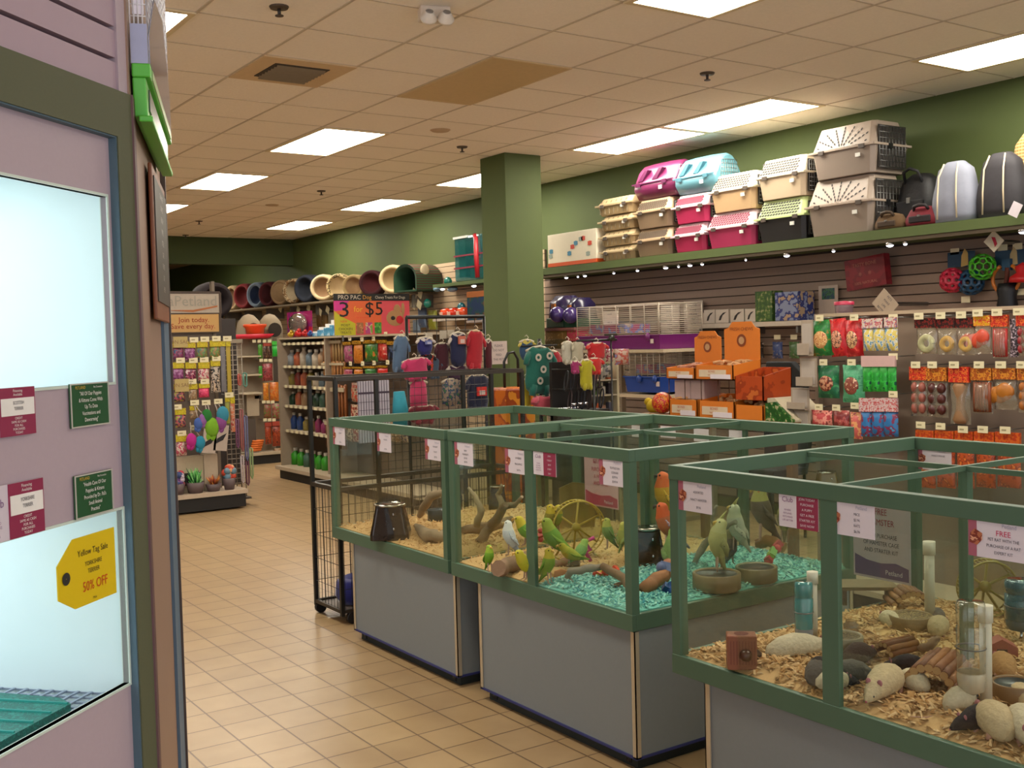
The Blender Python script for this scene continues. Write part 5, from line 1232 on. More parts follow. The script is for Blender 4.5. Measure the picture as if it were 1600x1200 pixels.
for u0, v0, u1, v1, la, c in ((403, 538, 410, 560, 'slim green packet', ('#3f7a1c', '#4f8a2a', '#2a5a1a')), (411, 536, 418, 562, 'dark brown bone packet, left of two', ('#3a1f14', '#6a4a34', '#8a7a5a')), (418, 536, 425, 562, 'dark brown bone packet, right of two', ('#3a1f14', '#6a4a34', '#8a7a5a')),
    (410, 568, 426, 595, 'red and brown packet cluster in the second row', ('#7a1f24', '#a0484a', '#3a1a1a')), (404, 572, 410, 590, 'lime stick packet at the left of the second row', ('#3f8a2a', '#2f7a1a', '#5a9a3a')), (411, 598, 420, 626, 'orange chips bag, left of two', ('#b8641c', '#c88a2a', '#8a4a1a')), (421, 597, 436, 627, 'orange chips bag, right of two', ('#b85a1c', '#c8782a', '#a8764a')),
    (412, 632, 424, 654, 'olive mixed packet in the fourth row', ('#6a5a2a', '#8a3a3a', '#5a6a2a')), (425, 630, 441, 655, 'pink and green packet in the fourth row', ('#8a3a3a', '#6a7a3a', '#a05a5a')), (414, 660, 424, 694, 'rust red packet in the fifth row, left', ('#8a2f14', '#a0441c', '#5a2010')), (425, 658, 441, 697, 'rust red packet in the fifth row, right', ('#7a2a12', '#9a3f1c', '#4a1a10')), (428, 700, 441, 724, 'tan leg chew at the bottom of the far gondola', ('#8a6a4a', '#a0805a', '#6a5038'))):
    packet(FM, u0, v0, u1, v1, .1, la+' of the far gondola' if len(la.split()) < 5 else la, blot(*c, 30), mat('#9a3a2a', .5) if 'bone' in la or 'rust' in la else None, .18, GM, 'treat_packet', 'packet', .1)
packet(FM, 425, 533, 440, 557, .06, 'shiny bright green ball pack at the top of the far gondola', mat('#1f9a2c', .2, var=.3), mat('#3fae3a', .4), .25, None, 'ball_pack', 'packet', .2)
for i, (u0, v0, u1, v1, c) in enumerate(((386, 612, 405, 650, '#a0917c'), (388, 655, 400, 700, '#4a4038'), (398, 618, 408, 623, '#1c1a18'))):
    r2 = FM.rect(u0, v0, u1, v1, .14); t = thing('display_card', ['blank beige board', 'dark grey board', 'small black plate'][i]+' on the far gondola', 'sign', FM.w(r2[0], .14, r2[2]), 0); MB().box(0, r2[1]-r2[0], 0, .02, 0, r2[3]-r2[2]).build('board', mat(c, .6), t); MB().box(.02, .04, .02, .14, .02, .04).build('bracket', STEEL, t)
r2 = FM.rect(392, 688, 408, 706, .1); t = thing('orange_rope_toy', 'coil of bright orange rope toys on the low shelf of the far gondola', 'toy', FM.w((r2[0]+r2[1])/2, .12, .16), 0)
q = MB()
for k in range(5): q.loft([(.07*cos(a)+.01*k, .04*sin(a), .03+.03*k) for a in [2*pi*j/12 for j in range(13)]], .016, 6, 0, False)
q.build('rope', mat('#c8641c', .6), t)
# goods on top of the gondolas
GT2 = at_y(400, 522, MY).z
def topthing(u, v, y): return at_y(u, v, y)
q = at_y(400, 518, MY)
t = thing('pet_bed_tray', 'bright coral pink oval pet tray lying on top of the far gondola', 'tray', (q.x, MY+.16, 1.701), 0)
MB().rings([[(.32*k*cos(a), .14*k*sin(a), z) for a in [2*pi*j/20 for j in range(20)]] for k, z in ((.8, 0), (1, .06), (.92, .06), (.75, .01))], 0, True).build('tray', mat('#c8243a', .4), t)
q = at_y(416, 503, MY); t = thing('food_dish', 'orange pet dish standing above the coral tray', 'bowl', (q.x, MY+.42, 1.70), 0)
MB().lathe([(.001, 0), (.12, 0), (.13, .14), (.16, .17), (.16, .2), (.11, .18), (.001, .05)], 18).build('dish', mat('#c8481c', .4), t)
bw = thing('overstock_platform', 'low platform behind the far gondola holding the dish and hooded beds', 'shelf', (0, MY+.34, 0), 0)
MB().box(5.2, 6.2, 0, .6, 1.66, 1.697).build('top', mat('#5a4a3c', .6), bw); MB().box(5.3, 6.1, .05, .55, 0, 1.66).build('body', mat('#4a3f35', .7), bw)
for i, (u, c) in enumerate(((392, '#8f7f68'), (425, '#857660'))):
    q = at_y(u, 505, MY+.6); t = thing('cat_hood_bed', 'tan hooded cat bed, %s on the platform behind the tray' % ('left one' if i == 0 else 'right one'), 'pet bed', (q.x, MY+.68, 1.70), 0)
    MB().lathe([(.17, 0), (.18, .12), (.15, .24), (.07, .33), (.001, .35)], 20).build('hood', mat(c, .9), t); MB().lathe([(.001, 0), (.10, 0)], 16, 0, T(0, -.18, .12) @ RX(pi/2)).build('entrance', mat('#2f261e', .9), t)

# ================================================================ LONG GONDOLA BEHIND THE WIRE PEN (faces the aisle)
LX = 5.15; FL = Frame(LX, 0, -pi/2)
lg = thing('shelf_gondola', 'long beige gondola with shelves and treat hooks behind the wire pen', 'display', (LX, 0, 0), -pi/2)
ya, yb_, yc = 12.5, 11.25, 9.0
MB().box(-ya, -yc, .33, .37, .12, 1.67).build('back_panel', mat('#6b5c4e', .6), lg)
MB().box(-ya-.03, -ya, -.05, .37, 0.12, 1.69).build('upright', mat('#8f7f6c', .5), lg)
MB().box(-yb_, -yb_+.03, -.02, .35, .12, 1.69).build('upright', mat('#8f7f6c', .5), lg)
MB().box(-ya-.05, -yc, -.12, .35, .11, .15).build('base_shelf', mat('#ac9a82', .5), lg)
MB().box(-ya, -yc, -.08, .35, 0, .11).build('kick_base', mat('#1c1612', .6), lg)
shz = []
for v in (535, 572, 604, 636, 676):
    z = FL.px(480, v)[1]; shz.append(z); o = MB().box(-ya, -yb_, 0, .33, z-.025, z).build('shelf', mat('#a08f78', .5), lg)
    for k in range(9): x = -ya+.05+k*.14; MB().box(x, x+.07, -.004, 0, z-.028, z+.005).build('price_ticket', TAGM, o)
MB().box(-ya, -yc, -.03, .37, 1.67, 1.69).build('top_cap', mat('#a6957c', .5), lg)
GB = 'bottles and jars on the long gondola shelves'
R_ = random.Random(11)
def bottle(x, z, y, h, r, c, label, grp=GB, cap='#c9c0b0', name='bottle', cat='bottle'):
    t = thing(name, label, cat, FL.w(x, y, z+.001), FL.rz, grp)
    MB().lathe([(.001, 0), (r, 0), (r, h*.62), (r*.4, h*.8), (r*.4, h*.85)], 12).build('bottle_body', mat(c, .35, var=.15), t); MB().lathe([(r*.45, h*.83), (r*.45, h), (.001, h)], 10).build('cap', mat(cap, .5), t)
    return t
COLN = {'#8a8f94': 'grey', '#a8593a': 'rust', '#b0a390': 'cream', '#5a6a74': 'slate', '#1f3f2c': 'dark green', '#2a4a8a': 'blue', '#8a7a3a': 'mustard', '#8a2a5a': 'magenta', '#2f8a1c': 'bright green', '#9a7a5a': 'tan', '#7a2f28': 'red brown', '#3a5a4a': 'moss'}
shelfc = [['#8a8f94', '#a8593a', '#b0a390', '#5a6a74', '#b0a390', '#9a7a5a'], ['#8a7a3a', '#7a2f28', '#a8593a', '#8a7a3a', '#b0a390', '#5a6a74'], ['#1f3f2c', '#a8593a', '#9a7a5a', '#1f3f2c', '#1f3f2c', '#3a5a4a'], ['#2a4a8a', '#2a4a8a', '#8a7a3a', '#9a7a5a', '#8a2a5a', '#8a2a5a'], ['#2f8a1c', '#2f8a1c', '#3a5a4a', '#2f8a1c', '#2f8a1c', '#2f8a1c']]
shn = ['first shelf below the top', 'second shelf below the top', 'third shelf below the top', 'fourth shelf below the top', 'lowest shelf']
for k in range(5):
    zb = shz[k+1] if k < 4 else .151
    for i, c in enumerate(shelfc[k]):
        u = 458+i*9.5; x = FL.px(u, 600, .12)[0]; h = min((shz[k]-zb)*.8, .15+R_.random()*.08) if k < 4 else .2
        bottle(x, zb, .12, h, .055 if k != 3 else .045, c, '%s bottle on the %s of the gondola, %s along' % (COLN[c], shn[k], ORD[i]))
# on top: blue-white boxes stepping up, round clear pack, yellow red toys
for i, (u0, v0, u1, v1) in enumerate(((484, 518, 495, 533), (494, 511, 505, 532), (504, 506, 514, 531), (513, 500, 524, 531))):
    r = FL.rect(u0, v0, u1, v1, .05); W_, H_ = r[1]-r[0], r[3]-1.691
    t = thing('care_bottle', 'pale blue and white bottle pack on the gondola top, %s from the left' % ORD[i], 'bottle', FL.w((r[0]+r[1])/2, .1, 1.691), FL.rz, 'blue care packs on the gondola top')
    MB().box(-W_/2, W_/2, -.04, .04, 0, H_*.7).build('pack_body', blot('#3f7fa0', '#5f9ab8', '#a8b8c0', 20), t, bev=.01); MB().box(-W_*.3, W_*.3, -.03, .03, H_*.7, H_).build('cap', WHITE, t)
r = FL.rect(444, 487, 482, 527, .02); W_, H_ = r[1]-r[0], r[3]-1.691
t = thing('clear_dome_pack', 'round clear plastic dome on a magenta card on the gondola top', 'packet', FL.w((r[0]+r[1])/2, .06, 1.691), FL.rz)
MB().box(-W_/2, W_/2, 0, .01, 0, H_).build('card', blot('#8a1450', '#6a1a5a', '#a81a2a', 6), t)
MB().ell((W_*.03, -.03, H_*.52), (W_*.36, .06, H_*.42), 20).build('clear_dome', clear((.85, .85, .8), 3, .45, .08, '#8c8474'), t)
for i, (u, c, r_) in enumerate(((452, '#b8921c', .06), (464, '#b81a1c', .07), (474, '#a81a1c', .06), (482, '#1f3a7a', .05))):
    x, z = FL.px(u, 528, -.02); t = thing('squeaky_toy', ['yellow', 'red', 'dark red', 'blue'][i]+' squeaky toy at the front edge of the gondola top', 'toy', FL.w(x, .0, 1.691), FL.rz)
    MB().ell((0, 0, r_*.6), (r_*1.2, r_*.5, r_*.6), 12).ell((r_*.7, -.01, r_*1.1), (r_*.4, r_*.35, r_*.4), 8).build('toy_body', mat(c, .4), t)
# chew sticks in three tiers
GS = 'stick chew bundles'
for i, (u0, v0, u1, v1, s, c) in enumerate(((505, 529, 519, 567, 'upper tier, left', '#8a5a34'), (520, 528, 536, 567, 'upper tier, right with pale wrap', '#9c7a4c'), (506, 564, 521, 594, 'middle tier, left', '#a0703a'), (522, 564, 540, 594, 'middle tier, right', '#a06a38'), (509, 600, 523, 652, 'lower tier, left', '#7a4a24'), (524, 600, 541, 655, 'lower tier, right', '#8a5024'), (511, 655, 540, 700, 'floor tier behind the pen', '#6e4522'))):
    r = FL.rect(u0, v0, u1, v1, .05); W_, H_ = r[1]-r[0], r[3]-r[2]
    t = thing('stick_chew_bundle', 'bundle of brown stick chews, '+s, 'chews', FL.w(r[0], .05, r[2]), FL.rz, GS)
    q = MB(); n = 7
    for k in range(n): x = W_*(k+.5)/n; q.loft([(x, .03*(k % 2), 0), (x+.004, .03*(k % 2), H_*.5), (x, .03*(k % 2), H_*(.96+.04*(k % 3)/3))], W_/n*.42, 6)
    q.build('sticks', mat(c, .6, var=.3, scale=25), t); MB().box(-.005, W_+.005, -.03, -.022, H_*.78, H_*.9).build('wrap_band', mat('#a8987c', .5), t); MB().box(0, W_, .06, .28, H_*.5, H_*.54).build('holder_arm', STEEL, t)
# hanging treat packets behind the pen
GP = 'dog treat packets with yellow headers behind the wire pen'
OH = blot('#a8781a', '#3a2a14', '#c0901c', 60)
hookset(lg, FL, [(547, 529), (566, 530), (584, 529), (603, 522), (548, 568), (567, 568), (585, 567), (606, 566)], -.02, .33, .07, .045)
for u0, v0, u1, v1, s, c in ((538, 534, 551, 566, 'pink packet, upper row first', ('#8a3a5a', '#a86a7a', '#5a7a3a')), (553, 532, 567, 568, 'orange slim packet, upper row second', ('#b0641c', '#c07a2a', '#8a4a14')), (570, 531, 590, 565, 'green packet with orange mark, upper row third', ('#2f5a24', '#3f7a2a', '#b8642a')), (591, 531, 605, 563, 'red packet, upper row fourth', ('#a8201c', '#b84a3a', '#c0a090')), (607, 533, 622, 568, 'black and blue packet, upper row fifth', ('#16181f', '#2a3a5a', '#5a5a6a')),
    (538, 573, 551, 592, 'dark pink packet, lower row first', ('#8a2a4a', '#a85a5a', '#4a2a2a')), (553, 573, 567, 592, 'amber packet, lower row second', ('#a85a1c', '#b8782a', '#6a3a14')), (570, 572, 588, 592, 'green packet, lower row third', ('#2a5a2a', '#3f7a34', '#a8a03a')), (590, 571, 606, 592, 'scarlet packet, lower row fourth', ('#b01c1c', '#c03a2a', '#b8a090'))):
    packet(FL, u0, v0, u1, v1, 0.0, 'treat '+s, blot(*c, 22), OH, .16, GP, 'treat_packet', 'packet', .06)
for i, (u0, v0, u1, v1, c) in enumerate(((550, 598, 560, 628, '#a8402a'), (549, 632, 560, 690, '#7a2a1c'), (575, 655, 600, 690, '#6a3a28'), (605, 655, 625, 690, '#8a6a4a'), (540, 655, 552, 690, '#5a3a28'), (625, 655, 640, 690, '#4a3a5a'))):
    packet(FL, u0, v0, u1, v1, .08, ['coral', 'brick', 'cocoa', 'tan', 'dark', 'violet'][i]+' packet seen through the wire pen', blot(c, '#b09a80', '#3a2a22', 26), None, 0, 'packets seen through the pen', 'treat_packet', 'packet', .06)
# promo sign
SY = 10.2; r = Frame(0, SY, 0).rect(522, 459, 640, 523); W_, H_ = r[1]-r[0], r[3]-r[2]
t = thing('promo_sign', 'bright pink, orange and yellow 3 for $5 dog chew sign standing above the treat hooks', 'sign', (r[0], SY, r[2]), 0)
MB().box(0, W_, 0, .006, 0, H_*.83).build('pink_board', mat('#c2454e', .5, var=.05), t)
MB().prism([(W_*.0, H_*.83), (W_*.0, H_*.5), (W_*.12, H_*.4), (W_*.3, H_*.2), (W_*.62, H_*.2), (W_*.6, H_*.83)], -.001, 0).build('orange_field', mat('#c4562a', .5), t)
MB().prism([(0, H_*.83), (0, H_*.58), (W_*.1, H_*.6), (W_*.2, H_*.83)], -.0015, -.001).build('magenta_corner', mat('#b82a78', .5), t)
MB().prism([(0, 0), (W_*.27, 0), (W_*.27, H_*.28), (W_*.2, H_*.35), (W_*.08, H_*.46), (0, H_*.6)], -.002, -.001).build('yellow_field', mat('#a8a018', .5), t)
MB().box(0, W_, -.003, .007, H_*.83, H_).build('header_band', mat('#14100e', .5), t)
MB().text('PRO PAC', H_*.15, W_*.2, H_*.91, -.004).text('Chewy Treats For Dogs', H_*.10, W_*.74, H_*.91, -.004, sx=.85).build('lettering', mat('#b8ac9a', .5), t)
MB().text('Dog', H_*.14, W_*.43, H_*.91, -.004).build('lettering', mat('#b8822a', .5), t)
q = MB(); q.text('3', H_*.52, W_*.13, H_*.6, -.004, sx=1.3); q.text('$5', H_*.46, W_*.52, H_*.62, -.004, sx=1.1)
for i, s in enumerate(('MOIST', 'CHICKEN', 'TREATS')): q.text(s, H_*.085, W_*.14, H_*(.24-.09*i), -.004)
q.build('lettering', mat('#120e0c', .5), t)
MB().text('for', H_*.2, W_*.31, H_*.62, -.004).build('lettering', mat('#d0a020', .5), t)
q = MB(); q.text('NEW', H_*.08, W_*.12, H_*.33, -.004); q.text('MIX & MATCH', H_*.05, W_*.36, H_*.42, -.004); q.build('lettering', mat('#c03a1c', .5), t)
for i, c in enumerate((('#8a5a3a', '#b07a4a', '#6a3a2a'), ('#9a3a6a', '#c09a8a', '#6a8a3a'), ('#2f6a2a', '#4f8a3a', '#a89a6a'))): MB().box(W_*(.28+.12*i), W_*(.37+.12*i), -.004, -.002, H_*.03, H_*.3).build('printed_packet', blot(*c, 20), t)
# generic dog face print (plain)
q = MB(); q.ell((W_*.8, 0, H_*.4), (W_*.12, .003, H_*.2), 16); q.ell((W_*.83, 0, H_*.6), (W_*.05, .003, H_*.14), 12, 0, None); q.ell((W_*.91, 0, H_*.62), (W_*.025, .003, H_*.16), 10)
q.build('dog_print', mat('#9a7248', .6), t); MB().ell((W_*.86, -.003, H_*.36), (W_*.05, .002, H_*.1), 12).build('tongue_print', mat('#b01c28', .5), t); MB().ell((W_*.77, -.003, H_*.4), (W_*.03, .002, H_*.05), 10).build('nose_print', mat('#1a1412', .5), t)
for x in (.1, .8): MB().box(W_*x, W_*x+.015, .007, .02, -.06, H_*.5).build('post', STEEL, t)

# ================================================================ PET BEDS ALONG THE WALL
BX = 7.05; FBd = Frame(BX, 0, -pi/2)
bshelf = thing('bed_shelf', 'long high wall ledge carrying the round pet beds', 'shelf', (BX-.1, 0, 0), -pi/2)
z_l = at_x(600, 462, BX).z
MB().box(-24, -12.4, -.12, .31, z_l-.03, z_l-.002).build('ledge', mat('#7a6a52', .6), bshelf)
for k in range(12): MB().box(-23.5+k, -23.47+k, .0, .31, z_l-.2, z_l-.03).build('bracket', STEEL, bshelf)
GBd = 'round pet beds along the green wall'
def bed(u, vt, vb, label, outer, inner, ang=-.75, wd=.24, closed=False, el=1.0, x=BX):
    c = at_x(u, (vt+vb)/2, x); r = (at_x(u, vt, x).z-at_x(u, vb, x).z)/2
    t = thing('pet_bed', label, 'pet bed', (c.x, c.y, z_l), 0, GBd)
    Mx = RZ(ang) @ RX(-pi/2+0.0) ; Mx = T(0, 0, r) @ RZ(ang) @ RX(pi/2)
    # lathe axis: opening faces local -y before rotation
    o = [(r*.55, -wd/2), (r*.9, -wd/2), (r, -wd*.3), (r*.97, wd*.3), (r*.9, wd/2), (r*.74, wd*.5), (r*.68, wd*.3)]
    i_ = [(r*.70, wd*.36), (r*.60, wd*.12), (r*.3, -wd*.02), (r*.001, wd*.02)]
    S = Matrix.Diagonal((el, 1, 1, 1))
    q = MB(); q.rings([[(p*el*cos(2*pi*k/24), p*sin(2*pi*k/24), z) for k in range(24)] for p, z in o], 0, False, True, Mx); q.rings([[(p*cos(2*pi*k/24)*el, p*sin(2*pi*k/24), -wd/2) for k in range(24)] for p in (r*.55, .001)], 0, False, True, Mx); q.build('bolster', outer, t)
    q = MB(); q.rings([[(p*el*cos(2*pi*k/24), p*sin(2*pi*k/24), z) for k in range(24)] for p, z in i_], 0, False, True, Mx); q.build('inner_cushion', inner, t)
    if closed: MB().rings([[(p*el*cos(2*pi*k/24), p*sin(2*pi*k/24), z) for k in range(24)] for p, z in ((r*.8, wd*.45), (r*.4, wd*.6), (.001, wd*.62))], 0, False, True, Mx).build('cover', outer, t)
    return t
fl_ = lambda h: mat(h, .95, var=.12, scale=25, bump=.2)
CRM = fl_('#b8a078'); CRM2 = fl_('#a08862')
bed(617, 412, 459, 'large cream cup bed, the biggest of the row, beside the plaid hut', fl_('#c2ab80'), CRM2, wd=.30)
bed(583, 418, 460, 'dark maroon cup bed between two cream ones', fl_('#3a1218'), fl_('#4a1418'), wd=.26)
bed(555, 422, 460, 'cream cup bed just left of the maroon one', fl_('#b09666'), fl_('#a0805c'), wd=.26)
bed(531, 424, 466, 'cream bed with spotted animal print rim', blot('#b8a070', '#4a3a24', '#b8a070', 20, .9), CRM, wd=.2)
bed(508, 433, 476, 'cream cup bed with a brown cushion right of the navy one', fl_('#b8a27c'), fl_('#8a6a4a'), wd=.28)
bed(484, 433, 478, 'dark navy cup bed in the middle of the row', fl_('#151a26'), fl_('#10141e'), wd=.26, ang=-1.12)
bed(464, 437, 478, 'brown and cream patterned cup bed left of the navy one', blot('#6a4a28', '#a08a68', '#4a3018', 14, .9), fl_('#8a7a60'), wd=.26, ang=-1.12)
bed(443, 439, 480, 'tan bed with covered front beside the patterned one', fl_('#8a6e4c'), fl_('#7a6244'), closed=True, wd=.2, ang=-1.12)
bed(424, 444, 484, 'dark red cup bed right of the silver blue one', fl_('#4a1216'), fl_('#3a0e12'), wd=.24, el=.9, ang=-1.12)
bed(405, 446, 487, 'silver blue rimmed cup bed with dark inside', fl_('#6f7a88'), fl_('#24304a'), wd=.22, el=.9, ang=-1.12)
bed(385, 448, 489, 'red cup bed left of the silver blue one', fl_('#6a1a1a'), fl_('#5a1414'), wd=.24, el=.9, ang=-1.12)
bed(367, 453, 493, 'cream slipper-shaped bed at the far end of the row', fl_('#a8906a'), fl_('#7a5a40'), wd=.2, el=.7, ang=-1.12)
r = FBd.rect(634, 413, 682, 460, 0)
t = thing('plaid_pet_hut', 'red and green plaid pet hut with green lining ending the bed row', 'pet bed', (BX-.05, -(r[0]+r[1])/2, z_l), -pi/2+.12)
H_ = r[3]-z_l; W_ = .5
q = MB(); arc = [(W_*.5*cos(a), H_*(.45+.5*sin(a)) if a > 0 else 0) for a in [pi*k/12 for k in range(13)]]
arc = [(W_*.5, 0)]+[(W_*.5*cos(pi*k/12), H_*(.5+.5*sin(pi*k/12))) for k in range(13)]+[(-W_*.5, 0)]
inn = [(x*.85, z*.9) for x, z in arc]
q.add([(x, -.2, z) for x, z in arc]+[(x, .2, z) for x, z in arc], [(i, i+1, i+1+15, i+15) for i in range(14)], 0, True); q.build('hut_shell', plaid('#3a2416', '#6a1c1c', '#1f4a26', 10), t)
q = MB(); q.add([(x, -.19, z) for x, z in inn]+[(x, .19, z) for x, z in inn]+[(x, -.2, z) for x, z in arc], [(i, i+15, i+16, i+1) for i in range(14)]+[(i, i+1, i+31, i+30) for i in range(14)]+[tuple(range(15, 30))], 0, True); q.build('green_lining', fl_('#173a22'), t)
MB().box(-W_*.5, W_*.5, -.2, .2, 0, .02).build('hut_floor', fl_('#173a22'), t); MB().ell((W_*.46, -.05, H_*.75), (.02, .07, .08), 12).build('cream_patch', fl_('#b8a888'), t)
# big dark bed on a stand behind the store sign
q_ = at_y(330, 470, 12.5)
t = thing('large_pet_bed', 'very large black maroon pet bed standing behind the store sign', 'pet bed', (q_.x, 12.5, 0), 0)
rr = 28/FPX*(Vector((q_.x, 12.5, q_.z))-EYE).dot(CF); zc = q_.z
MB().rings([[(p*cos(2*pi*k/28), y, zc+p*sin(2*pi*k/28)) for k in range(28)] for p, y in ((rr*.6, .2), (rr, .15), (rr*1.05, 0), (rr*.98, -.15), (rr*.75, -.2), (rr*.6, 0), (.001, .05))], 0, False).build('bed_cushion', fl_('#160a0c'), t)
MB().box(-rr, rr, -.2, .25, 0, zc-rr*1.02).build('stand', mat('#2a2320', .7), t)
# heart tickets and cards under the ledge
for i, (u, v) in enumerate(((438, 482), (466, 484), (482, 481), (500, 487), (512, 484), (648, 458), (656, 459), (646, 476), (655, 476))):
    p = at_x(u, v, BX-.05); t = thing('price_ticket', 'small cream ticket hanging below the bed ledge, %s from the left' % ORD[i], 'tag', p, -pi/2, 'tickets below the bed ledge')
    MB().box(-.06, .06, -.003, 0, -.05, .05, M=RY(.5)).build('ticket', TAGM, t); MB().cyl((0, 0, 0), (0, .28, 0), .004, n=5).build('hook', STEEL, t)
# goods hanging on the far slat wall below the ledge
for i, (u0, v0, u1, v1, c) in enumerate(((344, 498, 358, 528, '#3a6a34'), (360, 500, 372, 526, '#8f7a58'), (490, 488, 500, 512, '#6a4a24'), (500, 490, 508, 514, '#8a6a3c'), (508, 488, 521, 508, '#a8a090'), (648, 480, 662, 512, '#4a5a74'), (664, 485, 678, 515, '#8a8a2a'), (640, 500, 652, 524, '#6a7a8a'), (480, 476, 492, 490, '#5a4a3a'))):
    r = FBd.rect(u0, v0, u1, v1, .05); t = thing('accessory_pack', ['green and red pack by the store sign', 'tan grooming pack by the store sign', 'brown leather pack below the beds', 'amber pack below the beds', 'white plush pack left of the promo sign', 'slate blue pack right of the promo sign', 'yellow green pack right of the promo sign', 'grey blue pack touching the promo sign', 'dark small pack under the navy bed'][i], 'packet', FBd.w((r[0]+r[1])/2, .1, r[3]), -pi/2)
    MB().pillow(r[1]-r[0], r[3]-r[2], .06).build('bag', blot(c, c, '#a09080', 14), t); MB().cyl((0, .12, -.01), (0, 0, -.01), .004, n=5).build('hook', STEEL, t)

# ================================================================ HABITAT SHELF LEFT OF THE COLUMN
HX = 6.95; FH = Frame(HX, 0, -pi/2)
a, z_ = FH.px(676, 440); b, _ = FH.px(770, 440); zz = FH.px(720, 440)[1]
t = thing('habitat_shelf', 'short green wall shelf left of the column carrying the teal habitat', 'shelf', FH.w(a, 0, 0), -pi/2)
MB().box(0, b-a, 0, XW-HX-.04, zz-.04, zz).build('shelf_board', mat('#4a5a2c', .7), t)
for i, u in enumerate((686, 735)): x, z = FH.px(u, 447); tt = thing('shelf_light', 'bright puck light under the short green shelf, %s' % ('left' if i == 0 else 'by the column'), 'light', FH.w(x, .05, zz-.04), 0); MB().cyl((0, 0, 0), (0, 0, -.02), .03, n=12).build('housing', CHROME, tt); MB().ell((0, 0, -.02), (.028, .028, .02), 10).build('bulb', emit((.95, .95, .9), 10), tt)
r = FH.rect(707, 367, 754, 437); W_, H_ = r[1]-r[0], r[3]-zz
t = thing('teal_habitat', 'tall teal and clear hamster habitat with red ladder tube beside the column', 'cage', FH.w(r[0], 0.02, zz+.001), -pi/2)
MB().box(0, W_, 0, .25, 0, H_).build('clear_shell', clear((.55, .8, .82), 2, .35, .1, '#2f6f78'), t, bev=.03)
MB().box(W_*.12, W_*.35, .02, .2, H_*.1, H_*.92).box(W_*.5, W_*.68, .02, .2, H_*.05, H_*.5).build('green_panel', mat('#0f6a4a', .4), t)
q = MB(); q.loft([(W_*.8, -.01, H_*.05), (W_*.8, -.02, H_*.5), (W_*.78, -.01, H_*.9), (W_*.68, .02, H_*.97)], .03, 10); q.build('red_tube', mat('#a81f28', .3), t)
for z in (.28, .55): MB().box(0, W_, -.006, .0, H_*z, H_*z+.02).build('red_band', mat('#7a1f34', .4), t)
MB().box(.0, W_*.45, -.008, .12, H_*.95, H_).build('white_lid_bar', WHITE, t)
r = FH.rect(730, 455, 757, 500); t = thing('boxed_habitat', 'dark blue boxed habitat below the short green shelf', 'box', FH.w(r[0], .0, r[2]), -pi/2)
MB().box(0, r[1]-r[0], 0, .3, 0, r[3]-r[2]).build('box', blot('#1c2c4a', '#123a3a', '#5a3a2a', 9), t); MB().box(0, r[1]-r[0], -.003, 0, (r[3]-r[2])*.8, r[3]-r[2]).build('orange_strip', mat('#8a4a14', .5), t); MB().box(0, r[1]-r[0], -.02, .3, -.03, -.001).build('shelf_tray', mat('#8a7c74', .5), t)
r = FH.rect(676, 494, 732, 497); z0 = r[2]
t = thing('white_ledge', 'white product ledge below the short green shelf', 'shelf', FH.w(r[0], 0, z0-.03), -pi/2); MB().box(0, r[1]-r[0], 0, XW-HX-.04, 0, .03).build('board', mat('#a89c90', .5), t)
for i, (u, c, s) in enumerate(((687, '#c8401c', 'left'), (699, '#b8301c', 'middle'), (713, '#c84a2a', 'right'))):
    x, _ = FH.px(u, 485); t = thing('fishbowl_tub', 'glossy orange red tub on the white ledge, %s one' % s, 'tub', FH.w(x, .1, z0+.001), -pi/2, 'orange tubs on the white ledge')
    MB().lathe([(.001, 0), (.06, 0), (.085, .05), (.08, .11), (.001, .13)], 16).build('tub_body', mat(c, .15, var=.3), t); MB().box(-.03, .03, -.088, -.07, .02, .08).build('label_patch', mat('#c9a08a', .5), t)
for i, (u, v, c) in enumerate(((721, 480, '#1f5a64'), (668, 474, '#1f7a6a'), (683, 452, '#6a8a9a'), (707, 452, '#6a8090'), (700, 440, '#1f6a5a'))):
    p = at_x(u, v, HX+.1); t = thing('bubble_accessory', ['round dark teal bubble pack on the ledge wall', 'small green bubble pack right of the plaid hut', 'pale blue tube pack below the short shelf', 'grey blue tube pack below the short shelf, right one', 'teal cup on the short green shelf'][i], 'toy', (p.x, p.y, p.z), -pi/2)
    MB().ell((0, 0, 0), (.06 if i != 3 else .1, .05, .06 if i < 2 or i == 4 else .035), 12).build('shell', mat(c, .2), t); MB().cyl((0, .02, 0), (0, XW-p.x-.04, 0), .004, n=5).build('hook', STEEL, t)

# ================================================================ WIRE PEN
PY0, PY1, PX0, PX1, PZ1 = 5.70, 6.06, 2.66, 3.95, 1.41
pen = thing('wire_pen', 'tall black wire pen cage on casters behind the far tank', 'cage', (PX0, PY0, 0), 0)
PB = mat('#14120f', .45, var=.15); W_, D_ = PX1-PX0, PY1-PY0
for i, (x, y) in enumerate(((0, 0), (0, D_), (W_, 0), (W_, D_))):
    MB().box(x-.011, x+.011, y-.011, y+.011, .05, PZ1).build('post', PB, pen)
    MB().cyl((x+(.06 if y == 0 else .025), y-.014, .034), (x+(.06 if y == 0 else .025), y+.014, .034), .034, n=16).build('caster', mat('#101014', .4), pen)
for z, s in ((PZ1, .012), (.78, .012), (.075, .01)):
    q = MB(); q.box(0, W_, -s, s, z-s, z+s); q.box(0, W_, D_-s, D_+s, z-s, z+s); q.box(-s, s, 0, D_, z-s, z+s); q.box(W_-s, W_+s, 0, D_, z-s, z+s)
    q.build('rail_frame', mat('#2c241c', .5, var=.2), pen)
for x in (W_*.20, W_*.66, W_*.82): MB().box(x-.011, x+.011, -.01, .01, .07, PZ1).build('door_post', PB, pen)
q = MB()
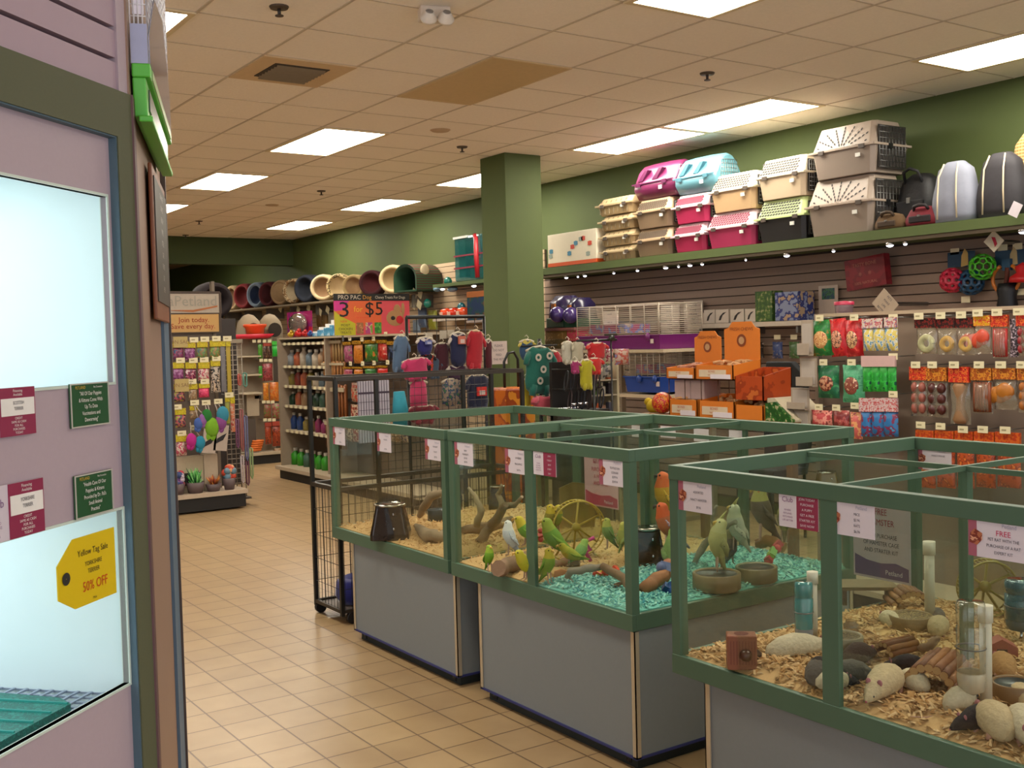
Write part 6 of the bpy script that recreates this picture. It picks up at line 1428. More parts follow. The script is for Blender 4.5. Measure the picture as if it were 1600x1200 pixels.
for k in range(int(W_/.042)):
    x = .02+k*.042; q.cyl((x, D_, .08), (x, D_, .78), .0018, n=4); q.cyl((x, 0, .08), (x, 0, .78), .0018, n=4)
for k in range(int(D_/.042)):
    y = .02+k*.042; q.cyl((0, y, .08), (0, y, .78), .0018, n=4); q.cyl((W_, y, .08), (W_, y, .78), .0018, n=4)
for z in (.2, .34, .48, .63):
    q.cyl((0, D_, z), (W_, D_, z), .0018, n=4); q.cyl((0, 0, z), (W_, 0, z), .0018, n=4); q.cyl((0, 0, z), (0, D_, z), .0018, n=4)
q.build('lower_mesh', PB, pen)
q = MB()
for k in range(int(W_*.66/.05)):
    x = W_*.32+k*.05; q.cyl((x, D_, .8), (x, D_, PZ1), .0016, n=4)
for k in range(12): z = .82+k*.05; q.cyl((W_*.32, D_, z), (W_, D_, z), .0016, n=4)
q.build('upper_mesh', PB, pen)
MB().box(0.01, W_-.01, .01, D_-.01, .066, .072).build('tray_floor', mat('#6a5f58', .5), pen)
t = thing('pet_cushion', 'royal blue pet cushion lying in the bottom of the wire pen', 'cushion', (PX0+.25, PY0+.18, .075), 0)
MB().rings([[(.2*k*cos(a), .15*k*sin(a), z) for a in [2*pi*j/20 for j in range(20)]] for k, z in ((.85, 0), (1, .05), (.95, .13), (.75, .15), (.6, .07), (.01, .06))], 0, True).build('cushion', mat('#1c1f6a', .9, sheen=.3), t)
t = thing('wire_sheet', 'pale striped wire crate sheet hooked to the back of the pen', 'panel', (at_y(560, 640, 6.02).x, 6.02, 1.0), 0)
r = Frame(0, 5.9, 0).rect(558, 596, 608, 650); W2 = r[1]-r[0]
MB().box(0, W2, 0, .008, 0, r[3]-1.0).build('sheet', mat('#a8a0a8', .5), t)
q = MB()
for k in range(12): q.box(W2*k/12, W2*k/12+.002, -.003, 0, 0, r[3]-1.0)
for k in range(4): z = r[3]-1.0-.08-.05*k; q.box(0, W2, -.003, 0, z, z+(.012 if k == 0 else .002))
q.build('stripe', mat('#3a2a3a', .5), t)
r = Frame(0, 5.95, 0).rect(620, 612, 640, 650)
t = thing('teal_towel', 'teal rolled towel tied to the back mesh of the wire pen', 'towel', ((r[0]+r[1])/2, 6.0, 1.08), 0)
MB().loft([(0, 0, 0), (.005, 0, (r[3]-1.08)*.5), (0, 0, r[3]-1.08)], [.045, .05, .035], 10).build('roll', mat('#1f7a8a', .8, var=.2), t)

# ================================================================ CLOTHES RACKS
RY_ = 6.9; FR = Frame(0, RY_, 0)
r = FR.rect(636, 495, 757, 575)
ck = thing('clothes_rack', 'black grid rack hung with small dog coats behind the wire pen', 'rack', (r[0], RY_, 0), 0); W_ = r[1]-r[0]; zt = r[3]
q = MB()
for x in (0, W_): q.cyl((x, 0, 0.02), (x, 0, zt), .012, n=8)
q.cyl((0, 0, zt), (W_, 0, zt), .013, n=8); q.box(-.02, .02, -.25, .25, 0, .03); q.box(W_-.02, W_+.02, -.25, .25, 0, .03); q.build('frame', PB, ck)
q = MB()
for k in range(1, 8): q.cyl((W_*k/8, 0, .3), (W_*k/8, 0, zt), .003, n=5)
for k in range(14): q.cyl((0, 0, zt-.1*k), (W_, 0, zt-.1*k), .003, n=5)
q.build('grid', PB, ck)
GC = 'small dog garments on hangers'
def garment(F, u0, v0, u1, v1, yl, label, body, trim=None, kind='coat', deco=None, hanger='#c0b49c', rot=0):
    r = F.rect(u0, v0, u1, v1, yl); W_, H_ = r[1]-r[0], r[3]-r[2]
    t = thing('dog_coat' if kind != 'legs' else 'dog_trousers', label, 'pet clothes', F.w((r[0]+r[1])/2, yl, r[3]), F.rz, GC)
    if rot: t.rotation_euler = (0, rot, F.rz)
    hh = min(.05, H_*.12)
    q = MB(); q.loft([(0, 0, .0), (.018, 0, .018), (0, 0, .036), (-.015, 0, .025)], .003, 5); q.loft([(-W_*.5, 0, -hh), (-W_*.25, 0, -hh*.3), (0, 0, 0), (W_*.25, 0, -hh*.3), (W_*.5, 0, -hh)], .009, 6); q.build('hanger', mat(hanger, .4), t)
    if kind == 'coat': prof = [(.0, .34), (.06, .44), (.15, .5), (.3, .46), (.5, .44), (.75, .47), (.9, .42), (1, .25)]
    elif kind == 'legs': prof = [(0, .3), (.1, .42), (.4, .46), (.42, .46), (1, .48)]
    elif kind == 'hat': prof = [(0, .2), (.15, .42), (.5, .5), (.8, .42), (1, .3)]
    R = []
    for f, w_ in prof:
        z = -hh*.4-(H_-hh*.4)*f; a = W_*w_; d = min(.05, W_*.25)*(1-.3*f)
        R.append([(a*cos(th)*(1+.05*sin(5*th)), d*sin(th), z+.01*sin(4*th)) for th in [2*pi*k/16 for k in range(16)]])
    MB().rings(R, 0, True).build('fabric', body, t)
    if trim:
        q = MB(); q.rings([[(p[0]*1.04, p[1]*1.08, p[2]) for p in R[0]], [(p[0]*1.03, p[1]*1.06, p[2]) for p in R[1]]], 0, False); q.build('collar_trim', trim, t)
        for s in (-1, 1): MB().loft([(s*W_*.4, 0, -H_*.18), (s*W_*.58, -.01, -H_*.3), (s*W_*.62, -.01, -H_*.36)], [W_*.1, W_*.08, W_*.06], 8).build('sleeve', trim, t)
    elif kind == 'coat':
        for s in (-1, 1): MB().loft([(s*W_*.36, 0, -H_*.16), (s*W_*.5, -.015, -H_*.3), (s*W_*.53, -.02, -H_*.42)], [W_*.11, W_*.09, W_*.08], 8).build('sleeve', body, t)
        for s in (-1, 1): MB().loft([(s*W_*.2, -.01, -H_*.85), (s*W_*.24, -.015, -H_*1.0), (s*W_*.25, -.012, -H_*1.08)], [W_*.13, W_*.11, W_*.09], 8).build('trouser_leg', body, t)
    if deco:
        q = MB(); ms = deco(q, W_, H_); q.build('printed_patch', ms, t)
    return t
fb = lambda h: mat(h, .9, var=.15, scale=40, sheen=.2, bump=.15)
WT = fb('#b8aca0')
def patch(c1, c2, z=.35): return lambda q, W_, H_: (q.box(-W_*.2, W_*.2, -.06, -.045, -H_*(z+.25), -H_*z, 0), q.box(-W_*.12, W_*.12, -.064, -.06, -H_*(z+.22), -H_*(z+.1), 1), [mat(c1, .7), mat(c2, .7)])[-1]
garment(FR, 617, 524, 640, 583, -.05, 'faded blue denim coat at the left of the rack', fb('#4a6078'), None, rot=.12)
garment(FR, 652, 527, 676, 552, -.1, 'royal blue knitted cap with orange and white pompoms', fb('#1a1a5a'), WT, 'hat', patch('#6a70a0', '#a8a8b8', .2))
garment(FR, 655, 553, 678, 578, -.06, 'black and orange ruffled coat under the blue cap', blot('#14101a', '#b03a1c', '#1a1a5a', 30, .8), None, 'coat')
garment(FR, 679, 536, 702, 577, -.02, 'dark wine coat half hidden in the middle of the rack', fb('#3f0d1c'), None)
garment(FR, 703, 519, 729, 570, -.08, 'navy coat with a coral and white patch', fb('#14183a'), WT, 'coat', patch('#b8604a', '#c0a8a0', .12))
garment(FR, 731, 516, 757, 577, -.1, 'bright red hooded coat with cream hanger arms', fb('#9c1220'), None, 'coat', None, '#c9b08a', .08)
garment(FR, 758, 530, 769, 576, -.04, 'narrow dark maroon coat behind the red one', fb('#4a101c'), WT)
garment(FR, 628, 560, 668, 592, -.22, 'hot pink hooded sweater at the front of the rack', fb('#b02a58'), None, rot=-.1)
garment(FR, 640, 594, 668, 632, -.2, 'hot pink ribbed dog leggings under the pink sweater', fb('#b03058'), None, 'legs')
garment(FR, 668, 560, 688, 590, -.02, 'steel blue jeans coat beside the black ruffled one', fb('#3f4f62'), None)
garment(FR, 700, 571, 728, 592, -.04, 'plum coat below the navy one', fb('#3a1a34'), WT)
garment(FR, 729, 585, 764, 640, -.16, 'navy coat with orange and white boxed badge low on the rack', fb('#11142e'), None, 'coat', patch('#b8281c', '#b8a8a0', .35))
garment(FR, 640, 634, 682, 660, -.1, 'dark red skirt-shaped coat at the bottom of the rack', fb('#6a1420'), None)
garment(FR, 690, 592, 722, 632, -.05, 'beige hanging card of blue and green bows on the rack', blot('#8a7a68', '#2a3a5a', '#3a6a3a', 40, .7), None, 'legs')
# white cards on the rack grid
for i, (u, v) in enumerate(((690, 523), (702, 522), (736, 522), (668, 526))):
    p = at_y(u, v, RY_-.0); t = thing('hang_card', 'pale product card clipped on the black grid, %s' % ORD[i], 'packet', (p.x, RY_-.02, p.z), 0, 'pale cards on the black grid')
    MB().box(-.03, .03, -.003, 0, -.03, .03).build('card', mat('#a89c88', .6), t)
p = at_y(779, 550, 8.47); r = Frame(0, 8.47, 0).rect(766, 533, 793, 569)
t = thing('column_notice', 'pale pink paper notice taped to the green column', 'sign', (r[0], 8.474, r[2]), 0); W_, H_ = r[1]-r[0], r[3]-r[2]
MB().box(0, W_, 0, .003, 0, H_).build('paper', mat('#a89890', .6), t); q = MB()
for i, s in enumerate(('PLEASE', 'DO NOT', 'FEED', 'THE PETS')): q.text(s, H_*.14, W_*.5, H_*(.8-.2*i), -.001)
q.build('lettering', INK, t)
# second garment spinner near the column
SPY = 6.6; F2 = Frame(0, SPY, 0)
xs, zs_ = F2.px(843, 540); 
sp = thing('garment_spinner', 'black spinner rack with dog coats just in front of the column', 'rack', (xs, SPY, 0), 0)
q = MB(); q.cyl((0, 0, .03), (0, 0, zs_+.05), .015, n=10); q.cyl((0, 0, 0), (0, 0, .03), .25, n=20); q.build('pole', PB, sp)
q = MB(); q.loft([(-.16, 0, zs_), (.16, 0, zs_)], .007, 6); q.loft([(0, -.16, zs_), (0, .1, zs_)], .007, 6); q.build('arm', PB, sp)
def flowers(q, W_, H_):
    for x, z in ((-.2, .25), (.2, .2), (0, .5), (-.1, .75)): q.lathe([(.012, 0), (.028, 0)], 12, 0, T(W_*x, -.056, -H_*z) @ RX(pi/2))
    return [mat('#b8b0a0', .7)]
garment(F2, 823, 541, 866, 613, -.1, 'dark teal fleece coat with white flower rings, nearest the column', fb('#12594c'), None, 'coat', flowers, rot=.08)
garment(F2, 851, 548, 877, 612, -.04, 'red fleece coat with pale pink print beside the teal one', fb('#9c1422'), None, 'coat', patch('#b86a70', '#b88a88', .3))
garment(F2, 815, 592, 830, 640, -.02, 'yellow coat below the teal one', fb('#a8961c'), None)
garment(F2, 833, 618, 880, 645, -.12, 'soft pink knitted coat spreading low on the spinner', fb('#b84a58'), None)
garment(F2, 812, 531, 834, 560, .03, 'slate blue hood with yellow edge at the top of the spinner', fb('#2c4a68'), mat('#b0a048', .8), 'hat')
t = thing('orange_bin', 'orange fabric bin with black handle hoop in front of the column', 'bin', (at_y(800, 630, 7.6).x, 7.6, 0), 0)
zb_ = at_y(800, 605, 7.6).z
MB().box(-.13, .16, -.12, .12, .0, zb_).build('bin_body', blot('#b05a14', '#8a3a12', '#c07a24', 6), t, bev=.02)
z2 = at_y(800, 550, 7.6).z
q = MB(); q.loft([(-.07, 0, zb_), (-.07, 0, z2-.08), (-.03, 0, z2-.01), (.03, 0, z2), (.07, 0, z2-.06), (.07, 0, zb_)], .012, 8); q.build('handle_hoop', PB, t)
# third: dark display with trinkets
TY = 6.2; F3_ = Frame(0, TY, 0)
r = F3_.rect(876, 565, 938, 650)
tr = thing('trinket_display', 'dark counter display rack with hanging collars between column and cages', 'display', (r[0], TY, 0), 0); W_ = r[1]-r[0]
MB().box(0, W_, .1, .13, 0, r[3]).build('back_panel', mat('#17120f', .7), tr)
MB().box(0, W_, -.1, .13, .0, F3_.px(905, 640)[1]).build('counter_box', mat('#1f1814', .6), tr)
q = MB()
for k in range(2): z = r[3]-.05-.14*k; q.cyl((0, -.02, z), (W_, -.02, z), .006, n=6); q.cyl((0, -.02, z), (0, .1, z), .005, n=6); q.cyl((W_, -.02, z), (W_, .1, z), .005, n=6)
q.build('hang_bar', PB, tr)
GK = 'dark collars on the trinket rack'
for k in range(12):
    x = r[0]+W_*(.06+.08*k); z = r[3]-.06-(.0 if k % 2 == 0 else .14)
    t = thing('pet_collar', 'black pet collar hanging in a row on the dark trinket rack', 'collar', (x, TY-.02, z), 0, GK)
    MB().loft([(.012*cos(a), -.02+.02*sin(a), -.07+.07*cos(a)) for a in [2*pi*j/12 for j in range(13)]], .006, 5, 0, False).build('strap', mat(['#121012', '#2a1a1a', '#1a1a24'][k % 3], .5), t)
# chrome bowls added to give the bright glints on this counter
GZ = 'added glint bowls on the trinket counter'
for i, (u, v) in enumerate(((884, 631), (892, 633), (898, 631), (908, 634), (916, 631), (911, 623), (924, 623), (930, 621))):
    p = at_y(u, v, TY-.15); t = thing('glint_bowl', 'tiny chrome bowl added for its bright glint on the dark rack counter', 'bowl', (p.x, TY-.02-.01*(i % 3), F3_.px(905, 640)[1]+.001+(.028 if i > 4 else 0)), 0, GZ)
    MB().lathe([(.001, 0), (.02, 0), (.026, .024), (.024, .025), (.001, .012)], 14).build('bowl', mat('#e8e8f0', .08, 1), t)
# white hangers cluster, red/yellow garments
for i, (u0, v0, u1, v1, s, c, tc) in enumerate(((878, 534, 895, 567, 'cluster of clear white hangers, left', '#a8a290', None), (893, 535, 912, 565, 'cluster of clear white hangers, right', '#a09880', None), (918, 536, 946, 560, 'scarlet ribbed hood', '#a81418', '#b82a24'), (915, 560, 940, 583, 'scarlet bib below the hood', '#b01a14', None), (906, 562, 926, 606, 'lime yellow coat hanging below the scarlet bib', '#98900f', None), (892, 565, 905, 582, 'magenta small coat', '#8a1f54', None))):
    garment(F3_, u0, v0, u1, v1, -.1-.03*i, s+' above the trinket rack', fb(c), fb(tc) if tc else None)
t = thing('hang_bar_stand', 'thin black stand with a top bar above the trinket rack', 'stand', (F3_.px(910, 530)[0], TY-.14, 0), 0)
zt = F3_.px(910, 532)[1]; q = MB(); q.cyl((0, 0.02, 0), (0, 0.02, zt), .01, n=8); q.cyl((-.16, 0.0, zt), (.2, 0.0, zt), .008, n=8); q.cyl((0, 0, 0), (0, 0, .02), .15, n=16); q.build('stand_frame', PB, t)
# thin sign stand with clip (before cages)
p = at_y(956, 600, 6.0); zt = at_y(956, 528, 6.0).z
t = thing('sign_stand', 'thin dark sign pole with round clamp in front of the purple cage', 'stand', (p.x, 6.0, 0), 0)
MB().cyl((0, 0, 0.01), (0, 0, zt), .006, n=8).cyl((0, 0, 0), (0, 0, .015), .12, n=20).build('pole', PB, t); MB().ell((0, -.01, zt), (.03, .012, .02), 12).box(-.05, .05, -.01, .01, zt+.015, zt+.03).build('clamp', mat('#2a2a20', .4), t)
# shelf of small grooming goods left of the blue cage
r = F3_.rect(937, 560, 985, 640)
sg2 = thing('grooming_rack', 'small white rack of grooming packs left of the blue cage', 'rack', (r[0], TY+.15, 0), 0); W_ = r[1]-r[0]
MB().box(0, W_, .12, .14, 0, r[3]).build('back_panel', mat('#8a7e6c', .6), sg2); MB().box(W_-.02, W_, -.02, .14, 0, r[3]).build('side_panel', mat('#b3a788', .6), sg2)
MB().box(0, .015, -.02, .14, 0, r[3]).build('side_panel', mat('#3a3028', .6), sg2)
szs = [r[2]+(r[3]-r[2])*k for k in (-.1, .28, .58)]
for z in szs: MB().box(.015, W_-.02, -.02, .12, z-.01, z).build('rack_shelf', mat('#a89c84', .6), sg2)
for k, z in enumerate(szs):
    for i in range(4):
        c = ['#8a8478', '#b8532a', '#8f6a54', '#4a4a58', '#5a7a3a', '#a8a090', '#2f2a30', '#a05a5a'][(k*3+i) % 8]; x = r[0]+.04+i*(W_-.08)/3
        t = thing('grooming_pack', 'small %s pack on the %s shelf of the grooming rack, %s' % (['grey', 'orange', 'tan', 'slate', 'green', 'cream', 'black', 'rose'][(k*3+i) % 8], ['bottom', 'middle', 'top'][k], ORD[i]), 'packet', (x, TY+.2, z+.001), 0, 'packs on the grooming rack')
        MB().box(-.02, .02, -.02, .02, 0, .06+.02*(i % 2)).build('pack', mat(c, .5), t, bev=.004); MB().cyl((0, 0, .06), (0, 0, .09), .008, n=8).build('cap', OFFW, t)
for i, (u0, v0, u1, v1, c) in enumerate(((946, 545, 958, 565, ('#b8a090', '#8a2a3a', '#a8a8a8')), (960, 545, 983, 570, ('#a89080', '#a04a3a', '#7a7a9a')), (942, 568, 956, 590, ('#8a8478', '#3a3a3a', '#5a8a3a')))):
    packet(F3_, u0, v0, u1, v1, -.06, 'pale %s pack of toys hanging near the sign pole' % ['pink', 'coral', 'grey'][i], blot(*c, 30), None, 0, None, 'toy_packet')
# ================================================================ THINGS AND ANIMALS IN THE TANKS
ZB = .607
def gp(u, v, z=ZB): p = at_z(u, v, z); return Vector((p.x, p.y, z))
def cpx(u, v, u2, v2, z=ZB):
    """distance in metres spanned by two pixels at the depth of the first"""
    d = (gp(u, v, z)-EYE).dot(CF); return math.hypot(u2-u, v2-v)/FPX*d
WOOD = mat('#7d6248', .8, var=.35, scale=22, bump=.6); WOODL = mat('#8f7a5e', .8, var=.3, scale=22, bump=.5); WOODG = mat('#7f7868', .85, var=.25, scale=25, bump=.5)
def branch(name, label, pts, rad, m, seed=0, twigs=()):
    """pts: (u, v, z) - pixel and height"""
    R_ = random.Random(seed); low = [at_z(u, v, z) for u, v, z in pts if z <= .7]; x_ = low[-1].x
    def loc3(u, v, z): return at_z(u, v, z) if z <= .7 else at_x(u, v, x_)
    P = [loc3(*a) for a in pts]; o = P[0].copy(); o.z = ZB
    t = thing(name, label, 'wood', o, 0)
    def dense(P, rad):
        Q, r2 = [], []
        for i in range(len(P)-1):
            for k in range(3):
                f = k/3; Q.append(P[i].lerp(P[i+1], f)-o+Vector([R_.uniform(-1, 1)*rad[i]*.25 for _ in range(3)])); r2.append((rad[i]*(1-f)+rad[i+1]*f)*R_.uniform(.88, 1.15))
        Q.append(P[-1]-o); r2.append(rad[-1]); return Q, r2
    Q, r2 = dense(P, rad); MB().loft(Q, r2, 9).build('trunk', m, t)
    for tw in twigs:
        P2 = [loc3(*a) for a in tw[0]]; Q, r2 = dense(P2, tw[1]); MB().loft(Q, r2, 7).build('twig', m, t)
    return t
branch('driftwood', 'pale forked driftwood branch in the rear of the tank by the wire pen', [(652, 824, .61), (668, 838, .63), (688, 838, .64), (702, 826, .65)], [.02, .035, .03, .02], WOODL, 1, [([(655, 806, .66), (662, 792, .74), (676, 775, .82), (694, 768, .86)], [.018, .022, .024, .016])])
branch('driftwood', 'thick log and branches at the far end of the bird tank', [(722, 828, .63), (748, 826, .64), (776, 820, .65), (800, 812, .66)], [.022, .03, .028, .02], WOOD, 2)
branch('driftwood', 'slanting brown branch in the left half of the bird tank', [(748, 848, .62), (764, 826, .68), (780, 806, .74), (790, 788, .8)], [.022, .026, .022, .016], WOOD, 3)
branch('driftwood', 'tall pale antler-like branch rising in the bird tank behind the left pane', [(745, 822, .66), (752, 796, .74), (742, 776, .82), (732, 762, .9)], [.018, .018, .013, .007], WOODL, 4, [([(768, 822, .66), (786, 792, .8), (778, 772, .9), (784, 758, .98)], [.016, .018, .014, .008]), ([(786, 792, .8), (804, 790, .82), (816, 776, .88)], [.016, .013, .008])])
branch('driftwood', 'short round-ended perch log under the white parakeet', [(779, 890, .635), (795, 882, .64), (815, 876, .645), (828, 870, .65)], [.032, .034, .03, .026], WOOD, 5)
branch('driftwood', 'grey arched root resting on the turquoise chips', [(898, 916, .6), (886, 904, .62), (892, 893, .66), (915, 890, .67), (940, 886, .67)], [.012, .014, .015, .016, .013], WOODG, 6)
branch('driftwood', 'twisted grey brown branch behind the arched root', [(940, 884, .68), (965, 896, .66), (980, 912, .63), (992, 926, .61)], [.016, .02, .016, .011], WOOD, 7, [([(960, 916, .61), (970, 912, .62), (978, 908, .64)], [.009, .008, .006])])
branch('driftwood', 'orange brown split log lying across the turquoise chips by the corner post', [(1005, 924, .61), (1022, 908, .635), (1042, 895, .65)], [.026, .03, .022], mat('#8a5a34', .75, var=.4, scale=18, bump=.6), 8)
branch('driftwood', 'long brown log behind the green parakeets in the bird tank', [(860, 884, .62), (880, 880, .63), (905, 876, .64)], [.022, .024, .02], WOOD, 9)
branch('driftwood', 'pale tangled branch behind the far right pane of the bird tank', [(1085, 880, .62), (1100, 850, .7), (1125, 830, .78), (1150, 815, .84)], [.012, .016, .014, .01], WOODG, 10, [([(1125, 830, .78), (1112, 812, .84), (1120, 790, .92)], [.012, .01, .006])])
branch('driftwood', 'golden brown bark perch beneath the grey cockatiel', [(1183, 850, .68), (1200, 845, .7), (1226, 856, .68)], [.02, .028, .024], mat('#8a6234', .8, var=.4, scale=18, bump=.5), 11)
# feeders and bowls
def feeder(u, v, h, w_, label, m, glossy=True):
    p = gp(u, v); t = thing('seed_feeder', label, 'feeder', p, RYAW)
    MB().rings([[(a*w_*k, b*w_*.8*k, z) for a, b in ((-.5, -.42), (-.42, -.5), (.42, -.5), (.5, -.42), (.5, .42), (.42, .5), (-.42, .5), (-.5, .42))] for k, z in ((1.0, -.01), (1.0, .02), (.72, h*.93), (.72, h))], 0, True, False).build('hopper', m, t, bev=.004)
    MB().lathe([(w_*.40, h*.97), (w_*.43, h), (w_*.40, h*1.05), (w_*.3, h*1.02), (.001, h*1.04)], 22, 0, Matrix.Diagonal((1, .8, 1, 1))).build('chrome_lid', mat('#b8b4a8', .15, 1), t)
    for x, z in ((.12, .75), (.12, .3)): MB().ell((w_*x, -w_*.38+.0, h*z), (.004, .003, .006), 8).build('rivet', mat('#d8d8e8', .1, 1), t)
    return t
RYAW = -.6
SMOKE = mat('#2a1f17', .12, var=.3, scale=30)
feeder(611, 838, .165, .2, 'dark smoky seed hopper with chrome lid alone in the tank by the wire pen', SMOKE)
feeder(778, 794, .13, .11, 'small dark seed hopper in the rear left of the bird tank', SMOKE)
feeder(1012, 882, .16, .15, 'glossy black seed hopper by the near corner post of the bird tank', mat('#0c0a0a', .12, var=.3))
feeder(1292, 776, .15, .14, 'clear and brown seed hopper at the back of the rodent tank', mat('#6a5236', .15, var=.4))
def bowl(u, v, r, h, label, m=None, food=None, z=ZB, cat='bowl'):
    p = gp(u, v, z); t = thing('food_bowl', label, cat, p, 0)
    MB().lathe([(.001, -.006), (r*.92, -.006), (r, 0), (r, h*.95), (r*.96, h), (r*.86, h*.96), (r*.8, h*.3), (.001, h*.28)], 26).build('bowl_body', m or mat('#7d684a', .4, var=.12), t)
    MB().lathe([(r*.90, h*.93), (r*.6, h*.8), (.001, h*.78)], 22).build('bowl_inside', mat('#1f2a2c', .3) if not food else blot(*food, scale=120, rough=.8), t)
bowl(685, 812, .06, .06, 'small dark bowl beside the pale driftwood', mat('#1c2a2a', .3))
bowl(1120, 918, .095, .062, 'round tan bowl on the turquoise chips with a pale bird on its rim', mat('#7a6848', .4, var=.1))
bowl(1182, 905, .085, .055, 'second tan bowl behind the glass to the right', mat('#6f654a', .4, var=.1))
bowl(1317, 1022, .062, .062, 'cream crock bowl just right of the centre post', mat('#94866a', .4), ('#5a4a34', '#7a6a4a'))
bowl(1423, 983, .072, .05, 'tan stoneware bowl of seed mix in the middle of the rodent tank', mat('#7a623c', .4, var=.1), ('#5a4a34', '#a08a5a', '#3a3028'))
bowl(1587, 1098, .062, .058, 'brown stoneware bowl at the right edge of the rodent tank', mat('#7a5a34', .4, var=.1))
# exercise wheels
def wheel(u, v, r, label, col, ang, wd=.05, z=ZB):
    p = gp(u, v, z); t = thing('exercise_wheel', label, 'wheel', p, ang); m = clear((.9, .82, .45), 1.5, .5, .1, col)
    q = MB()
    for y in (0, wd): q.loft([(r*cos(a), y, r+.01+r*sin(a)) for a in [2*pi*k/36 for k in range(37)]], .004, 6, 0, False)
    for k in range(44): a = 2*pi*k/44; q.cyl((r*cos(a), 0, r+.01+r*sin(a)), (r*cos(a), wd, r+.01+r*sin(a)), .002, n=5)
    q.build('running_surface', mat(col, .3), t)
    q = MB()
    for k in range(3): a = pi*k/3+.4; q.cyl((r*cos(a), wd, r+.01+r*sin(a)), (-r*cos(a), wd, r+.01-r*sin(a)), .005, n=6)
    q.lathe([(.001, 0), (.02, 0), (.02, .012), (.001, .012)], 12, 0, T(0, wd, r+.01) @ RX(pi/2)); q.build('spokes', mat(col, .35), t)
    MB().lathe([(r*.98, 0), (.001, 0)], 30, 0, T(0, wd+.002, r+.01) @ RX(pi/2)).build('back_disc', clear((.98, .94, .75), 1.2, .14, .1, col), t)
    q = MB()
    for s in (-1, 1): q.cyl((0, wd+.02, r+.01), (s*r*.75, wd+.03, 0), .005, n=6); q.cyl((s*r*.75, -.01, .0), (s*r*.75, wd+.03, 0), .005, n=6)
    q.build('stand', mat(col, .35), t)
wheel(906, 872, .125, 'translucent yellow exercise wheel in the middle of the bird tank', '#b09638', -.35)
wheel(1548, 968, .095, 'translucent yellow exercise wheel at the back right of the rodent tank', '#8a7a30', -.6)
# wooden hide behind the wheel
p = gp(902, 828); t = thing('wooden_perch_house', 'amber brown wooden arch board behind the yellow wheel', 'house', p, -.6)
MB().prism([(-.09, 0), (.09, 0), (.1, .2), (.06, .24), (-.02, .25), (-.09, .22)], 0, .015).build('arched_board', mat('#7a5a1c', .6, var=.2), t); MB().box(-.09, .09, .015, .1, 0, .012).build('base', mat('#7a5a1c', .6), t)
# ---------------- birds
def bird(u, v, s, label, body, head, wing, ang, z=ZB, tail=None, lean=0., crest=None, beak='#c9a24a', name='parakeet', cheek=None, legs=True, grp=None):
    p = gp(u, v, z); t = thing(name, label, 'bird', p, ang, grp)
    P = [(-.090, 0, .008), (-.068, 0, .018), (-.046, 0, .028), (-.024, 0, .042), (-.002, 0, .060), (.012, 0, .078), (.02, 0, .094), (.025, 0, .107), (.026, 0, .116)]
    P = [RY(lean-.5) @ (Vector(a)*s) for a in P]
    mz = min(a.z for a in P)-.003*s
    P = [a+Vector((-P[4].x, 0, -min(0, mz))) for a in P]
    rad = [x*s for x in (.003, .007, .014, .024, .0285, .025, .0185, .0175, .010)]
    R = []; 
    q = MB(); q.loft(P, rad, 12, [0, 0, 1, 1, 1, 2, 2, 2]); 
    q.build('body', [mat(tail or wing, .7), mat(body, .7, var=.15, scale=120), mat(head, .7)], t)
    hd = P[7]; fx = Vector((.016, 0, .0))*s
    MB().loft([hd+fx, hd+Vector((.025*s, 0, -.002*s)), hd+Vector((.027*s, 0, -.011*s))], [.0065*s, .005*s, .0012*s], 7).build('beak', mat(beak, .4), t)
    for sd in (-1, 1):
        MB().ell(hd+Vector((.009*s, sd*.0135*s, .002*s)), .003*s, 8).build('eye', mat('#0a0808', .15), t)
        if cheek: MB().ell(hd+Vector((.004*s, sd*.0135*s, -.006*s)), (.006*s, .004*s, .006*s), 8).build('cheek_patch', mat(cheek, .7), t)
        w_ = MB(); c = P[3].lerp(P[4], .7); w_.loft([P[5]+Vector((-.004*s, sd*.019*s, -.004*s)), c+Vector((-.012*s, sd*.022*s, -.002*s)), P[3]+Vector((-.02*s, sd*.016*s, 0)), P[2]+Vector((-.02*s, sd*.007*s, .003*s))], [.006*s, .014*s, .011*s, .003*s], 8, flat=.45)
        w_.build('wing', blot(wing, body, '#3a3a2c', 140/s, .8, .55), t)
        if legs: MB().loft([P[4]+Vector((0, sd*.01*s, -.02*s)), Vector((.004*s, sd*.012*s, .006*s)), Vector((.018*s, sd*.014*s, 0))], [.004*s, .0025*s, .0015*s], 6).build('leg', mat('#9a7a6a', .6), t)
    if crest: MB().loft([hd+Vector((.004*s, 0, .008*s)), hd+Vector((-.006*s, 0, .024*s)), hd+Vector((-.014*s, 0, .034*s))], [.006*s, .003*s, .001*s], 6).build('crest', mat(crest, .7), t)
    return t
LF, RT, TO, AW = pi*.9, -.6, -pi/2-.4, 1.0   # facing left in the photo, right, towards, away
GR, YE = '#6f9a24', '#c0b024'
bird(796, 868, 1.0, 'white and pale blue parakeet perched on the short log', '#c9cdd0', '#dcdcd6', '#9aa4b0', 2.5, ZB+.055, beak='#a8905a')
bird(822, 852, 1.15, 'plump green parakeet behind the white one with a yellow head', '#5f9a2c', YE, '#6f9a2c', 2.4, ZB+.06, lean=.5)
bird(765, 893, .75, 'small lime green parakeet on the shavings in the far left of the bird tank', '#6a9a1c', '#8aa828', '#4f7a1c', -1.6)
bird(822, 906, 1.1, 'bright yellow green parakeet low beside the centre post', '#a8a81c', '#b0a820', '#8a9a1c', 2.9, lean=.5)
bird(864, 872, 1.35, 'large green parakeet leaning left just right of the centre post', '#5f8f24', '#8a9a2c', '#6a8f24', 2.5, ZB+.03, lean=.3)
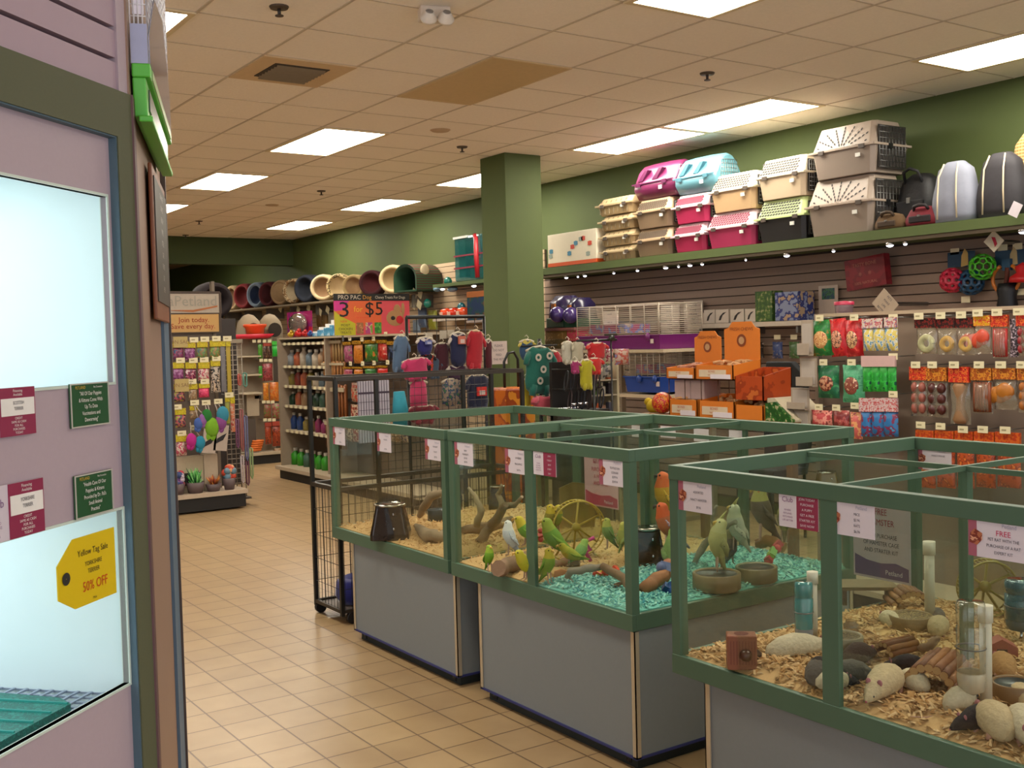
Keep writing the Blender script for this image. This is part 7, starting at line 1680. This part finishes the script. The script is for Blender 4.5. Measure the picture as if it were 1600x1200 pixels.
bird(860, 838, .95, 'green parakeet with a golden yellow face near the centre post', '#8a7a1c', '#c0a41c', '#5f7a24', -1.3, ZB+.10)
bird(872, 836, .9, 'second yellow-headed parakeet beside the golden one', '#7a8a24', '#b8a428', '#6a7a24', -.9, ZB+.10)
bird(858, 912, .95, 'small green and yellow parakeet at the foot of the centre post', '#6a8a1c', '#a8981c', '#4f7a1c', -1.2)
bird(890, 884, .9, 'yellow and green parakeet crouching in front of the wheel', '#a8a824', '#c0b428', '#6f8f24', 2.7, ZB+.03, lean=.7)
bird(908, 880, .9, 'soft green parakeet just right of the crouching one', '#6f9a4a', '#8aa84a', '#5f8a34', .2, ZB+.03, lean=.6)
bird(950, 858, .9, 'pale green parakeet toward the back right under the poster', '#6f8f4a', '#a8a84a', '#5f7a3a', 2.6, ZB+.06)
bird(974, 862, .85, 'pale yellow parakeet next to the near corner post', '#a8a854', '#c0b854', '#8a9a54', .4, ZB+.05)
CON = '#c0781c'
bird(1039, 822, 1.55, 'orange and golden conure with a red face, upper of the two by the tank corner', '#b88a14', '#c85a1c', '#a8881c', 2.3, ZB+.16, beak='#1a1414', name='conure', cheek='#c0301c')
bird(1042, 858, 1.4, 'orange-headed conure just below the golden one', '#a85a34', '#c0501c', '#8a8a9a', 2.4, ZB+.10, beak='#1a1414', name='conure', lean=.2)
bird(1052, 890, 1.3, 'dull green long-tailed bird low beside the conures', '#5f7a3a', '#6f8a3a', '#4f6a34', .6, ZB+.03, lean=.3, name='conure')
bird(1122, 896, 1.35, 'pale yellow cockatiel leaning over the tan bowl', '#b0a86a', '#b8b078', '#9a9460', 2.5, ZB+.04, crest='#b8b06a', name='cockatiel', lean=-.3)
bird(1150, 862, 1.3, 'white cockatiel mostly hidden behind the green post', '#b8b4a0', '#c0bc9a', '#a8a490', 1.9, ZB+.08, crest='#b8b06a', name='cockatiel')
bird(1190, 846, 1.6, 'grey cockatiel with yellow head at the back right of the bird tank', '#5f5040', '#a09850', '#4a4038', 2.4, ZB+.09, crest='#a8a05a', name='cockatiel', cheek='#b8642c')
bird(1226, 850, 1.15, 'yellowish bird with tail raised at the far right of the bird tank', '#8a8248', '#9a9250', '#6a6040', .8, ZB+.09, name='cockatiel', lean=-.6)
bird(1140, 882, 1.2, 'dark grey cockatiel crouched between the two bowls', '#3f4038', '#6a6a48', '#2f302c', .4, ZB+.02, name='cockatiel', lean=.4)
# ---------------- bird toys
def beads(u, v, label, cols, n, dz, r=.016, z=ZB, ang=0, spread=0):
    p = gp(u, v, z); t = thing('bird_toy', label, 'bird toy', p, ang); R_ = random.Random(int(u))
    for i in range(n):
        q = MB(); q.box(-r, r, -r*.7, r*.7, -r*.7, r*.7) if i % 2 else q.ell((0, 0, 0), r, 10)
        o = q.build('bead', mat(cols[i % len(cols)], .4), t, (R_.uniform(-1, 1)*spread+i*spread*.8, R_.uniform(-1, 1)*spread*.4, r*.7+i*dz)); o.rotation_euler = (R_.uniform(-1, 1), R_.uniform(-1, 1), R_.uniform(-1, 1))
p = gp(919, 884); t = thing('bird_toy', 'hot pink zigzag plastic toy in front of the yellow wheel', 'bird toy', p, -.6)
MB().loft([(.012, 0, .02), (-.008, 0, .06), (.012, .0, .07), (-.012, 0, .105), (.03, 0, .125)], .009, 7).build('zigzag_link', mat('#c02a78', .4), t)
beads(932, 903, 'red and yellow beaded toy lying on the turquoise chips', ['#c8301c', '#d8401c', '#b8a81c', '#c83a24'], 6, .004, .018, ang=-.9, spread=.016)
beads(1043, 928, 'blue and navy knotted toy behind the split log', ['#1a4a8a', '#123a6a', '#2a5aa0'], 6, .006, .02, spread=.016)
beads(1036, 893, 'slate blue and orange chunky toy lying on the split log', ['#4a5a84', '#5a6a94', '#9a5a3a'], 4, .004, .024, ZB+.05, spread=.02)
beads(1202, 882, 'red and lime green toy at the back right of the bird tank', ['#b8383c', '#a8303a', '#7a9a3a', '#6a9a4a'], 6, .012, .02, ZB+.02, spread=.012)
beads(845, 846, 'small red block toy hanging beside the centre post', ['#a82424', '#c03a2a'], 3, .02, .013, ZB+.08)
p = gp(878, 905); t = thing('cuttle_bone', 'flat peach coloured chew slab by the green and yellow parakeet', 'bird toy', p, -.5); MB().prism([(-.035, 0), (.03, 0), (.035, .03), (.0, .042), (-.03, .035)], 0, .012).build('slab', mat('#b8784a', .7), t)

# ---------------- rodents
def rodent(u, v, s, label, fur, ang, z=ZB, hood=None, patchm=None, curl=0, tail=True, stretch=1.0, ears='#a8686c', eye='#1a0f12'):
    p = gp(u, v, z); e = .075*s*max(1, stretch)
    near = p.x < 2.385+e or p.y < 1.355+e or p.y > 2.575-e
    p.x = max(p.x, 2.39+(.062+.03*abs(cos(ang)))*s); p.y = min(max(p.y, 1.36+.06*s), 2.57-.06*s); tail = tail and not near
    t = thing('pet_rat', label, 'rodent', p, ang)
    P = []
    prof = [(-.085, .012, .012), (-.075, .022, .026), (-.05, .033, .036), (-.02, .037, .04), (.012, .034, .036), (.036, .029, .028), (.052, .027, .023), (.068, .024, .019), (.082, .019, .013), (.094, .015, .007), (.099, .013, .003)]
    for x, zc, r in prof:
        x *= stretch; a = curl*x/.09; P.append((Vector((x*cos(a*.5), x*sin(a*.5), zc))*s, r*s))
    mats = [fur, hood or fur]
    mi = [1 if (hood and i >= 5) else 0 for i in range(len(P)-1)]
    MB().loft([a for a, b in P], [b for a, b in P], 14, mi, True, True).build('body', mats, t)
    hd = P[7][0]; d = (P[9][0]-P[7][0]).normalized(); sd_ = Vector((-d.y, d.x, 0))
    for k in (-1, 1):
        MB().ell(P[6][0]+sd_*(k*.015*s)+Vector((0, 0, .021*s)), (.003*s, .007*s, .0085*s), 10).build('ear', mat(ears, .6), t)
        MB().ell(P[8][0]+sd_*(k*.0115*s)+Vector((0, 0, .004*s)), .003*s, 8).build('eye', mat(eye, .15), t)
        for f, w_ in ((P[4][0], .020), (P[2][0], .026)):
            MB().loft([f+sd_*(k*w_*.8*s)+Vector((0, 0, -.014*s)), Vector((f.x, f.y, 0))+sd_*(k*w_*s)+Vector((0, 0, .004*s)), Vector((f.x, f.y, 0))+sd_*(k*w_*s)+d*(.014*s)+Vector((0, 0, .002*s))], [.011*s, .006*s, .004*s], 7).build('foot', mat('#b88a7a', .7), t)
    MB().ell(P[-1][0], .0028*s, 6).build('nose', mat('#a84a5a', .5), t)
    if patchm: MB().ell(P[3][0]+Vector((0, 0, .012*s)), (.03*s, .032*s, .03*s), 12).build('back_patch', patchm, t)
    if tail:
        a0 = P[0][0]; MB().loft([a0+Vector((.008*s, 0, -.002*s)), a0+Vector((-.04*s, .01*s, -.006*s)), a0+Vector((-.08*s, .035*s, -.007*s)), a0+Vector((-.1*s, .07*s, -.007*s))], [.005*s, .0035*s, .0028*s, .0012*s], 6).build('tail', mat('#b08a7a', .6), t)
    return t
fur = lambda h: mat(h, .95, var=.22, scale=90, bump=.5)
WF, CF_, BK, BR, GYF = fur('#cdbfa2'), fur('#c2ac86'), fur('#1c181c'), fur('#3f2c20'), fur('#5a5450')
rodent(1342, 1100, 1.12, 'big cream white rat facing left by the foot of the centre post', CF_, 3.4)
rodent(1532, 1150, 1.1, 'round white rat with black back near the lower right corner', CF_, .9, ZB, None, None, ears='#b87a7a')
rodent(1572, 1172, 1.1, 'large white rat with pink ears at the lower right edge', WF, -2.4)
rodent(1500, 1148, .8, 'black rat mostly hidden behind the round white one', BK, 2.9)
rodent(1504, 1108, .85, 'white rat with a dark head stretched under the clear bottle', WF, .1, ZB, BK)
rodent(1424, 1076, .8, 'white rat tucked against the open end of the log tunnel', WF, 1.2, ears='#8a6a6a')
rodent(1388, 1072, .7, 'black and white hooded rat left of the log tunnel', WF, .5, ZB, BK)
rodent(1412, 1050, .7, 'small black rat above the hooded one', BK, 2.4, ZB+.01)
rodent(1345, 1035, .85, 'dark brown rat beside the cream crock bowl', BR, .1)
rodent(1322, 1062, .8, 'mottled grey brown rat just right of the centre post', GYF, 2.2, ZB, WF)
rodent(1262, 1070, .95, 'grey and black rat with white belly left of the centre post', GYF, .3, ZB, BK, BK)
rodent(1272, 1086, .7, 'white and black rat at the very front left of the centre post', WF, -.4, ZB, BK)
rodent(1254, 1026, 1.0, 'long white rat stretching toward the blue water bottle', WF, -.35, ZB, None, None, 0, False, 1.4)
rodent(1388, 978, .75, 'white rat just left of the seed bowl', WF, 1.0)
rodent(1468, 990, .85, 'cream rat just right of the seed bowl', CF_, .4)
rodent(1464, 972, .7, 'grey rat behind the cream one by the white tube', GYF, .6)
rodent(1566, 1052, .9, 'fawn rat with its back to the viewer above the brown bowl', fur('#a8804f'), .7)
rodent(1595, 1100, .8, 'shaded cream rat by the brown bowl at the right edge', CF_, .9)
rodent(1140, 1042, .55, 'tiny dark hamster peeping left of the wooden block', BR, 2.9, tail=False)
# ---------------- furniture of the rodent tank
def logs(u, v, L_, r, n, label, ang, z=ZB, arch=True, lr=.011, tilt=0):
    p = gp(u, v, z); t = thing('log_tunnel' if arch else 'log_bridge', label, 'toy', p, ang)
    for i in range(n):
        a = pi*(i+.5)/n if arch else 0
        if arch: y, zz = -r*cos(a), r*sin(a)
        else: f = (i+.5)/n*2-1; y = f*r; zz = tilt*(1-f*f)
        q = MB(); q.loft([(-L_/2, y, zz+lr), (-L_/6, y+.001, zz+lr+.001), (L_/6, y, zz+lr-.001), (L_/2, y, zz+lr)], [lr, lr*.95, lr*1.05, lr], 9)
        q.build('log', mat(['#7a4a24', '#8a5a2c', '#6a3f1e'][i % 3], .6, var=.3, scale=30), t)
        q = MB(); q.cyl((-L_/2-.001, y, zz+lr), (-L_/2-.0015, y, zz+lr), lr*.85, n=10); q.build('cut_end', mat('#b08a5a', .7), t)
    return t
logs(1466, 1072, .19, .062, 9, 'arched tunnel of honey brown logs in the middle of the rodent tank', .35, lr=.0135)
logs(1402, 1022, .13, .032, 6, 'small dark bark log arch behind the tunnel', -.05, lr=.009)
logs(1420, 948, .12, .075, 9, 'curved log bridge at the back of the rodent tank', .9, arch=False, tilt=.05)
branch('driftwood', 'reddish bark piece leaning behind the log tunnel', [(1440, 1016, .62), (1455, 1006, .645), (1466, 996, .65)], [.014, .014, .008], WOOD, 21)
p = gp(1159, 1040); t = thing('wooden_block', 'reddish wooden chew block with a round hole and a knob', 'toy', p, -.72); W_ = .088; H_ = .098
MB().box(-W_/2, W_/2, -.03, .03, -.005, H_).build('block', mat('#80492c', .65, var=.18, scale=14), t, bev=.003)
q = MB(); 
for i in range(9): x = -W_*.4+W_*.1*i; q.box(x, x+.003, -.0315, -.03, H_*.12, H_*.85)
q.build('grooves', mat('#6f3a24', .7), t); MB().ell((0.01, -.034, H_*.42), .019, 14).build('knob', mat('#4a2a1a', .35, var=.3), t)
MB().lathe([(.001, 0), (.022, 0)], 18, 0, T(0, 0, H_+.0008)).build('top_hole', mat('#5a1f14', .8), t)
def wbottle(u, vt, vb, r, label, col, alpha, cap, spout_ang, z=None, hang=None):
    pb = gp(u, vb, z or ZB); d = (pb-EYE).dot(CF); h = (vb-vt)/FPX*d*1.0
    t = thing('water_bottle', label, 'bottle', pb, 0); base = h*.30
    MB().lathe([(.001, h), (r*.9, h), (r, h*.96), (r, h*.80), (r*.92, h*.785), (r, h*.77), (r, h*.36), (r*.9, h*.34)], 22).build('bottle_body', clear((1, 1, 1), 2.2, alpha, .05, col) if alpha < 1 else mat(col, .25), t)
    MB().lathe([(r*.95, h*.36), (r*.98, h*.30), (r*.86, h*.19), (r*.3, h*.15), (.001, h*.15)], 20).build('cap', mat(cap, .25, .3), t)
    MB().loft([(0, 0, h*.17), (0, 0, h*.10), (-.012, -.006, .012)], .0045, 8).build('spout', CHROME, t)
    MB().box(-.0, .004, -.004, .004, h*.0, h*.0+.001)
    q = MB(); q.loft([(r*1.0*cos(a), r*1.0*sin(a), h*.58) for a in [2*pi*k/20 for k in range(21)]], .002, 5, 0, False); q.loft([(r, 0, h*.58), (r+.02, .01, h*.4), (r+.02, .01, 0)], .002, 5); q.build('wire_hanger', mat('#6a6a68', .4, .6), t)
    return t
wbottle(1257, 908, 1020, .029, 'turquoise water bottle left of the centre post', '#3f8f90', .75, '#8a8e94', 0)
wbottle(1518, 938, 1110, .037, 'big clear half-full water bottle at the lower right', '#a89a6a', .12, '#c8bea8', 0)
wbottle(1596, 905, 1000, .05, 'teal water bottle cut by the right photo edge', '#1f5a62', .8, '#5a6a6a', 0)
def tube(u, vt, vb, r, label, z=ZB):
    pb = gp(u, vb, z); d = (pb-EYE).dot(CF); h = (vb-vt)/FPX*d
    t = thing('bottle_stand_pipe', label, 'pipe', pb, 0)
    MB().cyl((0, 0, -.005), (0, 0, h*.92), r, n=16).build('pipe', mat('#c4bba6', .4), t); MB().cyl((0, 0, h*.84), (0, 0, h), r*1.22, n=16).build('pipe_cap', mat('#d0c8b4', .4), t)
tube(1271, 892, 1010, .0145, 'white pipe with a cap beside the turquoise water bottle')
tube(1453, 845, 975, .017, 'tall white pipe standing behind the seed bowl')
tube(1541, 944, 1108, .0155, 'white pipe behind the clear water bottle')
p = gp(1352, 944); t = thing('wooden_platform', 'low dark wooden platform at the back left of the rodent tank', 'platform', p, -.7)
MB().box(-.09, .12, 0, .14, .05, .062).build('deck', mat('#6f5a3a', .7, var=.2), t)
for x in (-.08, .1): MB().box(x, x+.015, .0, .14, -.005, .05).build('leg', mat('#4a3220', .7), t)
p = gp(1566, 1030); t = thing('clay_hide', 'terracotta pink clay hide near the right edge of the rodent tank', 'house', p, -.8)
MB().prism([(-.045, 0), (.045, 0), (.045, .035), (.0, .06), (-.045, .035)], 0, .06).build('hide_body', mat('#8f4a38', .7), t); MB().box(-.015, .015, -.002, 0, 0, .03).build('entrance', mat('#2a1612', .8), t)
p = gp(1330, 990); t = thing('food_jar', 'small clear jar tipped behind the cream crock bowl', 'jar', p, 0)
MB().lathe([(.001, 0), (.025, 0), (.026, .03), (.018, .038), (.018, .045)], 16).build('jar_body', clear((.9, .88, .85), 2, .3, .1, '#6a5a4a'), t)
